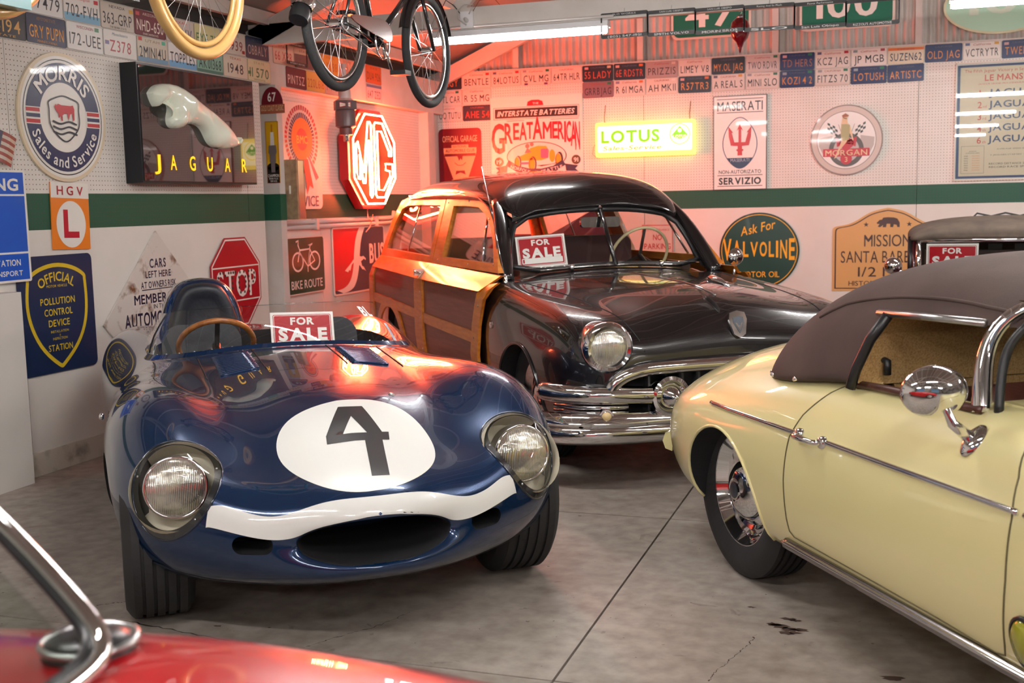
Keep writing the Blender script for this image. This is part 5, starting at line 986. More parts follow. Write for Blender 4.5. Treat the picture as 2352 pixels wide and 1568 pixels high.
def w_board(name, P, s, t0, t1, m, par, holes=None, sub=.07):
    """board given as an (x,z) outline on the curved flank; t0..t1 = inner/outer thickness"""
    bm = bmesh.new()
    if holes is None: vs = [bm.verts.new((x,0,z)) for x, z in P]; bm.faces.new(vs)
    else:
        V, Fc = ring2d(P, holes); vs = [bm.verts.new((x,0,z)) for x, z in V]
        for f in Fc: bm.faces.new([vs[i] for i in f])
    bmesh.ops.triangulate(bm, faces=bm.faces); zs = [v.co.z for v in bm.verts]; k = math.ceil(min(zs)/sub)*sub
    while k < max(zs):
        bmesh.ops.bisect_plane(bm, geom=bm.verts[:]+bm.edges[:]+bm.faces[:], plane_co=(0,0,k), plane_no=(0,0,1)); k += sub
    fs = list(bm.faces); r = bmesh.ops.duplicate(bm, geom=fs); nv = [g for g in r['geom'] if isinstance(g, bmesh.types.BMVert)]
    inner = set(nv); be = [e for e in bm.edges if e.is_boundary and e.verts[0] not in inner]; mp = {a: b for a, b in r['vert_map'].items()} if 'vert_map' in r else None
    for e in be:
        a, b = e.verts; a2, b2 = mp[a], mp[b]
        try: bm.faces.new((a, b, b2, a2))
        except ValueError: pass
    for v in bm.verts: v.co.y = s*(w_y(v.co.z)+(t0 if v in inner else t1))
    bmesh.ops.recalc_face_normals(bm, faces=bm.faces); me = bpy.data.meshes.new(name); bm.to_mesh(me); bm.free()
    return mko(name, me, m, par, True, 30)
def hs(x, *p): return [(x, y, z) for y, z in p]
def build_estate():
    R = car_empty('wood_sided_estate', 'black vintage estate car with varnished wooden doors and side panels', 'car', 3.051, -4.383, math.radians(38.26))
    S = [hs(.90,(0,.30),(.3,.30),(.50,.30),(.56,.34),(.59,.42),(.59,.52),(.57,.60),(.52,.635),(.45,.64),(.25,.655),(0,.668)),
         hs(.885,(0,.26),(.3,.26),(.56,.26),(.65,.32),(.69,.42),(.69,.54),(.655,.655),(.57,.70),(.48,.70),(.25,.72),(0,.735)),
         hs(.82,(0,.24),(.3,.24),(.6,.24),(.74,.30),(.79,.42),(.79,.57),(.755,.70),(.64,.76),(.50,.76),(.26,.79),(0,.81)),
         hs(.72,(0,.23),(.3,.23),(.62,.23),(.80,.28),(.855,.42),(.86,.60),(.81,.77),(.66,.825),(.52,.82),(.28,.86),(0,.885)),
         hs(.45,(0,.22),(.3,.22),(.62,.22),(.82,.27),(.87,.42),(.875,.62),(.82,.815),(.69,.865),(.56,.865),(.30,.915),(0,.94)),
         hs(.1,(0,.22),(.3,.22),(.62,.22),(.82,.27),(.87,.42),(.878,.62),(.825,.84),(.71,.895),(.60,.90),(.32,.94),(0,.958)),
         hs(-.3,(0,.22),(.3,.22),(.62,.22),(.82,.27),(.865,.42),(.874,.62),(.84,.86),(.74,.92),(.64,.925),(.34,.955),(0,.968)),
         hs(-.55,(0,.22),(.3,.22),(.62,.22),(.80,.27),(.85,.42),(.862,.62),(.845,.86),(.76,.935),(.66,.945),(.35,.965),(0,.975)),
         hs(-.8,(0,.22),(.3,.22),(.62,.22),(.78,.27),(.835,.42),(.85,.62),(.84,.86),(.78,.92),(.68,.92),(.35,.92),(0,.92)),
         hs(-1.6,(0,.22),(.3,.22),(.62,.22),(.78,.27),(.835,.42),(.85,.62),(.84,.86),(.80,.90),(.68,.90),(.35,.90),(0,.90)),
         hs(-2.9,(0,.24),(.3,.24),(.62,.24),(.78,.28),(.835,.42),(.85,.62),(.83,.86),(.79,.90),(.68,.90),(.35,.90),(0,.90)),
         hs(-3.45,(0,.28),(.3,.28),(.58,.28),(.74,.32),(.79,.45),(.80,.62),(.78,.84),(.74,.88),(.64,.88),(.35,.88),(0,.88)),
         hs(-3.62,(0,.34),(.25,.34),(.5,.34),(.64,.38),(.69,.48),(.70,.62),(.68,.78),(.64,.82),(.56,.82),(.3,.82),(0,.82))]
    G = loft(S, 120, 60); me0 = me_from(*ring_mesh(G)); B = bvh_of(me0); cuts = []
    for s in (1, -1):
        for x, r in ((.06,.345),(-2.85,.36)): cuts.append(cyl_me((x,.29), r, *((.56,1.1) if s > 0 else (-1.1,-.56))))
    b = MB(); b.prism([(-.63,.30),(.63,.30),(.70,.40),(.66,.52),(.60,.585),(.5,.60),(-.5,.60),(-.60,.585),(-.66,.52),(-.70,.40)], .80, 1.2, Matrix(((0,0,1,0),(1,0,0,0),(0,1,0,0),(0,0,0,1)))); cuts.append(me_from(b.V, b.F))
    me = cut(me0.copy(), cuts, B); mko('body', me, [BLACKP, DARK], R)
    down = Matrix.Translation((0,0,1.5)); SEAM = MATS['panel_gap']
    def seam(pts, M, r=.003, m=SEAM, name='panel_seam', off=.0):
        q = surf_path(pts, B, M, off)
        if len(q) > 2: mk(name, *tube([a for a, _ in q], r, 6), m, R, True)
    for s in (1, -1):
        seam([(.93,.50*s),(.86,.535*s),(.78,.56*s),(.55,.585*s),(.3,.60*s),(0,.62*s),(-.35,.655*s),(-.55,.66*s)], down)
        side = Matrix(((1,0,0,0),(0,0,s,1.6*s),(0,1,0,0),(0,0,0,1)))
        q = surf_path([(.06+.352*math.cos(a), .29+.352*math.sin(a)) for a in np.linspace(math.radians(5), math.radians(175), 30)], B, side, .002); mk('wheel_arch_lip', *tube([a for a, _ in q], .009, 8), BLACKP, R, True)
    seam([(.66,0),(.3,0),(-.1,0),(-.45,0)], down, .004, CHROME, 'bonnet_trim', .002)
    # wooden flanks
    for s in (-1, 1):
        fp = [(-.40,.94),(-.44,.89),(-.50,.80),(-.555,.68),(-.60,.5),(-.62,.24)]; fi = [(-.74,.24),(-.735,.5),(-.69,.68),(-.63,.80),(-.585,.87),(-.56,.92)]
        w_board('front_door_post', fp+fi, s, .004, .022, MAPLE, R)
        w_board('belt_rail', [(-.56,.885),(-.46,.975),(-2.03,.985),(-1.94,.885)], s, .004, .026, MAPLE, R); w_board('belt_rail', [(-1.95,.885),(-2.04,.985),(-3.60,.985),(-3.50,.905)], s, .004, .026, MAPLE, R)
        w_board('middle_rail', [(-.70,.565),(-.69,.635),(-1.84,.655),(-1.84,.585)], s, .004, .018, MAPLE, R); w_board('middle_rail', [(-2.06,.60),(-2.06,.665),(-3.50,.70),(-3.52,.63)], s, .004, .018, MAPLE, R)
        w_board('bottom_rail', [(-.74,.225),(-.74,.285),(-1.84,.285),(-1.84,.225)], s, .004, .02, MAPLE, R)
        w_board('door_rear_post', [(-1.84,.225),(-1.84,.885),(-1.93,.885),(-1.93,.225)], s, .004, .024, MAPLE, R); w_board('quarter_front_post', [(-1.94,.225),(-1.94,.885),(-2.06,.885),(-2.06,.225)], s, .004, .020, MAPLE, R)
        w_board('quarter_rear_post', [(-3.38,.35),(-3.38,.905),(-3.50,.90),(-3.53,.70),(-3.50,.35)], s, .004, .020, MAPLE, R)
        w_board('arch_frame', ellipse(-2.85,.29,.47,.40,24,0,math.pi)+ellipse(-2.85,.29,.38,.33,24,0,math.pi)[::-1], s, .004, .02, MAPLE, R)
        for P in ([(-.72,.63),(-.56,.89),(-1.86,.89),(-1.86,.65)], [(-.74,.28),(-.73,.57),(-1.86,.59),(-1.86,.28)], [(-2.04,.655),(-2.04,.89),(-3.42,.91),(-3.42,.69)], [(-2.04,.25),(-2.04,.61),(-3.42,.64),(-3.42,.40),(-3.28,.40),(-3.18,.55),(-3.0,.66),(-2.7,.66),(-2.5,.55),(-2.42,.25)]):
            w_board('veneer_panel', P, s, .0, .007, MAHOG, R)
        # window frames with bevelled glass
        w_board('front_window_frame', [(-2.02,.985),(-.57,.985),(-.65,1.06),(-.74,1.15),(-.88,1.25),(-1.10,1.35),(-1.34,1.42),(-1.70,1.445),(-2.16,1.45)], s, -.02, .016, MAPLE, R, [(-1.83,1.035),(-.70,1.035),(-.76,1.09),(-.85,1.17),(-.98,1.25),(-1.16,1.33),(-1.35,1.375),(-1.65,1.385),(-1.93,1.385)])
        w_board('rear_window_frame', [(-2.05,.985),(-2.19,1.455),(-2.8,1.462),(-3.30,1.46),(-3.50,1.43),(-3.62,1.28),(-3.64,1.08),(-3.63,.985)], s, -.02, .014, MAPLE, R, [(-2.15,1.03),(-2.28,1.392),(-2.8,1.398),(-3.26,1.395),(-3.40,1.365),(-3.49,1.26),(-3.52,1.1),(-3.52,1.045)])
        w_board('front_side_window', [(-1.83,1.03),(-.70,1.03),(-.76,1.09),(-.85,1.17),(-.98,1.25),(-1.16,1.335),(-1.35,1.38),(-1.93,1.39)], s, -.012, -.006, GLASS, R); w_board('rear_side_window', [(-2.15,1.025),(-2.28,1.395),(-2.8,1.40),(-3.26,1.397),(-3.40,1.365),(-3.49,1.26),(-3.52,1.04)], s, -.012, -.006, GLASS, R)
        yy = lambda z: s*(w_y(z)-.004)
        mk('vent_bar', *tube([(-.98,yy(1.035),1.035),(-1.16,yy(1.32),1.32)], .008, 8), CHROME, R, True); mk('sash_bar', *tube([(-2.86,yy(1.045),1.045),(-2.90,yy(1.39),1.39)], .006, 8), CHROME, R, True)
        h = mk('door_handle', *tube([(-1.86,s*.895,.925),(-1.97,s*.90,.93),(-2.02,s*.895,.932)], [.007,.011,.009], 10), CHROME, R, True); MB().box(-2.02,min(s*.83,s*.90),.905,-1.99,max(s*.83,s*.90),.95).build('handle_boss', CHROME, h)
        for x, z in ((-1.885,.80),(-1.885,.62),(-1.885,.40),(-.56,.80),(-.66,.60),(-.67,.35),(-2.08,1.41),(-1.9,1.01),(-1.2,1.01),(-.70,1.03),(-1.05,1.30),(-1.6,1.415)):
            mk('screw_cap', *lathe([(0,.004),(.007,.003),(.009,0)], 10), CHROME, R, True).matrix_local = axis_m((0,s,.1), (x, s*(w_y(z)+(.022 if z < .9 else .016)), z))
    mk('fender_badge', *lathe([(0,.01),(.02,.008),(.026,0)], 6), CHROME, R, False).matrix_local = axis_m((.05,-1,0), surf_path([(-.40,.70),(-.40,.705)], B, Matrix(((1,0,0,0),(0,0,-1,-1.6),(0,1,0,0),(0,0,0,1))), 0)[0][0])
    # roof
    rs = [hs(-.80,(0,1.36),(.22,1.355),(.40,1.34),(.49,1.315),(.52,1.305),(.51,1.32),(.40,1.36),(.22,1.385),(0,1.39)),
          hs(-.87,(0,1.37),(.26,1.365),(.45,1.35),(.54,1.33),(.57,1.33),(.555,1.365),(.44,1.43),(.25,1.475),(0,1.49)),
          hs(-1.02,(0,1.39),(.27,1.385),(.48,1.375),(.58,1.365),(.61,1.375),(.595,1.42),(.47,1.50),(.26,1.548),(0,1.565)),
          hs(-1.35,(0,1.42),(.27,1.42),(.49,1.415),(.59,1.415),(.622,1.425),(.605,1.475),(.48,1.55),(.27,1.59),(0,1.605)),
          hs(-2.2,(0,1.43),(.27,1.43),(.49,1.43),(.59,1.435),(.618,1.45),(.60,1.50),(.48,1.57),(.27,1.61),(0,1.622)),
          hs(-3.0,(0,1.43),(.27,1.43),(.49,1.43),(.59,1.435),(.615,1.45),(.595,1.495),(.475,1.56),(.26,1.595),(0,1.607)),
          hs(-3.45,(0,1.41),(.26,1.41),(.46,1.41),(.55,1.415),(.575,1.425),(.55,1.455),(.43,1.51),(.24,1.54),(0,1.55)),
          hs(-3.66,(0,1.38),(.25,1.38),(.42,1.38),(.49,1.38),(.51,1.385),(.49,1.395),(.38,1.41),(.2,1.42),(0,1.43))]
    mko('roof', me_from(*ring_mesh(loft(rs, 60, 44))), [BLACKP], R, True)
    mk('rear_panel', [(-3.30,-.62,1.40),(-3.30,.62,1.40),(-3.52,.72,.88),(-3.52,-.72,.88),(-3.27,-.62,1.40),(-3.27,.62,1.40),(-3.49,.72,.88),(-3.49,-.72,.88)], [(0,1,2,3),(7,6,5,4),(0,4,5,1),(1,5,6,2),(2,6,7,3),(3,7,4,0)], DARK, R) if False else None
    for s in (1, -1): mk('rear_pillar', *tube([(-3.62,s*.68,.90),(-3.60,s*.62,1.2),(-3.52,s*.54,1.42)], .05, 10), MAPLE, R, True)
    mk('tailgate', *grid_mesh(np.array([[(-3.50+.0*j,y,.88) if j == 0 else (-3.45,y,1.04) for j in range(2)] for y in (-.70,.70)])), MAPLE, R)
    for s in (1, -1):
        P = [(-.58,s*.705,.93),(-.66,s*.685,1.03),(-.77,s*.655,1.16),(-.91,s*.615,1.29),(-1.08,s*.575,1.39)]
        V, Fc = tube([tuple(q) for q in bspl(np.array(P), 16)], .048, 14); mk('windscreen_pillar', V, Fc, BLACKP, R, True)
        # windscreen pane and rubber
        lo = [(-.57-.085*t**1.6, s*t*.635, 1.012-.038*t**2) for t in np.linspace(0,1,9)]; hi = [(-.80-.055*t**1.6, s*t*.535, 1.345-.055*t**2.5) for t in np.linspace(0,1,9)]
        def wp(i, v):
            a, b = Vector(lo[i]), Vector(hi[i]); p = a.lerp(b, v); bulge = math.sin(v*math.pi)*.025*(i/8)**3; return p+Vector((-.5*bulge, s*bulge, 0))
        pb = bspl(np.array(P), 9); mk('pillar_panel', *grid_mesh(np.array([[Vector(wp(8, j/8)).lerp(Vector(pb[j])+Vector((0,0,.0)), k/4)+Vector((.012*math.sin(k/4*math.pi), s*.022*math.sin(k/4*math.pi), 0)) for k in range(5)] for j in range(9)])), BLACKP, R, True)
        Gw = np.array([[wp(i, j/8) for j in range(9)] for i in range(9)]); mk('windscreen_pane', *grid_mesh(Gw), GLASS, R, True)
        rim = [wp(i,0) for i in range(8)]+[wp(8,j/8) for j in range(1,8)]+[wp(i,1) for i in range(7,-1,-1)]
        rim[7:8] = []
        mk('windscreen_rubber', *tube(rim, .016, 10), BLACK, R, True); mk('windscreen_trim', *tube([q+Vector((.012,0,-.004)) for q in rim[:7]], .006, 8), CHROME, R, True)
        mk('wiper_pivot', *tube([(-.545,s*.30,.985),(-.535,s*.30,1.02)], .013, 10), CHROME, R, True); mk('wiper_arm', *tube([(-.535,s*.30,1.015),(-.60,s*.58,1.005)], .004, 6), CHROME, R, True)
    hd = []
    for y in np.linspace(-.56,.56,25):
        t = abs(y)/.535; hd.append([Vector((-.80-.055*min(t,1.05)**1.6, y, 1.335-.055*min(t,1.05)**2.5)).lerp(Vector((-.865-.02*t**2, y*1.02, 1.475-.10*t**2.4)), k/5)+Vector((.02*math.sin(k/5*math.pi),0,0)) for k in range(6)])
    mk('windscreen_header', *grid_mesh(np.array(hd)), BLACKP, R, True)
    mk('centre_post', *tube([(-.555,0,1.005),(-.67,0,1.17),(-.79,0,1.35)], .014, 10), BLACKP, R, True); mk('post_cap', *lathe([(0,.02),(.010,.014),(.015,0)], 12), CHROME, R, True).matrix_local = axis_m((-.3,0,1), (-.79,0,1.352))
    # cowl panel between bonnet and glass
    mk('cowl', *grid_mesh(np.array([[(-.30-.26*j/4-.13*abs(y/.66)**1.6*j/4, y, .962+.030*j/4-.045*(abs(y)/.66)**2) for j in range(5)] for y in np.linspace(-.70,.70,21)])), BLACKP, R, True)
    # interior
    SEATM = mat('dark_red_vinyl', srgb(70,34,34), .45)
    for x, w_, z1 in ((-1.65,.56,1.16),(-2.6,.56,1.14)):
        b = MB(); b.prism(rrect(-w_,.86,w_,z1,.07), 0, .13, Matrix(((0,0,1,x),(1,0,0,0),(0,1,0,0),(0,0,0,1)))); b.build('seat_back', SEATM, R, True, 40)
    MB().box(-.80,-.58,.90,-.69,.58,.985).build('dashboard', mat('dash_brown', srgb(84,62,50), .45), R)
    Ms = axis_m(Vector((-.9,0,.45)), Vector((-.98,.36,1.04))); sw = mk('steering_wheel', *tube([Ms @ Vector((.2*math.cos(a), .2*math.sin(a), 0)) for a in np.linspace(0,2*math.pi,40,endpoint=False)], .01, 8, True), mat('cream_plastic', srgb(206,190,150), .4), R, True); mk('steering_column', *tube([Ms @ Vector((0,0,0)), Ms @ Vector((0,0,-.35))], .018, 8), BLACK, R, True)
    for a in (90, 210, 330): MB().beam(Ms @ Vector((0,0,-.01)), Ms @ Vector((.2*math.cos(math.radians(a)), .2*math.sin(math.radians(a)), 0)), .02, .006, Ms.to_3x3() @ Vector((0,0,1))).build('spoke', STEEL, sw)
    o = MB(); o.prism(rrect(-.13,-.032,.13,.032,.02), -.02, .012, axis_m((-.97,.05,-.05), (-.80,.0,1.265))); o.build('rear_view_mirror', CHROME, R, True, 40); mk('mirror_stalk', *tube([(-.80,0,1.29),(-.83,0,1.36)], .006, 8), CHROME, R, True)
    # wheels
    for x in (.06, -2.85):
        for s in (1, -1):
            tyre(R, (x, .70*s, .335), .335, .165, .205)
            disc_wheel(R, (x, .70*s, .335), [(0,.078),(.05,.075),(.09,.06),(.12,.045),(.125,.03),(.17,.035),(.20,.062),(.207,.066),(.207,-.06),(.19,-.06)], CHROME if x > 0 else STEEL, s, 'hub_cap')
    # front end
    for s in (1, -1):
        Mh = axis_m(Vector((1,.10*s,-.02)), Vector((.845,.700*s,.698)))
        h = mk('headlight', *lathe([(.112,-.14),(.122,-.02),(.126,.02),(.121,.042),(.108,.052),(.094,.046),(.090,.02),(.055,-.03),(0,-.05)], 48), CHROME, R, True, 50); h.matrix_local = Mh
        mk('lens', *lathe([(.092,.03),(.078,.045),(.045,.058),(0,.064)], 40), LENS, h, True)
        # grille spinner
        Mg = axis_m(Vector((1,.04*s,0)), Vector((.92,.415*s,.455)))
        g = mk('grille_spinner', *lathe([(.075,-.08),(.098,-.01),(.104,.03),(.098,.055),(.082,.062),(.070,.05),(.066,.03)], 40), CHROME, R, True, 45); g.matrix_local = Mg
        mk('spinner_bullet', *lathe([(.07,.03),(.062,.05),(.045,.085),(.028,.105),(.012,.12),(0,.123)], 36), CHROME, g, True); mk('spinner_groove', *lathe([(.071,.035),(.071,.028),(.064,.028)], 36), DARK, g)
        e = [(.955,.0,.455),(.95,.30*s,.457),(.93,.52*s,.462),(.905,.66*s,.468),(.86,.82*s,.474),(.76,.93*s,.478),(.66,.955*s,.478)]
        V, Fc = tube([tuple(q) for q in bspl(np.array(e), 24)], .046, 14); mk('grille_bar', V, Fc, CHROME, R, True)
        # ribbed parking light block
        for k in range(4):
            z = .410-.026*k; mk('ribbed_trim', *tube([(.915,.62*s,z),(.89,.72*s,z),(.83,.83*s,z),(.70,.915*s,z)], .012, 8), CHROME, R, True)
        pl = mk('parking_light', *lathe([(0,.03),(.018,.027),(.026,.012),(.034,.012),(.036,-.02)], 24), CHROME, R, True, 40); pl.matrix_local = axis_m(Vector((.9,.35*s,0)), Vector((.905,.73*s,.372))); mk('parking_lens', *lathe([(0,.036),(.016,.032),(.024,.016)], 20), mat('amber_lens', srgb(206,180,130), .2, coat=.5), pl, True)
    bar = [(.965,0,.598),(.96,.2,.597),(.95,.4,.596),(.935,.54,.59),(.92,.63,.568),(.905,.685,.53),(.895,.705,.49),(.89,.71,.46)]
    full = [(x,-y,z) for x, y, z in bar[::-1]]+bar[1:]
    V, Fc = tube([tuple(q) for q in bspl(np.array(full), 60)], .032, 14); mk('grille_surround', V, Fc, CHROME, R, True)
    for i in range(12): y = -.5+i*.0909; MB().box(.84,y-.006,.34,.90,y+.006,.575).build('grille_blade', mat('grille_grey', (.05,.05,.052), .4, .3), R)
    MB().box(.78,-.64,.31,.84,.64,.59).build('grille_backing', DARK, R)
    # bumper
    prof = [(.030,.150),(.052,.130),(.060,.105),(.050,.085),(.066,.07),(.070,.045),(.060,.02),(.035,.0),(.0,.0),(.0,.15)]
    path = [(.93,0),(.93,.35),(.91,.62),(.86,.82),(.75,.965),(.55,1.0),(.42,1.0)]; pf = [(x,-y) for x, y in path[::-1]]+path[1:]; pf = bspl(np.array(pf), 70)
    V = []; n_ = len(prof)
    for i, p in enumerate(pf):
        t = pf[min(i+1,69)]-pf[max(i-1,0)]; t = t/np.linalg.norm(t); nx, ny = t[1], -t[0]
        V += [(p[0]+nx*a, p[1]+ny*a, .235+b_) for a, b_ in prof]
    mk('front_bumper', V, [(i*n_+j, i*n_+(j+1) % n_, (i+1)*n_+(j+1) % n_, (i+1)*n_+j) for i in range(69) for j in range(n_)]+[tuple(range(n_)), tuple(69*n_+j for j in range(n_))[::-1]], CHROME, R, True, 40)
    for y in (-.86,-.45,.45,.86): mk('bumper_bolt', *lathe([(0,.012),(.010,.009),(.015,0)], 14), CHROME, R, True).matrix_local = axis_m((1,y*.5,0), (.96 if abs(y) < .6 else .895,y,.30))
    for s in (1, -1): MB().box(.6,s*.45-.03,.28,.94,s*.45+.03,.36).build('bumper_iron', DARK, R)
    # bonnet ornament, crest, mirror, aerial
    mk('bonnet_ornament', *tube([(.50,0,.955),(.62,0,.985),(.72,0,.975),(.80,0,.955)], [.006,.022,.016,.004], 10), CHROME, R, True)
    b = MB(); b.prism([(0,.075),(.042,.065),(.05,.03),(.032,-.045),(0,-.065),(-.032,-.045),(-.05,.03),(-.042,.065)], 0, .014, axis_m((.95,0,.3), (.878,0,.765))); c = b.build('bonnet_crest', CHROME, R); b = MB(); b.prism([(0,.045),(.028,.04),(.03,.015),(0,-.04),(-.03,.015),(-.028,.04)], .014, .017, axis_m((.95,0,.3), (.878,0,.765))); b.build('crest_inlay', mat('crest_grey', srgb(80,84,92), .3, .6), c); b = MB(); b.prism([(-.022,.012),(.0,-.03),(.022,.012),(.012,.012),(0,-.01),(-.012,.012)], .017, .019, axis_m((.95,0,.3), (.878,0,.765))); b.build('crest_chevron', CHROME, c)
    mm = mk('wing_mirror', *lathe([(0,-.035),(.03,-.03),(.05,-.012),(.056,.0),(.052,.006),(0,.008)], 24), CHROME, R, True, 50); mm.matrix_local = axis_m((-1,0,.05), (-.50,.80,1.03)); mk('mirror_arm', *tube([(-.49,.80,1.0),(-.50,.79,.95),(-.48,.78,.925)], .009, 8), CHROME, R, True)
    mk('aerial', *tube([(-.50,-.74,.95),(-.70,-.74,1.30),(-.90,-.74,1.62)], .0025, 6), CHROME, R, True); mk('aerial_base', *lathe([(0,.05),(.01,.04),(.016,0)], 12), CHROME, R, True).matrix_local = Matrix.Translation((-.50,-.74,.935))
    mk('roof_gutter', *tube([(-.80,-.672,1.22),(-1.05,-.638,1.36),(-1.34,-.618,1.435),(-1.8,-.612,1.462),(-3.2,-.605,1.468)], .008, 8), BLACKP, R, True)
    return R
ESTATE = build_estate()
def sale_card(M, label, wd=.305, ht=.205):
    e = empty('for_sale_card', label, 'card', M=M)
    b = MB(); b.prism([(-wd/2,-ht/2),(wd/2,-ht/2),(wd/2,ht/2),(-wd/2,ht/2)], -.002, 0); b.build('card', paint(236,232,228), e)
    RC = paint(172,16,32)
    add_flat(e, [('red_outline', RC, [frame2(-wd/2+.012,-ht/2+.012,wd/2-.012,ht/2-.012,.003,.008)]), ('red_field', RC, [poly(rrect(-wd/2+.018,-ht/2+.018,wd/2-.018,ht/2-.018,.006))]), ('white_panel', paint(236,232,228), [poly(rrect(-wd/2+.026,-ht/2+.024,wd/2-.026,-ht/2+.060,.006))]), ('white_lettering', paint(236,232,228), [T('FOR',0,ht/2-.045,.036,.115,.04), T('SALE',0,-.008,.060,.235,.05)]), ('barcode', RC, [rect(-wd/2+.032,-ht/2+.03,-wd/2+.042,-ht/2+.054)])], .0006); return e
def car_M(h, x, y):
    f = Vector((math.sin(h), -math.cos(h), 0)); l = Vector((math.cos(h), math.sin(h), 0)); return Matrix(((f.x,l.x,0,x),(f.y,l.y,0,y),(0,0,1,0),(0,0,0,1)))
ME_ = car_M(math.radians(38.26), 3.051, -4.383)
sale_card(ME_ @ axis_m((.86,-.22,.36), (-.735,-.42,1.10)) @ Matrix.Rotation(.06,4,'Z'), 'red and white for sale card standing behind the estate car windscreen')
MR_ = car_M(.668, 2.422, -7.124)
sale_card(MR_ @ axis_m((.93,0,.36), (-1.47,.13,.795)) @ Matrix.Rotation(-.03,4,'Z'), 'red and white for sale card propped in the blue racing car cockpit')
# ================================================================ cream convertible
CREAM = mat('cream_car_paint', srgb(226,216,158), .3, coat=1., coatr=.015)
CANVAS = mat('brown_canvas', srgb(62,48,44), .85, bump=(500,.25), noise=(3, srgb(76,60,54), .4, .7)); TANF = mat('tan_cloth', srgb(176,142,92), .9, bump=(300,.3), noise=(160, srgb(150,116,70), .4, .65)); BRNL = mat('brown_leather', srgb(74,42,34), .4, bump=(80,.1))
def build_convertible():
    h = math.radians(34.5); R = car_empty('cream_convertible', 'pale yellow vintage convertible with a raised brown canvas top', 'car', 4.371, -6.229, h)
    def s8(x, zb, yb, side, top): return hs(x, (0,zb),(yb*.5,zb),(yb,zb+.01),*side,*top)
    S = [hs(-.855,(0,.40),(.12,.40),(.22,.41),(.27,.43),(.30,.45),(.30,.48),(.27,.51),(.22,.525),(.15,.53),(.08,.535),(0,.535)),
         hs(-.825,(0,.30),(.2,.30),(.36,.31),(.43,.35),(.46,.40),(.46,.47),(.43,.535),(.35,.57),(.24,.585),(.12,.595),(0,.60)),
         hs(-.755,(0,.23),(.25,.23),(.46,.24),(.54,.29),(.58,.37),(.585,.46),(.55,.545),(.45,.605),(.31,.64),(.15,.66),(0,.665)),
         hs(-.595,(0,.20),(.28,.20),(.54,.21),(.64,.27),(.69,.37),(.70,.48),(.665,.58),(.55,.66),(.38,.72),(.19,.755),(0,.765)),
         hs(-.365,(0,.19),(.3,.19),(.60,.20),(.71,.26),(.76,.37),(.775,.50),(.745,.615),(.63,.705),(.44,.78),(.22,.825),(0,.838)),
         hs(-.05,(0,.19),(.3,.19),(.62,.20),(.74,.26),(.785,.37),(.80,.51),(.778,.635),(.68,.735),(.49,.815),(.25,.865),(0,.88)),
         hs(.30,(0,.19),(.3,.19),(.62,.20),(.745,.25),(.79,.36),(.806,.51),(.788,.65),(.712,.755),(.55,.835),(.28,.87),(0,.88)),
         hs(.65,(0,.19),(.3,.19),(.62,.20),(.745,.25),(.79,.36),(.806,.51),(.792,.66),(.73,.77),(.61,.835),(.3,.845),(0,.845)),
         hs(1.1,(0,.19),(.3,.19),(.62,.20),(.745,.25),(.79,.36),(.806,.51),(.793,.665),(.735,.785),(.62,.845),(.3,.85),(0,.85)),
         hs(1.45,(0,.19),(.3,.19),(.62,.20),(.745,.25),(.79,.36),(.806,.52),(.795,.68),(.74,.80),(.60,.865),(.3,.90),(0,.91)),
         hs(1.8,(0,.19),(.3,.19),(.62,.20),(.74,.25),(.79,.36),(.81,.53),(.80,.70),(.73,.81),(.58,.83),(.3,.86),(0,.88)),
         hs(2.2,(0,.19),(.3,.19),(.60,.20),(.72,.26),(.78,.37),(.80,.53),(.79,.70),(.70,.80),(.52,.77),(.3,.78),(0,.80)),
         hs(2.6,(0,.21),(.3,.21),(.55,.22),(.65,.28),(.70,.38),(.72,.50),(.70,.64),(.60,.72),(.42,.66),(.22,.65),(0,.66)),
         hs(2.85,(0,.30),(.2,.30),(.36,.31),(.43,.34),(.46,.39),(.47,.44),(.45,.50),(.38,.53),(.27,.52),(.14,.51),(0,.51))]
    G = loft(S, 130, 64); me0 = me_from(*ring_mesh(G)); B = bvh_of(me0); cuts = []
    for s in (1, -1):
        for x in (.055, 2.13): cuts.append(cyl_me((x,.27), .305, *((.52,1.1) if s > 0 else (-1.1,-.52))))
    cuts.append(prism_me(rrect(.74,-.62,1.32,.62,.1), Matrix.Identity(4), .50, 1.2))
    me = cut(me0.copy(), cuts, B); mko('body', me, [CREAM, DARK], R)
    SEAM = mat('cream_seam', srgb(96,88,60), .7)
    def path(pts, s, off=0., step=.02): return surf_path(pts, B, Matrix(((1,0,0,0),(0,0,s,1.6*s),(0,1,0,0),(0,0,0,1))), off, step)
    for s in (-1, 1):
        q = path([(-.05,.648),(.3,.655),(.63,.660)], s, .004); mk('belt_trim', *tube([a for a, _ in q], .0085, 8), CHROME, R, True)
        q = path([(.77,.664),(1.1,.664),(1.62,.668)], s, .004); mk('belt_trim', *tube([a for a, _ in q], .0085, 8), CHROME, R, True)
        q = path([(1.645,.668),(2.2,.668)], s, .004); mk('belt_trim', *tube([a for a, _ in q], .0085, 8), CHROME, R, True)
        q = path([(.52,.285),(.9,.282),(1.65,.275),(1.72,.275)], s, .010); o = mk('sill_strip', *tube([a for a, _ in q], .019, 10), mat('dark_chrome', (.30,.29,.30), .18, 1.), R, True)
        q2 = path([(.52,.297),(.9,.294),(1.65,.287),(1.72,.287)], s, .022); mk('sill_highlight', *tube([a for a, _ in q2], .006, 8), CHROME, o, True)
        q = path([(.72,.84),(.66,.79),(.60,.715),(.565,.64),(.55,.5),(.548,.37),(.552,.33),(.575,.315),(.9,.31),(1.3,.302),(1.52,.292),(1.555,.30),(1.565,.33),(1.59,.5),(1.60,.65),(1.59,.74),(1.56,.80),(1.50,.85)], s, .0005)
        mk('door_seam', *tube([a for a, _ in q], .0026, 6), SEAM, R, True)
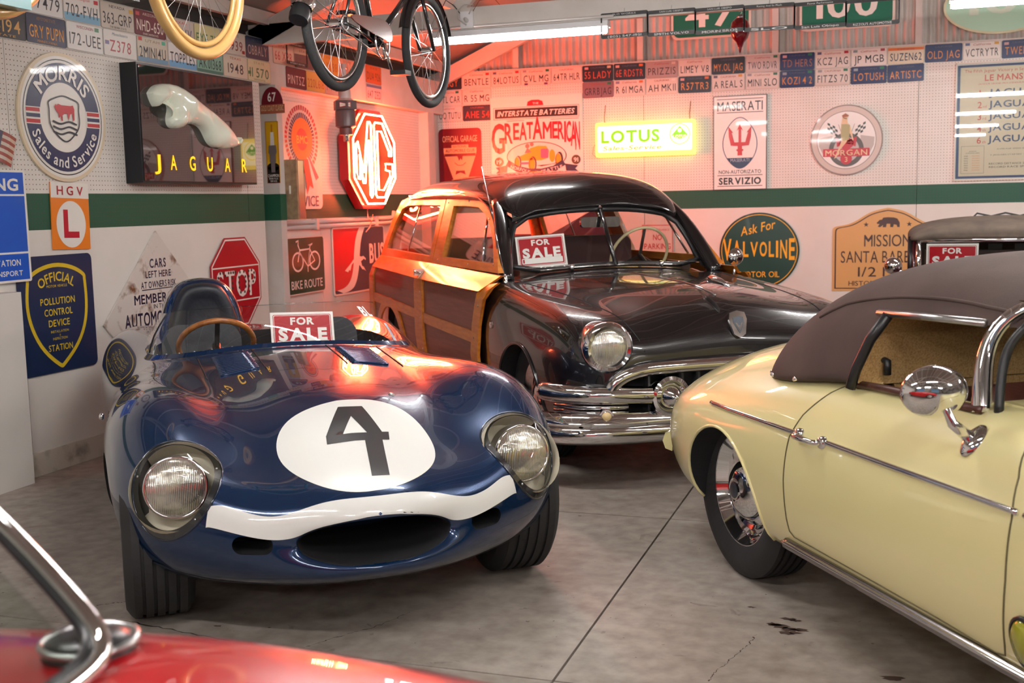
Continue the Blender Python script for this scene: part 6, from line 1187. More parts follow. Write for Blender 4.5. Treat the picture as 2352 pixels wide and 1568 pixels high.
        q = path([(.055+.309*math.cos(a), .27+.309*math.sin(a)) for a in np.linspace(math.radians(-5), math.radians(185), 40)], s, .0); mk('wheel_arch_lip', *tube([a for a, _ in q], .006, 8), CREAM, R, True)
        hb = path([(.615,.66),(.62,.66)], s, .0)[0][0]; hd = mk('door_handle', *tube([hb+Vector((.0,s*.015,0)), hb+Vector((.03,s*.032,.001)), hb+Vector((.08,s*.036,.001)), hb+Vector((.125,s*.03,.0)), hb+Vector((.145,s*.012,0))], [.010,.012,.010,.008,.009], 10), CHROME, R, True)
        for dx in (.01,.145): mk('handle_boss', *lathe([(.019,-.01),(.021,.004),(.017,.014),(0,.016)], 16), CHROME, hd, True).matrix_local = axis_m((0,s,0), hb+Vector((dx,0,0)))
    # wheels
    for x in (0., 2.1):
        for s in (1, -1):
            tyre(R, (x, .605*s, .325), .325, .175, .203)
            w_ = disc_wheel(R, (x, .605*s, .325), [(.115,.040),(.135,.028),(.150,.036),(.160,.024),(.172,.034),(.185,.030),(.196,.052),(.205,.072),(.210,.072),(.208,.05),(.203,-.06),(.19,-.06)], CHROME, s, 'wheel_rim')
            b = mk('brake_dark', *lathe([(0,.02),(.13,.02)], 32), DARK, w_); hc = mk('hub_cap', *lathe([(.120,.036),(.118,.048),(.100,.070),(.070,.088),(.045,.094),(.043,.090),(.036,.090),(.034,.097),(.015,.100),(0,.101)], 44), CHROME, w_, True, 50); mk('hub_crest', *lathe([(.030,.0985),(.026,.101),(0,.102)], 24), mat('crest_grey', srgb(80,84,92), .3, .6), w_, True)
    # canvas top
    TS = [hs(.09,(0,.80),(.2,.80),(.36,.79),(.47,.775),(.50,.78),(.47,.80),(.36,.85),(.18,.89),(0,.90)),
          hs(.145,(0,.80),(.2,.80),(.42,.79),(.58,.765),(.61,.775),(.575,.84),(.45,.93),(.22,.98),(0,.99)),
          hs(.24,(0,.80),(.22,.80),(.48,.79),(.66,.77),(.685,.80),(.625,.90),(.49,1.0),(.25,1.05),(0,1.06)),
          hs(.42,(0,.80),(.24,.80),(.5,.79),(.69,.785),(.70,.83),(.63,.97),(.49,1.09),(.25,1.14),(0,1.15)),
          hs(.65,(0,.82),(.25,.82),(.5,.82),(.685,.82),(.69,.87),(.625,1.02),(.49,1.145),(.25,1.195),(0,1.205)),
          hs(.92,(0,.84),(.25,.84),(.5,.84),(.675,.84),(.68,.89),(.62,1.05),(.49,1.17),(.25,1.215),(0,1.225)),
          hs(1.2,(0,.85),(.25,.85),(.5,.85),(.66,.85),(.665,.90),(.61,1.05),(.48,1.155),(.25,1.195),(0,1.205)),
          hs(1.36,(0,.86),(.25,.86),(.5,.86),(.63,.86),(.64,.90),(.60,1.03),(.47,1.11),(.25,1.145),(0,1.155))]
    t0 = me_from(*ring_mesh(loft(TS, 70, 46))); TB = bvh_of(t0)
    side = lambda P, y0, y1: prism_me(P, Matrix(((1,0,0,0),(0,0,-1,0),(0,1,0,0),(0,0,0,1))), y0, y1)
    win = [(.76,.70),(.775,.86),(.80,.985),(.85,1.045),(1.5,1.055),(1.5,.70)]
    t = cut(t0.copy(), [side(win, -.56, .9), prism_me(rrect(1.05,-.52,1.6,.52,.05), Matrix.Identity(4), .7, 1.115)], TB)
    mko('canvas_top', t, [CANVAS, TANF], R)
    for pts, r in (([(.42,.60),(.55,.58),(.92,.575),(1.2,.565),(1.34,.55)],.006),([(.42,-.60),(.55,-.58),(.92,-.575),(1.2,-.565),(1.34,-.55)],.006)):
        q = surf_path(pts, TB, Matrix.Translation((0,0,1.6)), .001); mk('canvas_seam', *tube([a for a, _ in q], r, 6), CANVAS, R, True)
    for s in (-1, 1):
        mk('drip_rail', *tube([(.80,s*.632,1.048),(1.02,s*.632,1.056),(1.26,s*.622,1.060)], .011, 8), STEEL, R, True)
        mk('window_edge', *tube([(.76,s*.70,.82),(.775,s*.690,.88),(.80,s*.66,.97),(.85,s*.635,1.045)], .016, 8), BLACK, R, True)
        for x, z in ((.12,.78),(.26,.775),(.44,.785)): 
            n_, loc, d = smooth_normal(TB, Vector((x, s*.70, z+.02))); mk('tenax_stud', *lathe([(0,.010),(.005,.009),(.008,0)], 10), CHROME, R, True).matrix_local = axis_m(n_, loc)
        b = [(1.30,s*.655,.835),(1.285,s*.645,.92),(1.27,s*.625,1.0),(1.29,s*.595,1.07),(1.335,s*.54,1.115),(1.37,s*.35,1.14),(1.375,0,1.15)]
        V, Fc = tube([tuple(q) for q in bspl(np.array(b), 30)], [.028-.012*min(1,i/20) for i in range(30)], 12); mk('windscreen_frame', V, Fc, CHROME, R, True)
        g = [(1.35,s*.645,.84),(1.335,s*.63,.92),(1.325,s*.61,1.0),(1.355,s*.58,1.06),(1.375,s*.52,1.10),(1.385,s*.3,1.125),(1.385,0,1.13)]
        mk('windscreen_rubber', *tube([tuple(q) for q in bspl(np.array(g), 26)], .012, 8), BLACK, R, True)
    lo = [(1.46+.10*(1-(y/.62)**2), y, .885+.03*(1-(y/.62)**2)) for y in np.linspace(-.62,.62,17)]; hi = [(1.37+.03*(1-(y/.55)**2), y, 1.08+.055*(1-abs(y/.55)**3)) for y in np.linspace(-.55,.55,17)]
    mk('windscreen', *grid_mesh(np.array([[Vector(a).lerp(Vector(b), j/6) for j in range(7)] for a, b in zip(lo, hi)])), GLASS, R, True)
    mk('windscreen_base_trim', *tube([Vector(a)+Vector((.01,0,-.005)) for a in lo], .012, 8), CHROME, R, True)
    b = MB().box(1.40,-.60,.905,1.404,-.52,.96); b.build('inspection_sticker', paint(190,214,220), R); MB().box(1.405,-.592,.915,1.4055,-.528,.95).build('sticker_print', paint(60,100,180), R)
    # interior
    for y in (-.33,.33):
        b = MB(); b.prism(rrect(-.24,.50,.24,.94,.08), 0, .13, Matrix(((.94,0,.34,.86),(0,1,0,y),(-.34,0,.94,0),(0,0,0,1))) @ Matrix(((0,0,1,0),(1,0,0,0),(0,1,0,0),(0,0,0,1)))); sb = b.build('seat_back', BRNL, R, True, 40)
    MB().box(.745,-.61,.52,.77,.61,.80).build('rear_trim_panel', BRNL, R)
    b = MB(); b.prism(rrect(-.55,.75,.55,1.12,.10), 0, .02, Matrix(((0,0,1,.735),(1,0,0,0),(0,1,0,0),(0,0,0,1)))); b.build('rear_lining', TANF, R)
    MB().box(1.30,-.6,.70,1.42,.6,.86).build('dashboard', CREAM, R)
    k = mk('window_catch', *tube([(.80,-.60,.86),(.80,-.60,.90),(.77,-.60,.905)], .012, 8), BLACK, R, True)
    mk('door_cap', *tube([(.70,-.665,.825),(.9,-.672,.838),(1.32,-.672,.846)], .012, 8), BRNL, R, True)
    Ms = axis_m(Vector((-.9,0,.42)), Vector((1.20,.34,.90))); mk('steering_wheel', *tube([Ms @ Vector((.2*math.cos(a), .2*math.sin(a), 0)) for a in np.linspace(0,2*math.pi,40,endpoint=False)], .011, 8, True), BLACK, R, True)
    # mirror
    q = path([(1.385,.785),(1.39,.785)], -1, 0)[0]; hd = q[0]
    Mm = axis_m((.93,-.25,-.05), (1.325,-.82,.905)); mr = mk('door_mirror', *lathe([(.064,-.004),(.068,.003),(.066,.014),(.055,.034),(.034,.048),(.012,.054),(0,.055)], 36), CHROME, R, True, 50); mr.matrix_local = Mm @ Matrix.Scale(1.25,4,(1,0,0))
    mk('mirror_glass', *lathe([(0,-.003),(.062,-.003)], 32), mat('mirror_face', (.9,.9,.9), .02, 1.), mr)
    mk('mirror_arm', *tube([(1.35,-.82,.895),(1.365,-.81,.865),(1.375,-.80,.83),hd], [.008,.010,.013,.018], 10), CHROME, R, True); mk('mirror_foot', *lathe([(.03,0),(.028,.006),(.016,.016),(0,.02)], 20), CHROME, R, True).matrix_local = axis_m(q[1], hd) @ Matrix.Scale(1.6,4,(0,1,0))
    q = path([(1.655,.37),(1.66,.37)], -1, .0)[0]; lt = mk('side_light', *lathe([(.045,0),(.045,.012),(.036,.022),(0,.028)], 24), mat('amber_green', srgb(150,150,40), .2, coat=1.), R, True); lt.matrix_local = axis_m(q[1], q[0]) @ Matrix.Scale(1.3,4,(0,1,0)); mk('side_light_rim', *lathe([(.046,0),(.052,.004),(.052,.012),(.046,.014)], 24), BLACK, lt, True)
    # rear bumper with horn
    bp = [(-.74,-.625),(-.845,-.545),(-.92,-.39),(-.965,0),(-.92,.39),(-.845,.545),(-.74,.625)]; pf = bspl(np.array(bp), 50); prof = [(0,-.045),(.030,-.035),(.042,0),(.030,.035),(0,.045)]; V = []
    for i, p in enumerate(pf):
        tt = pf[min(i+1,49)]-pf[max(i-1,0)]; tt = tt/np.linalg.norm(tt); nx, ny = -tt[1], tt[0]; V += [(p[0]+nx*a, p[1]+ny*a, .36+b_) for a, b_ in prof]
    mk('rear_bumper', V, [(i*5+j, i*5+(j+1) % 5, (i+1)*5+(j+1) % 5, (i+1)*5+j) for i in range(49) for j in range(5)]+[(0,1,2,3,4),(249,248,247,246,245)], CREAM, R, True, 60)
    for y in (-.44,.44): mk('bumper_horn', *tube([(-.905,y,.27),(-.93,y,.36),(-.91,y,.46)], [.02,.026,.014], 10), CHROME, R, True)
    for y in (-.3,.3): MB().box(-.95,y-.02,.34,-.8,y+.02,.38).build('bumper_iron', DARK, R)
    for s in (-1, 1): mk('tail_lamp', *lathe([(.036,0),(.036,.012),(.024,.028),(0,.034)], 20), CHROME, R, True).matrix_local = axis_m((-1,.5*s,.1), (-.81,.44*s,.49))
    return R
CONVERT = build_convertible()
# ================================================================ hanging bicycles
def bicycle(name, label, x, yr, yf, z, ty, rimm, framem, guard, lamp=True, tread=True):
    e = empty(name, label, 'bicycle', (x, (yr+yf)/2, z)); ym = (yr+yf)/2; R_, F_ = yr-ym, yf-ym; r = .338
    def circle(c, rad, n=64): return [(0, c+rad*math.cos(a), rad*math.sin(a)) for a in np.linspace(0, 2*math.pi, n, endpoint=False)]
    for c in (R_, F_):
        t = mk('tyre', *tube(circle(c, r-.024), .024, 12, True), ty, e, True)
        mk('rim', *tube(circle(c, r-.063), .012, 8, True), rimm, e, True); mk('rim', *tube(circle(c, r-.045), .014, 8, True), rimm, e, True) if False else None
        b = MB()
        for k in range(28):
            a = 2*math.pi*k/28; sx = .03 if k % 2 else -.03; off = .35*(1 if (k//2) % 2 else -1)
            b.tube([(sx, c+.02*math.cos(a+off), .02*math.sin(a+off)), (0, c+(r-.055)*math.cos(a), (r-.055)*math.sin(a))], .0012, 5)
        o = b.build('spokes', STEEL, e); o['kind'] = 'stuff'
        mk('hub', *tube([(-.05,c,0),(-.03,c,0),(-.028,c,0),(.028,c,0),(.03,c,0),(.05,c,0)], [.006,.006,.024,.024,.006,.006], 14), CHROME, e, True, 40)
        if guard: 
            a0, a1 = (35, 185) if c == R_ else (20, 165)
            V = []; P = [math.radians(a) for a in np.linspace(a0, a1, 30)]
            for a in P: V += [(sx, c+rr*math.cos(a), rr*math.sin(a)) for sx, rr in ((-.034,r+.004),(-.022,r+.020),(0,r+.026),(.022,r+.020),(.034,r+.004))]
            mk('mudguard', V, [(i*5+j, i*5+j+1, (i+1)*5+j+1, (i+1)*5+j) for i in range(29) for j in range(4)], guard, e, True)
            for s in (-1, 1): mk('mudguard_stay', *tube([(s*.045,c,0),(s*.036,c+r*math.cos(math.radians(a1-20 if c == R_ else a0+25)),r*math.sin(math.radians(a1-20 if c == R_ else a0+25)))], .003, 6), STEEL, e, True)
    bb = (0, R_+.44, -.045); st_ = (0, R_+.27, .48); hd = (0, F_-.20, .50); hl = (0, F_-.16, .36)
    fr = lambda n_, P, rad: mk(n_, *tube(P, rad, 12), framem, e, True)
    fr('seat_tube', [bb, st_], .016); fr('top_tube', [st_, hd], .016); fr('down_tube', [bb, hl], .018); fr('head_tube', [hd, hl], .020)
    for s in (-1, 1):
        fr('chain_stay', [(s*.012,bb[1],bb[2]),(s*.05,R_+.12,-.012),(s*.05,R_,0)], .010); fr('seat_stay', [(s*.015,st_[1],st_[2]-.04),(s*.05,R_,0)], .008); fr('fork_blade', [(s*.03,hl[1],hl[2]),(s*.045,hl[1]+.07,hl[2]-.2),(s*.046,F_,0)], .012)
    mk('bottom_bracket', *tube([(-.045,bb[1],bb[2]),(.045,bb[1],bb[2])], .024, 16), framem, e, True, 40)
    cr = mk('chainring', *tube([(.05, bb[1]+.085*math.cos(a), bb[2]+.085*math.sin(a)) for a in np.linspace(0,2*math.pi,40,endpoint=False)], .005, 8, True), CHROME, e, True)
    for k in range(5): mk('chainring_arm', *tube([(.05,bb[1],bb[2]),(.05,bb[1]+.085*math.cos(k*1.2566),bb[2]+.085*math.sin(k*1.2566))], .006, 6), CHROME, cr, True)
    for s, a in ((1, -1.2), (-1, 1.94)):
        c1 = (s*.075, bb[1]+.17*math.cos(a), bb[2]+.17*math.sin(a)); mk('crank', *tube([(s*.06,bb[1],bb[2]), c1], .009, 8), CHROME, e, True); MB().box(min(s*.08,s*.17),c1[1]-.04,c1[2]-.012,max(s*.08,s*.17),c1[1]+.04,c1[2]+.012).build('pedal', BLACK, e)
    ch = [(.05,bb[1],bb[2]-.085),(.05,R_,-.035),(.05,R_-.033,0),(.05,R_,.035),(.05,bb[1],bb[2]+.085)]
    mk('chain', *tube(ch[:2], .004, 6), STEEL, e, True); mk('chain', *tube(ch[3:], .004, 6), STEEL, e, True); mk('sprocket', *tube([(.05,R_+.035*math.cos(a),.035*math.sin(a)) for a in np.linspace(0,2*math.pi,24,endpoint=False)], .005, 6, True), STEEL, e, True)
    if guard:
        P = smooth_poly([(R_+.03,.03),(R_+.06,.055),(R_+.25,.065),(bb[1]+.02,.085),(bb[1]+.11,.03),(bb[1]+.10,-.04),(bb[1]+.02,-.03),(R_+.2,-.005)], 50)
        b = MB(); b.prism(P, .058, .066, Matrix(((0,0,1,0),(1,0,0,0),(0,1,0,0),(0,0,0,1)))); b.build('chain_guard', mat('brown_enamel', srgb(110,52,40), .2, coat=1.), e)
    hb = (0, hd[1]-.02, hd[2]+.09); mk('handlebar', *tube([(-.28,hb[1]-.16,hb[2]),(-.24,hb[1]-.02,hb[2]+.02),(0,hb[1],hb[2]),(.24,hb[1]-.02,hb[2]+.02),(.28,hb[1]-.16,hb[2])], .011, 10), CHROME, e, True); mk('stem', *tube([hd, hb], .012, 8), CHROME, e, True)
    b = MB(); b.prism([(-.13,.0),(-.11,.07),(.0,.05),(.12,.018),(.12,-.018),(.0,-.05),(-.11,-.07)], .56, .60, Matrix(((0,1,0,0),(1,0,0,st_[1]),(0,0,1,0),(0,0,0,1)))); b.build('saddle', mat('saddle_leather', srgb(50,34,28), .5), e, False); mk('seat_post', *tube([st_, (0,st_[1]-.02,.57)], .012, 8), CHROME, e, True)
    if lamp:
        l_ = mk('rear_lamp', *lathe([(.03,-.05),(.045,-.02),(.05,.02),(.046,.05),(0,.055)], 24), BLACK, e, True, 40); l_.matrix_local = axis_m((0,-.5,-.86), (.0,R_-.36,.005)); mk('lamp_shell', *lathe([(.051,-.02),(.062,-.06),(.05,-.10),(0,-.12)], 24), CHROME, l_, True)
    for y in (R_, F_):
        mk('hanging_hook', *tube([(0,y,r-.04),(.02,y,r+.05),(0,y,r+.12),(0,y,roof_z(x)-z+.10)], .004, 6), STEEL, e, True)
    return e
BTY = mat('bike_tyre', (.02,.02,.021), .75, bump=(250,.4)); BFR_ = mat('bike_black', (.010,.010,.011), .25, coat=1.); RIMS = mat('bike_rim', (.62,.61,.6), .2, 1.)
bicycle('roadster_bicycle', 'black roadster bicycle with a brown chain guard hanging from the roof', 1.632, -5.45, -4.27, 2.316, BTY, RIMS, BFR_, BFR_)
GOLD = mat('gold_wheel', srgb(196,156,96), .35, .25, coat=.5)
gb = bicycle('gold_bicycle', 'gold-wheeled bicycle hanging from the roof near the license plates', 1.66, -7.86, -6.71, 2.336, GOLD, GOLD, mat('teal_enamel', srgb(40,120,124), .3, coat=.6), None, lamp=False)
MB().box(-.10,-.66,-.30,.075,-.46,.10).build('pannier', mat('teal_enamel', srgb(40,120,124), .3, coat=.6), gb)
# ================================================================ small hanging things
def build_small():
    e = empty('spark_plug_model', 'giant grey model spark plug hanging in front of the neon sign', 'ornament', (.2,-2.545,1.905))
    PG = mat('plug_grey', srgb(110,100,102), .4, .3)
    mk('thread_end', *lathe([(0,-.002),(.018,0),(.022,.01),(.022,.05),(.0,.05)], 20), CHROME, e, True, 40)
    mk('lower_collar', *lathe([(0,.05),(.052,.052),(.052,.105),(0,.105)], 32), mat('plug_brown', srgb(120,84,84), .4, .2), e, True, 40)
    mk('body', *lathe([(0,.105),(.062,.105),(.080,.118),(.080,.235),(.074,.245),(0,.245)], 36), PG, e, True, 40)
    b = MB(); b.prism([(.095*math.cos(math.radians(60*i+8)), .095*math.sin(math.radians(60*i+8))) for i in range(6)], .245, .315); b.build('hex_nut', PG, e)
    mk('insulator', *lathe([(.075,.315),(.05,.335),(.048,.40),(.046,.402),(.044,.415),(.046,.417),(.044,.432),(.046,.434),(.042,.50),(.02,.51),(.018,.56),(.022,.562),(.022,.60),(0,.605)], 28), mat('plug_white', srgb(190,180,176), .4), e, True, 40)
    M = axis_m((.45,-.89,0), Vector((0,0,.28))+Vector((.45,-.89,0))*.0865)
    o = empty('tmp', None, None); bpy.data.objects.remove(o)
    for nm, c, S in (('badge_red', (170,30,50), poly([(-.045,.022),(0,.012),(.045,.022),(.045,-.022),(0,-.012),(-.045,-.022)])), ('badge_band', (226,214,200), poly([(-.04,.016),(0,.007),(.04,.016),(.04,-.016),(0,-.007),(-.04,-.016)])), ('badge_lettering', (60,56,60), T('CHAMPION',0,0,.009,.07,.002))):
        V = [M @ Vector((x,y,.001 if nm == 'badge_red' else .0016 if nm == 'badge_band' else .0022)) for x, y in S[0]]; mk(nm, V, S[1], paint(*c), e)
    mk('hanging_wire', *tube([(0,0,.60),(0,0,roof_z(.2)-1.905+.14)], .0016, 5), STEEL, e)
    e = empty('red_glass_drop', 'red glass drop hanging among the empty plate frames', 'ornament', (3.196,-2.0,2.464))
    mk('glass', *lathe([(0,0),(.006,.004),(.012,.03),(.03,.075),(.058,.105),(.068,.14),(.070,.19),(.062,.225),(.036,.25),(.022,.258),(0,.26)], 32), mat('red_glass', srgb(120,14,26), .08, coat=1., trans=.3), e, True); mk('collar', *lathe([(.024,.256),(.026,.262),(.020,.275),(0,.278)], 20), STEEL, e, True); mk('label_band', *lathe([(.0705,.155),(.0712,.156),(.0712,.172),(.0705,.173)], 32), paint(190,130,60), e, True)
    mk('hook', *tube([(0,0,.275),(.012,0,.295),(0,0,.31),(-.008,0,.30)], .003, 6), STEEL, e, True); mk('hanging_wire', *tube([(0,0,.31),(0,0,roof_z(3.196)-2.464+.15)], .0015, 5), STEEL, e)
    # little flag on the left wall
    e = empty('small_flag', 'small faded stars and stripes flag pinned on the left wall', 'flag', M=wall_frame('L', -6.06, 1.745, .03) @ Matrix.Rotation(-.35,4,'Z'))
    for i in range(9):
        y0 = .075-.0175*i; V = [(x, y0-dy, .006*math.sin(x*40)) for dy in (0,.0175) for x in np.linspace(-.10,.10,9)]; mk('stripe', V, [(k,k+1,9+k+1,9+k) for k in range(8)], paint(*((150,70,62) if i % 2 == 0 else (200,186,170))), e)
    V = [(x, .075-dy, .0012+.006*math.sin(x*40)) for dy in (0,.0875) for x in np.linspace(-.10,.0,5)]; mk('canton', V, [(k,k+1,5+k+1,5+k) for k in range(4)], paint(70,66,84), e); mk('stick', *tube([(-.105,-.2,-.004),(-.105,.09,-.004)], .004, 6), MAPLE, e)
    # plastic socket box and loose wires on the tie beam
    e = empty('socket_box', 'clear plastic electrical box with a looped cord on the tie beam', 'socket', (1.585,-3.432,2.56))
    MB().box(-.045,-.03,0,.045,0,.11).build('box', mat('clear_plastic', srgb(226,226,228), .2, coat=.5), e)
    mk('cord', *tube([(0,-.034,.02),(-.05,-.05,.06),(-.055,-.05,.12),(-.01,-.04,.155),(.05,-.03,.15),(.02,-.036,.09)], .004, 8), mat('grey_cord', srgb(190,188,186), .5), e, True); mk('plug', *lathe([(0,.03),(.012,.028),(.016,0)], 14), mat('grey_cord', srgb(190,188,186), .5), e, True).matrix_local = axis_m((0,-1,.3), (.0,-.03,.05))
    mk('black_cord', *tube([(-.05,-.01,.10),(-.10,.0,.16),(-.16,.01,.20),(-.20,.02,.14)], .003, 6), BLACK, e, True); mk('brown_cord', *tube([(.04,-.01,.11),(.08,.01,.18),(.18,.02,.19),(.22,.03,.14)], .002, 6), mat('brown_cord', srgb(110,60,40), .8), e, True)
    mk('conduit', *tube([(-.35,-.012,.012),(1.0,-.012,.012)], .009, 8), mat('conduit', srgb(206,200,196), .45), e, True)
build_small()
# ================================================================ soft-top roadster behind
def build_softtop():
    R = car_empty('soft_top_roadster', 'small vintage roadster with a worn canvas top and upright windscreen', 'car', 4.99, -3.15, 0.)   # origin under the windscreen
    MAR = mat('maroon_paint', srgb(60,16,24), .3, coat=1.); CAN2 = mat('worn_canvas', srgb(92,80,70), .9, bump=(300,.2), noise=(8, srgb(70,60,54), .4, .7))
    S = [hs(1.15,(0,.45),(.1,.45),(.15,.48),(.17,.60),(.15,.76),(.08,.80),(0,.81)), hs(1.05,(0,.35),(.15,.35),(.25,.40),(.27,.60),(.25,.78),(.14,.84),(0,.855)), hs(.5,(0,.30),(.25,.30),(.36,.36),(.38,.60),(.36,.80),(.2,.87),(0,.885)), hs(0.,(0,.28),(.3,.28),(.48,.34),(.52,.60),(.50,.82),(.3,.89),(0,.90)), hs(-.5,(0,.28),(.3,.28),(.52,.34),(.56,.60),(.54,.80),(.3,.84),(0,.84)), hs(-1.2,(0,.28),(.3,.28),(.52,.34),(.56,.60),(.54,.80),(.3,.84),(0,.84)), hs(-1.55,(0,.40),(.3,.40),(.48,.45),(.50,.60),(.48,.74),(.3,.78),(0,.78))]
    mko('body', me_from(*ring_mesh(loft(S, 50, 32))), [MAR], R, True)
    for s in (1, -1):
        P = [(1.1,.40),(1.0,.58),(.80,.66),(.62,.60),(.40,.42),(.1,.34)]; V = [(x, s*y, z) for x, z in P for y in (.40,.62)]; V += [(x, s*y, z-.03) for x, z in P for y in (.40,.62)]
        mk('front_wing', V, [(2*i,2*i+1,2*i+3,2*i+2) for i in range(5)]+[(12+2*i,12+2*i+2,12+2*i+3,12+2*i+1) for i in range(5)]+[(2*i+1,12+2*i+1,12+2*i+3,2*i+3) for i in range(5)], MAR, R, True, 50)
        for x in (.82,-1.45):
            tyre(R, (x, s*.52, .31), .31, .12, .20); disc_wheel(R, (x, s*.52, .31), [(0,.05),(.06,.045),(.15,.02),(.2,.04),(.205,-.04)], STEEL, s)
        h = mk('headlight', *lathe([(0,-.14),(.04,-.13),(.08,-.06),(.085,0),(.08,.01)], 28), CHROME, R, True); h.matrix_local = axis_m((1,0,0), (.85,.36*s,.80)); mk('lens', *lathe([(.078,.008),(.05,.025),(0,.032)], 24), LENS, h, True)
        m_ = mk('mirror', *lathe([(0,-.045),(.03,-.035),(.05,-.01),(.054,.0),(.05,.006),(0,.008)], 24), CHROME, R, True); m_.matrix_local = axis_m((-1,0,0), (.10,.68*s,.955)); mk('mirror_arm', *tube([(.08,.68*s,.94),(.05,.60*s,.90),(.0,.50*s,.86)], .008, 8), CHROME, R, True)
        mk('windscreen_post', *tube([(.02,.53*s,.86),(-.02,.53*s,1.115)], .018, 10), CHROME, R, True); mk('side_frame', *tube([(-.05,.575*s,.80),(-.07,.575*s,1.13)], .020, 10), BLACK, R, True); mk('wood_pillar', *tube([(-.09,.555*s,.80),(-.11,.555*s,1.12)], .018, 8), mat('pale_wood', srgb(176,140,100), .5), R, True); mk('maroon_pillar', *tube([(-.0,.555*s,.80),(-.04,.555*s,1.10)], .012, 8), MAR, R, True)
    mk('windscreen_header', *tube([(-.02,-.53,1.108),(-.02,.53,1.108)], .016, 10), CHROME, R, True)
    mk('windscreen', [(.02,-.52,.87),(.02,.52,.87),(-.018,.52,1.10),(-.018,-.52,1.10)], [(0,1,2,3)], GLASS, R)
    TS = [hs(.0,(0,1.115),(.2,1.115),(.4,1.115),(.52,1.11),(.55,1.115),(.53,1.13),(.4,1.14),(.2,1.145),(0,1.147)), hs(-.05,(0,1.11),(.2,1.11),(.42,1.11),(.55,1.10),(.585,1.11),(.57,1.15),(.44,1.185),(.22,1.20),(0,1.205)), hs(-.4,(0,1.12),(.2,1.12),(.42,1.12),(.56,1.11),(.595,1.12),(.575,1.17),(.44,1.21),(.22,1.235),(0,1.24)), hs(-.9,(0,1.10),(.2,1.10),(.42,1.10),(.55,1.09),(.58,1.10),(.56,1.15),(.43,1.20),(.22,1.22),(0,1.225)), hs(-1.3,(0,.84),(.2,.84),(.42,.84),(.52,.84),(.55,.85),(.53,.88),(.42,.91),(.22,.93),(0,.93))]
    mko('canvas_top', me_from(*ring_mesh(loft(TS, 40, 40))), [CAN2], R, True)
    MB().box(-.62,-.48,.80,-.52,.48,1.02).build('seat_back', BRNL, R)
    for i in range(5): MB().box(-1.0,-.4+.17*i,.9,-.99,-.31+.17*i,1.08).build('rear_window_strip', paint(150,170,170), R)
    for s in (1, -1): MB().box(-1.3,s*.50-.05,.7,-.05,s*.50+.05,.82).build('door_top', MAR, R)
build_softtop()
sale_card(Matrix(((1,0,0,4.66),(0,-.25,-.97,-3.10),(0,.97,-.25,.985),(0,0,0,1))), 'red and white for sale card behind the soft-top roadster windscreen')
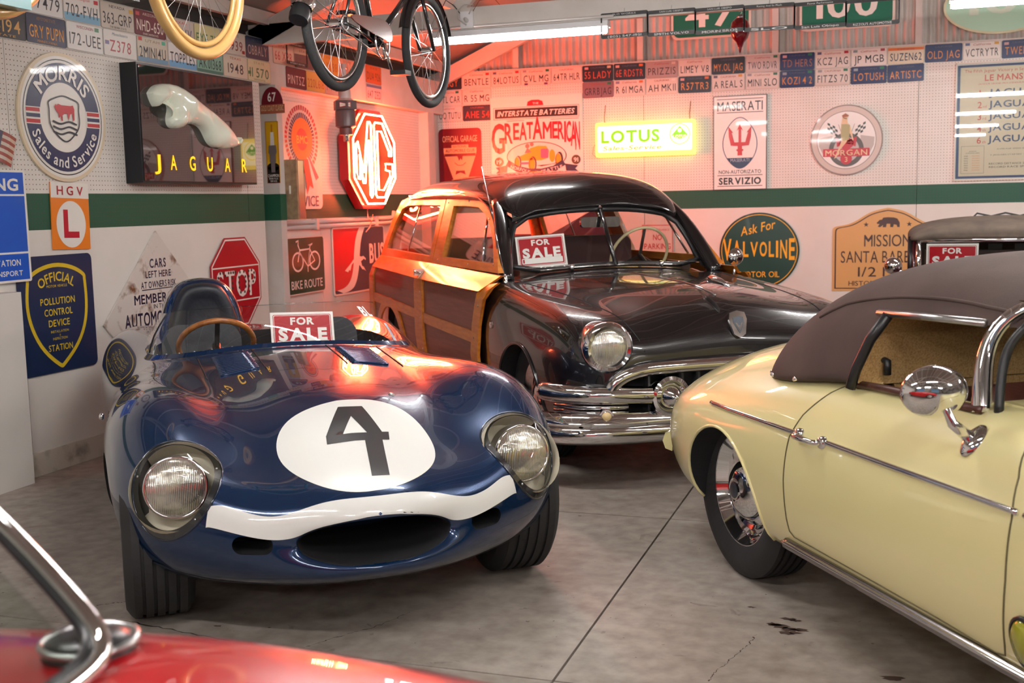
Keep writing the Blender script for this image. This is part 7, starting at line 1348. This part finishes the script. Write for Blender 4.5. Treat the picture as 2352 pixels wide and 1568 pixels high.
# ================================================================ red car in the foreground
def build_red():
    RED = mat('red_car_paint', srgb(176,8,22), .3, coat=1., coatr=.015)
    R = car_empty('red_roadster', 'glossy red car with a chrome framed windscreen, cut off by the photo edge', 'car', 4.40, -10.42, math.pi/2)      # points along +x of the shed
    S = [hs(1.2,(0,.35),(.2,.35),(.35,.38),(.42,.45),(.42,.52),(.35,.57),(.2,.59),(0,.60)), hs(1.05,(0,.25),(.3,.25),(.55,.28),(.66,.40),(.67,.55),(.58,.66),(.3,.68),(0,.69)), hs(.6,(0,.2),(.35,.2),(.64,.22),(.75,.38),(.765,.60),(.70,.80),(.36,.80),(0,.81)), hs(.0,(0,.2),(.35,.2),(.66,.22),(.77,.38),(.79,.64),(.735,.87),(.38,.87),(0,.88)), hs(-.5,(0,.2),(.35,.2),(.66,.22),(.77,.38),(.79,.66),(.745,.905),(.40,.915),(0,.925)), hs(-.85,(0,.2),(.35,.2),(.66,.22),(.77,.38),(.79,.66),(.75,.915),(.42,.92),(0,.928)), hs(-1.4,(0,.2),(.35,.2),(.66,.22),(.77,.38),(.79,.66),(.745,.86),(.42,.87),(0,.87)), hs(-2.2,(0,.22),(.35,.22),(.64,.24),(.75,.38),(.77,.62),(.72,.80),(.4,.84),(0,.85)), hs(-2.8,(0,.35),(.3,.35),(.5,.37),(.58,.45),(.58,.58),(.52,.68),(.3,.72),(0,.73))]
    me0 = me_from(*ring_mesh(loft(S, 70, 44))); B = bvh_of(me0); cuts = [cyl_me((x,.28), .31, *((.52,1.) if s > 0 else (-1.,-.52))) for s in (1,-1) for x in (.45,-1.95)]
    cuts.append(prism_me(rrect(-1.75,-.62,-.95,.62,.12), Matrix.Identity(4), .4, 1.2))
    mko('body', cut(me0.copy(), cuts, B), [RED, DARK], R)
    for x in (.45,-1.95):
        for s in (1, -1): tyre(R, (x, s*.66, .305), .305, .17, .19); disc_wheel(R, (x, s*.66, .305), [(0,.07),(.05,.06),(.15,.03),(.19,.06),(.195,-.06)], STEEL, s)
    # raked windscreen: far post visible, lower edge turns towards the near side
    lo = [(-.80,.52,.925),(-.765,.35,.945),(-.75,.15,.955),(-.75,-.15,.955),(-.765,-.35,.945),(-.80,-.52,.925)]
    post = [(-.81,.565,.948),(-.835,.58,.965),(-.92,.60,1.02),(-1.02,.625,1.075),(-1.15,.65,1.14),(-1.35,.665,1.22)]
    def fr(s, rad, dx, m, name):
        P = [(-.77+dx,0,.948),(-.775+dx,s*.3,.944),(-.785+dx,s*.45,.938),(-.795+dx,s*.53,.938)]+[(x+dx, s*y, z) for x, y, z in post]; V, Fc = tube([tuple(q) for q in bspl(np.array(P), 50)], rad, 10); mk(name, V, Fc, m, R, True)
    for s in (1, -1): fr(s, .010, 0., CHROME, 'windscreen_frame'); fr(s, .008, -.018, BLACK, 'windscreen_rubber')
    mk('windscreen_header', *tube([(-1.35,-.665,1.22),(-1.34,0,1.25),(-1.35,.665,1.22)], .014, 10), CHROME, R, True)
    G = []
    for y in np.linspace(-1,1,15):
        a = Vector((-.79-.03*y*y, y*.545, .948-.01*y*y)); b = Vector((-1.35, y*.655, 1.22)); G.append([a.lerp(b, j/8)+Vector((0,0,.012*math.sin(j/8*math.pi))) for j in range(9)])
    mk('windscreen', *grid_mesh(np.array(G)), glass_mat('tinted_glass', (.72,.78,.74)), R, True)
    b = MB(); b.box(-1.75,-.60,.42,-.95,.60,.50); b.build('cabin_floor', DARK, R); MB().box(-.98,-.62,.70,-.90,.62,.90).build('dashboard', BLACK, R)
    for y in (-.33,.33): b = MB(); b.prism(rrect(-.22,.45,.22,.98,.1), 0, .14, Matrix(((0,0,1,-1.72),(1,0,0,y),(0,1,0,0),(0,0,0,1)))); b.build('seat_back', mat('grey_vinyl', srgb(60,56,54), .5), R, True, 40)
    q = surf_path([(-.86,.60),(-.86,.605)], B, Matrix.Translation((0,0,1.6)), .0)[0]; mk('scuttle_vent', *lathe([(.05,0),(.046,.014),(.03,.02),(0,.022)], 24), BLACK, R, True).matrix_local = axis_m(q[1], q[0]); o = mk('vent_rim', *tube([q[0]+Vector((.05*math.cos(a),.05*math.sin(a),.012)) for a in np.linspace(0,2*math.pi,30,endpoint=False)], .004, 6, True), STEEL, R, True)
build_red()
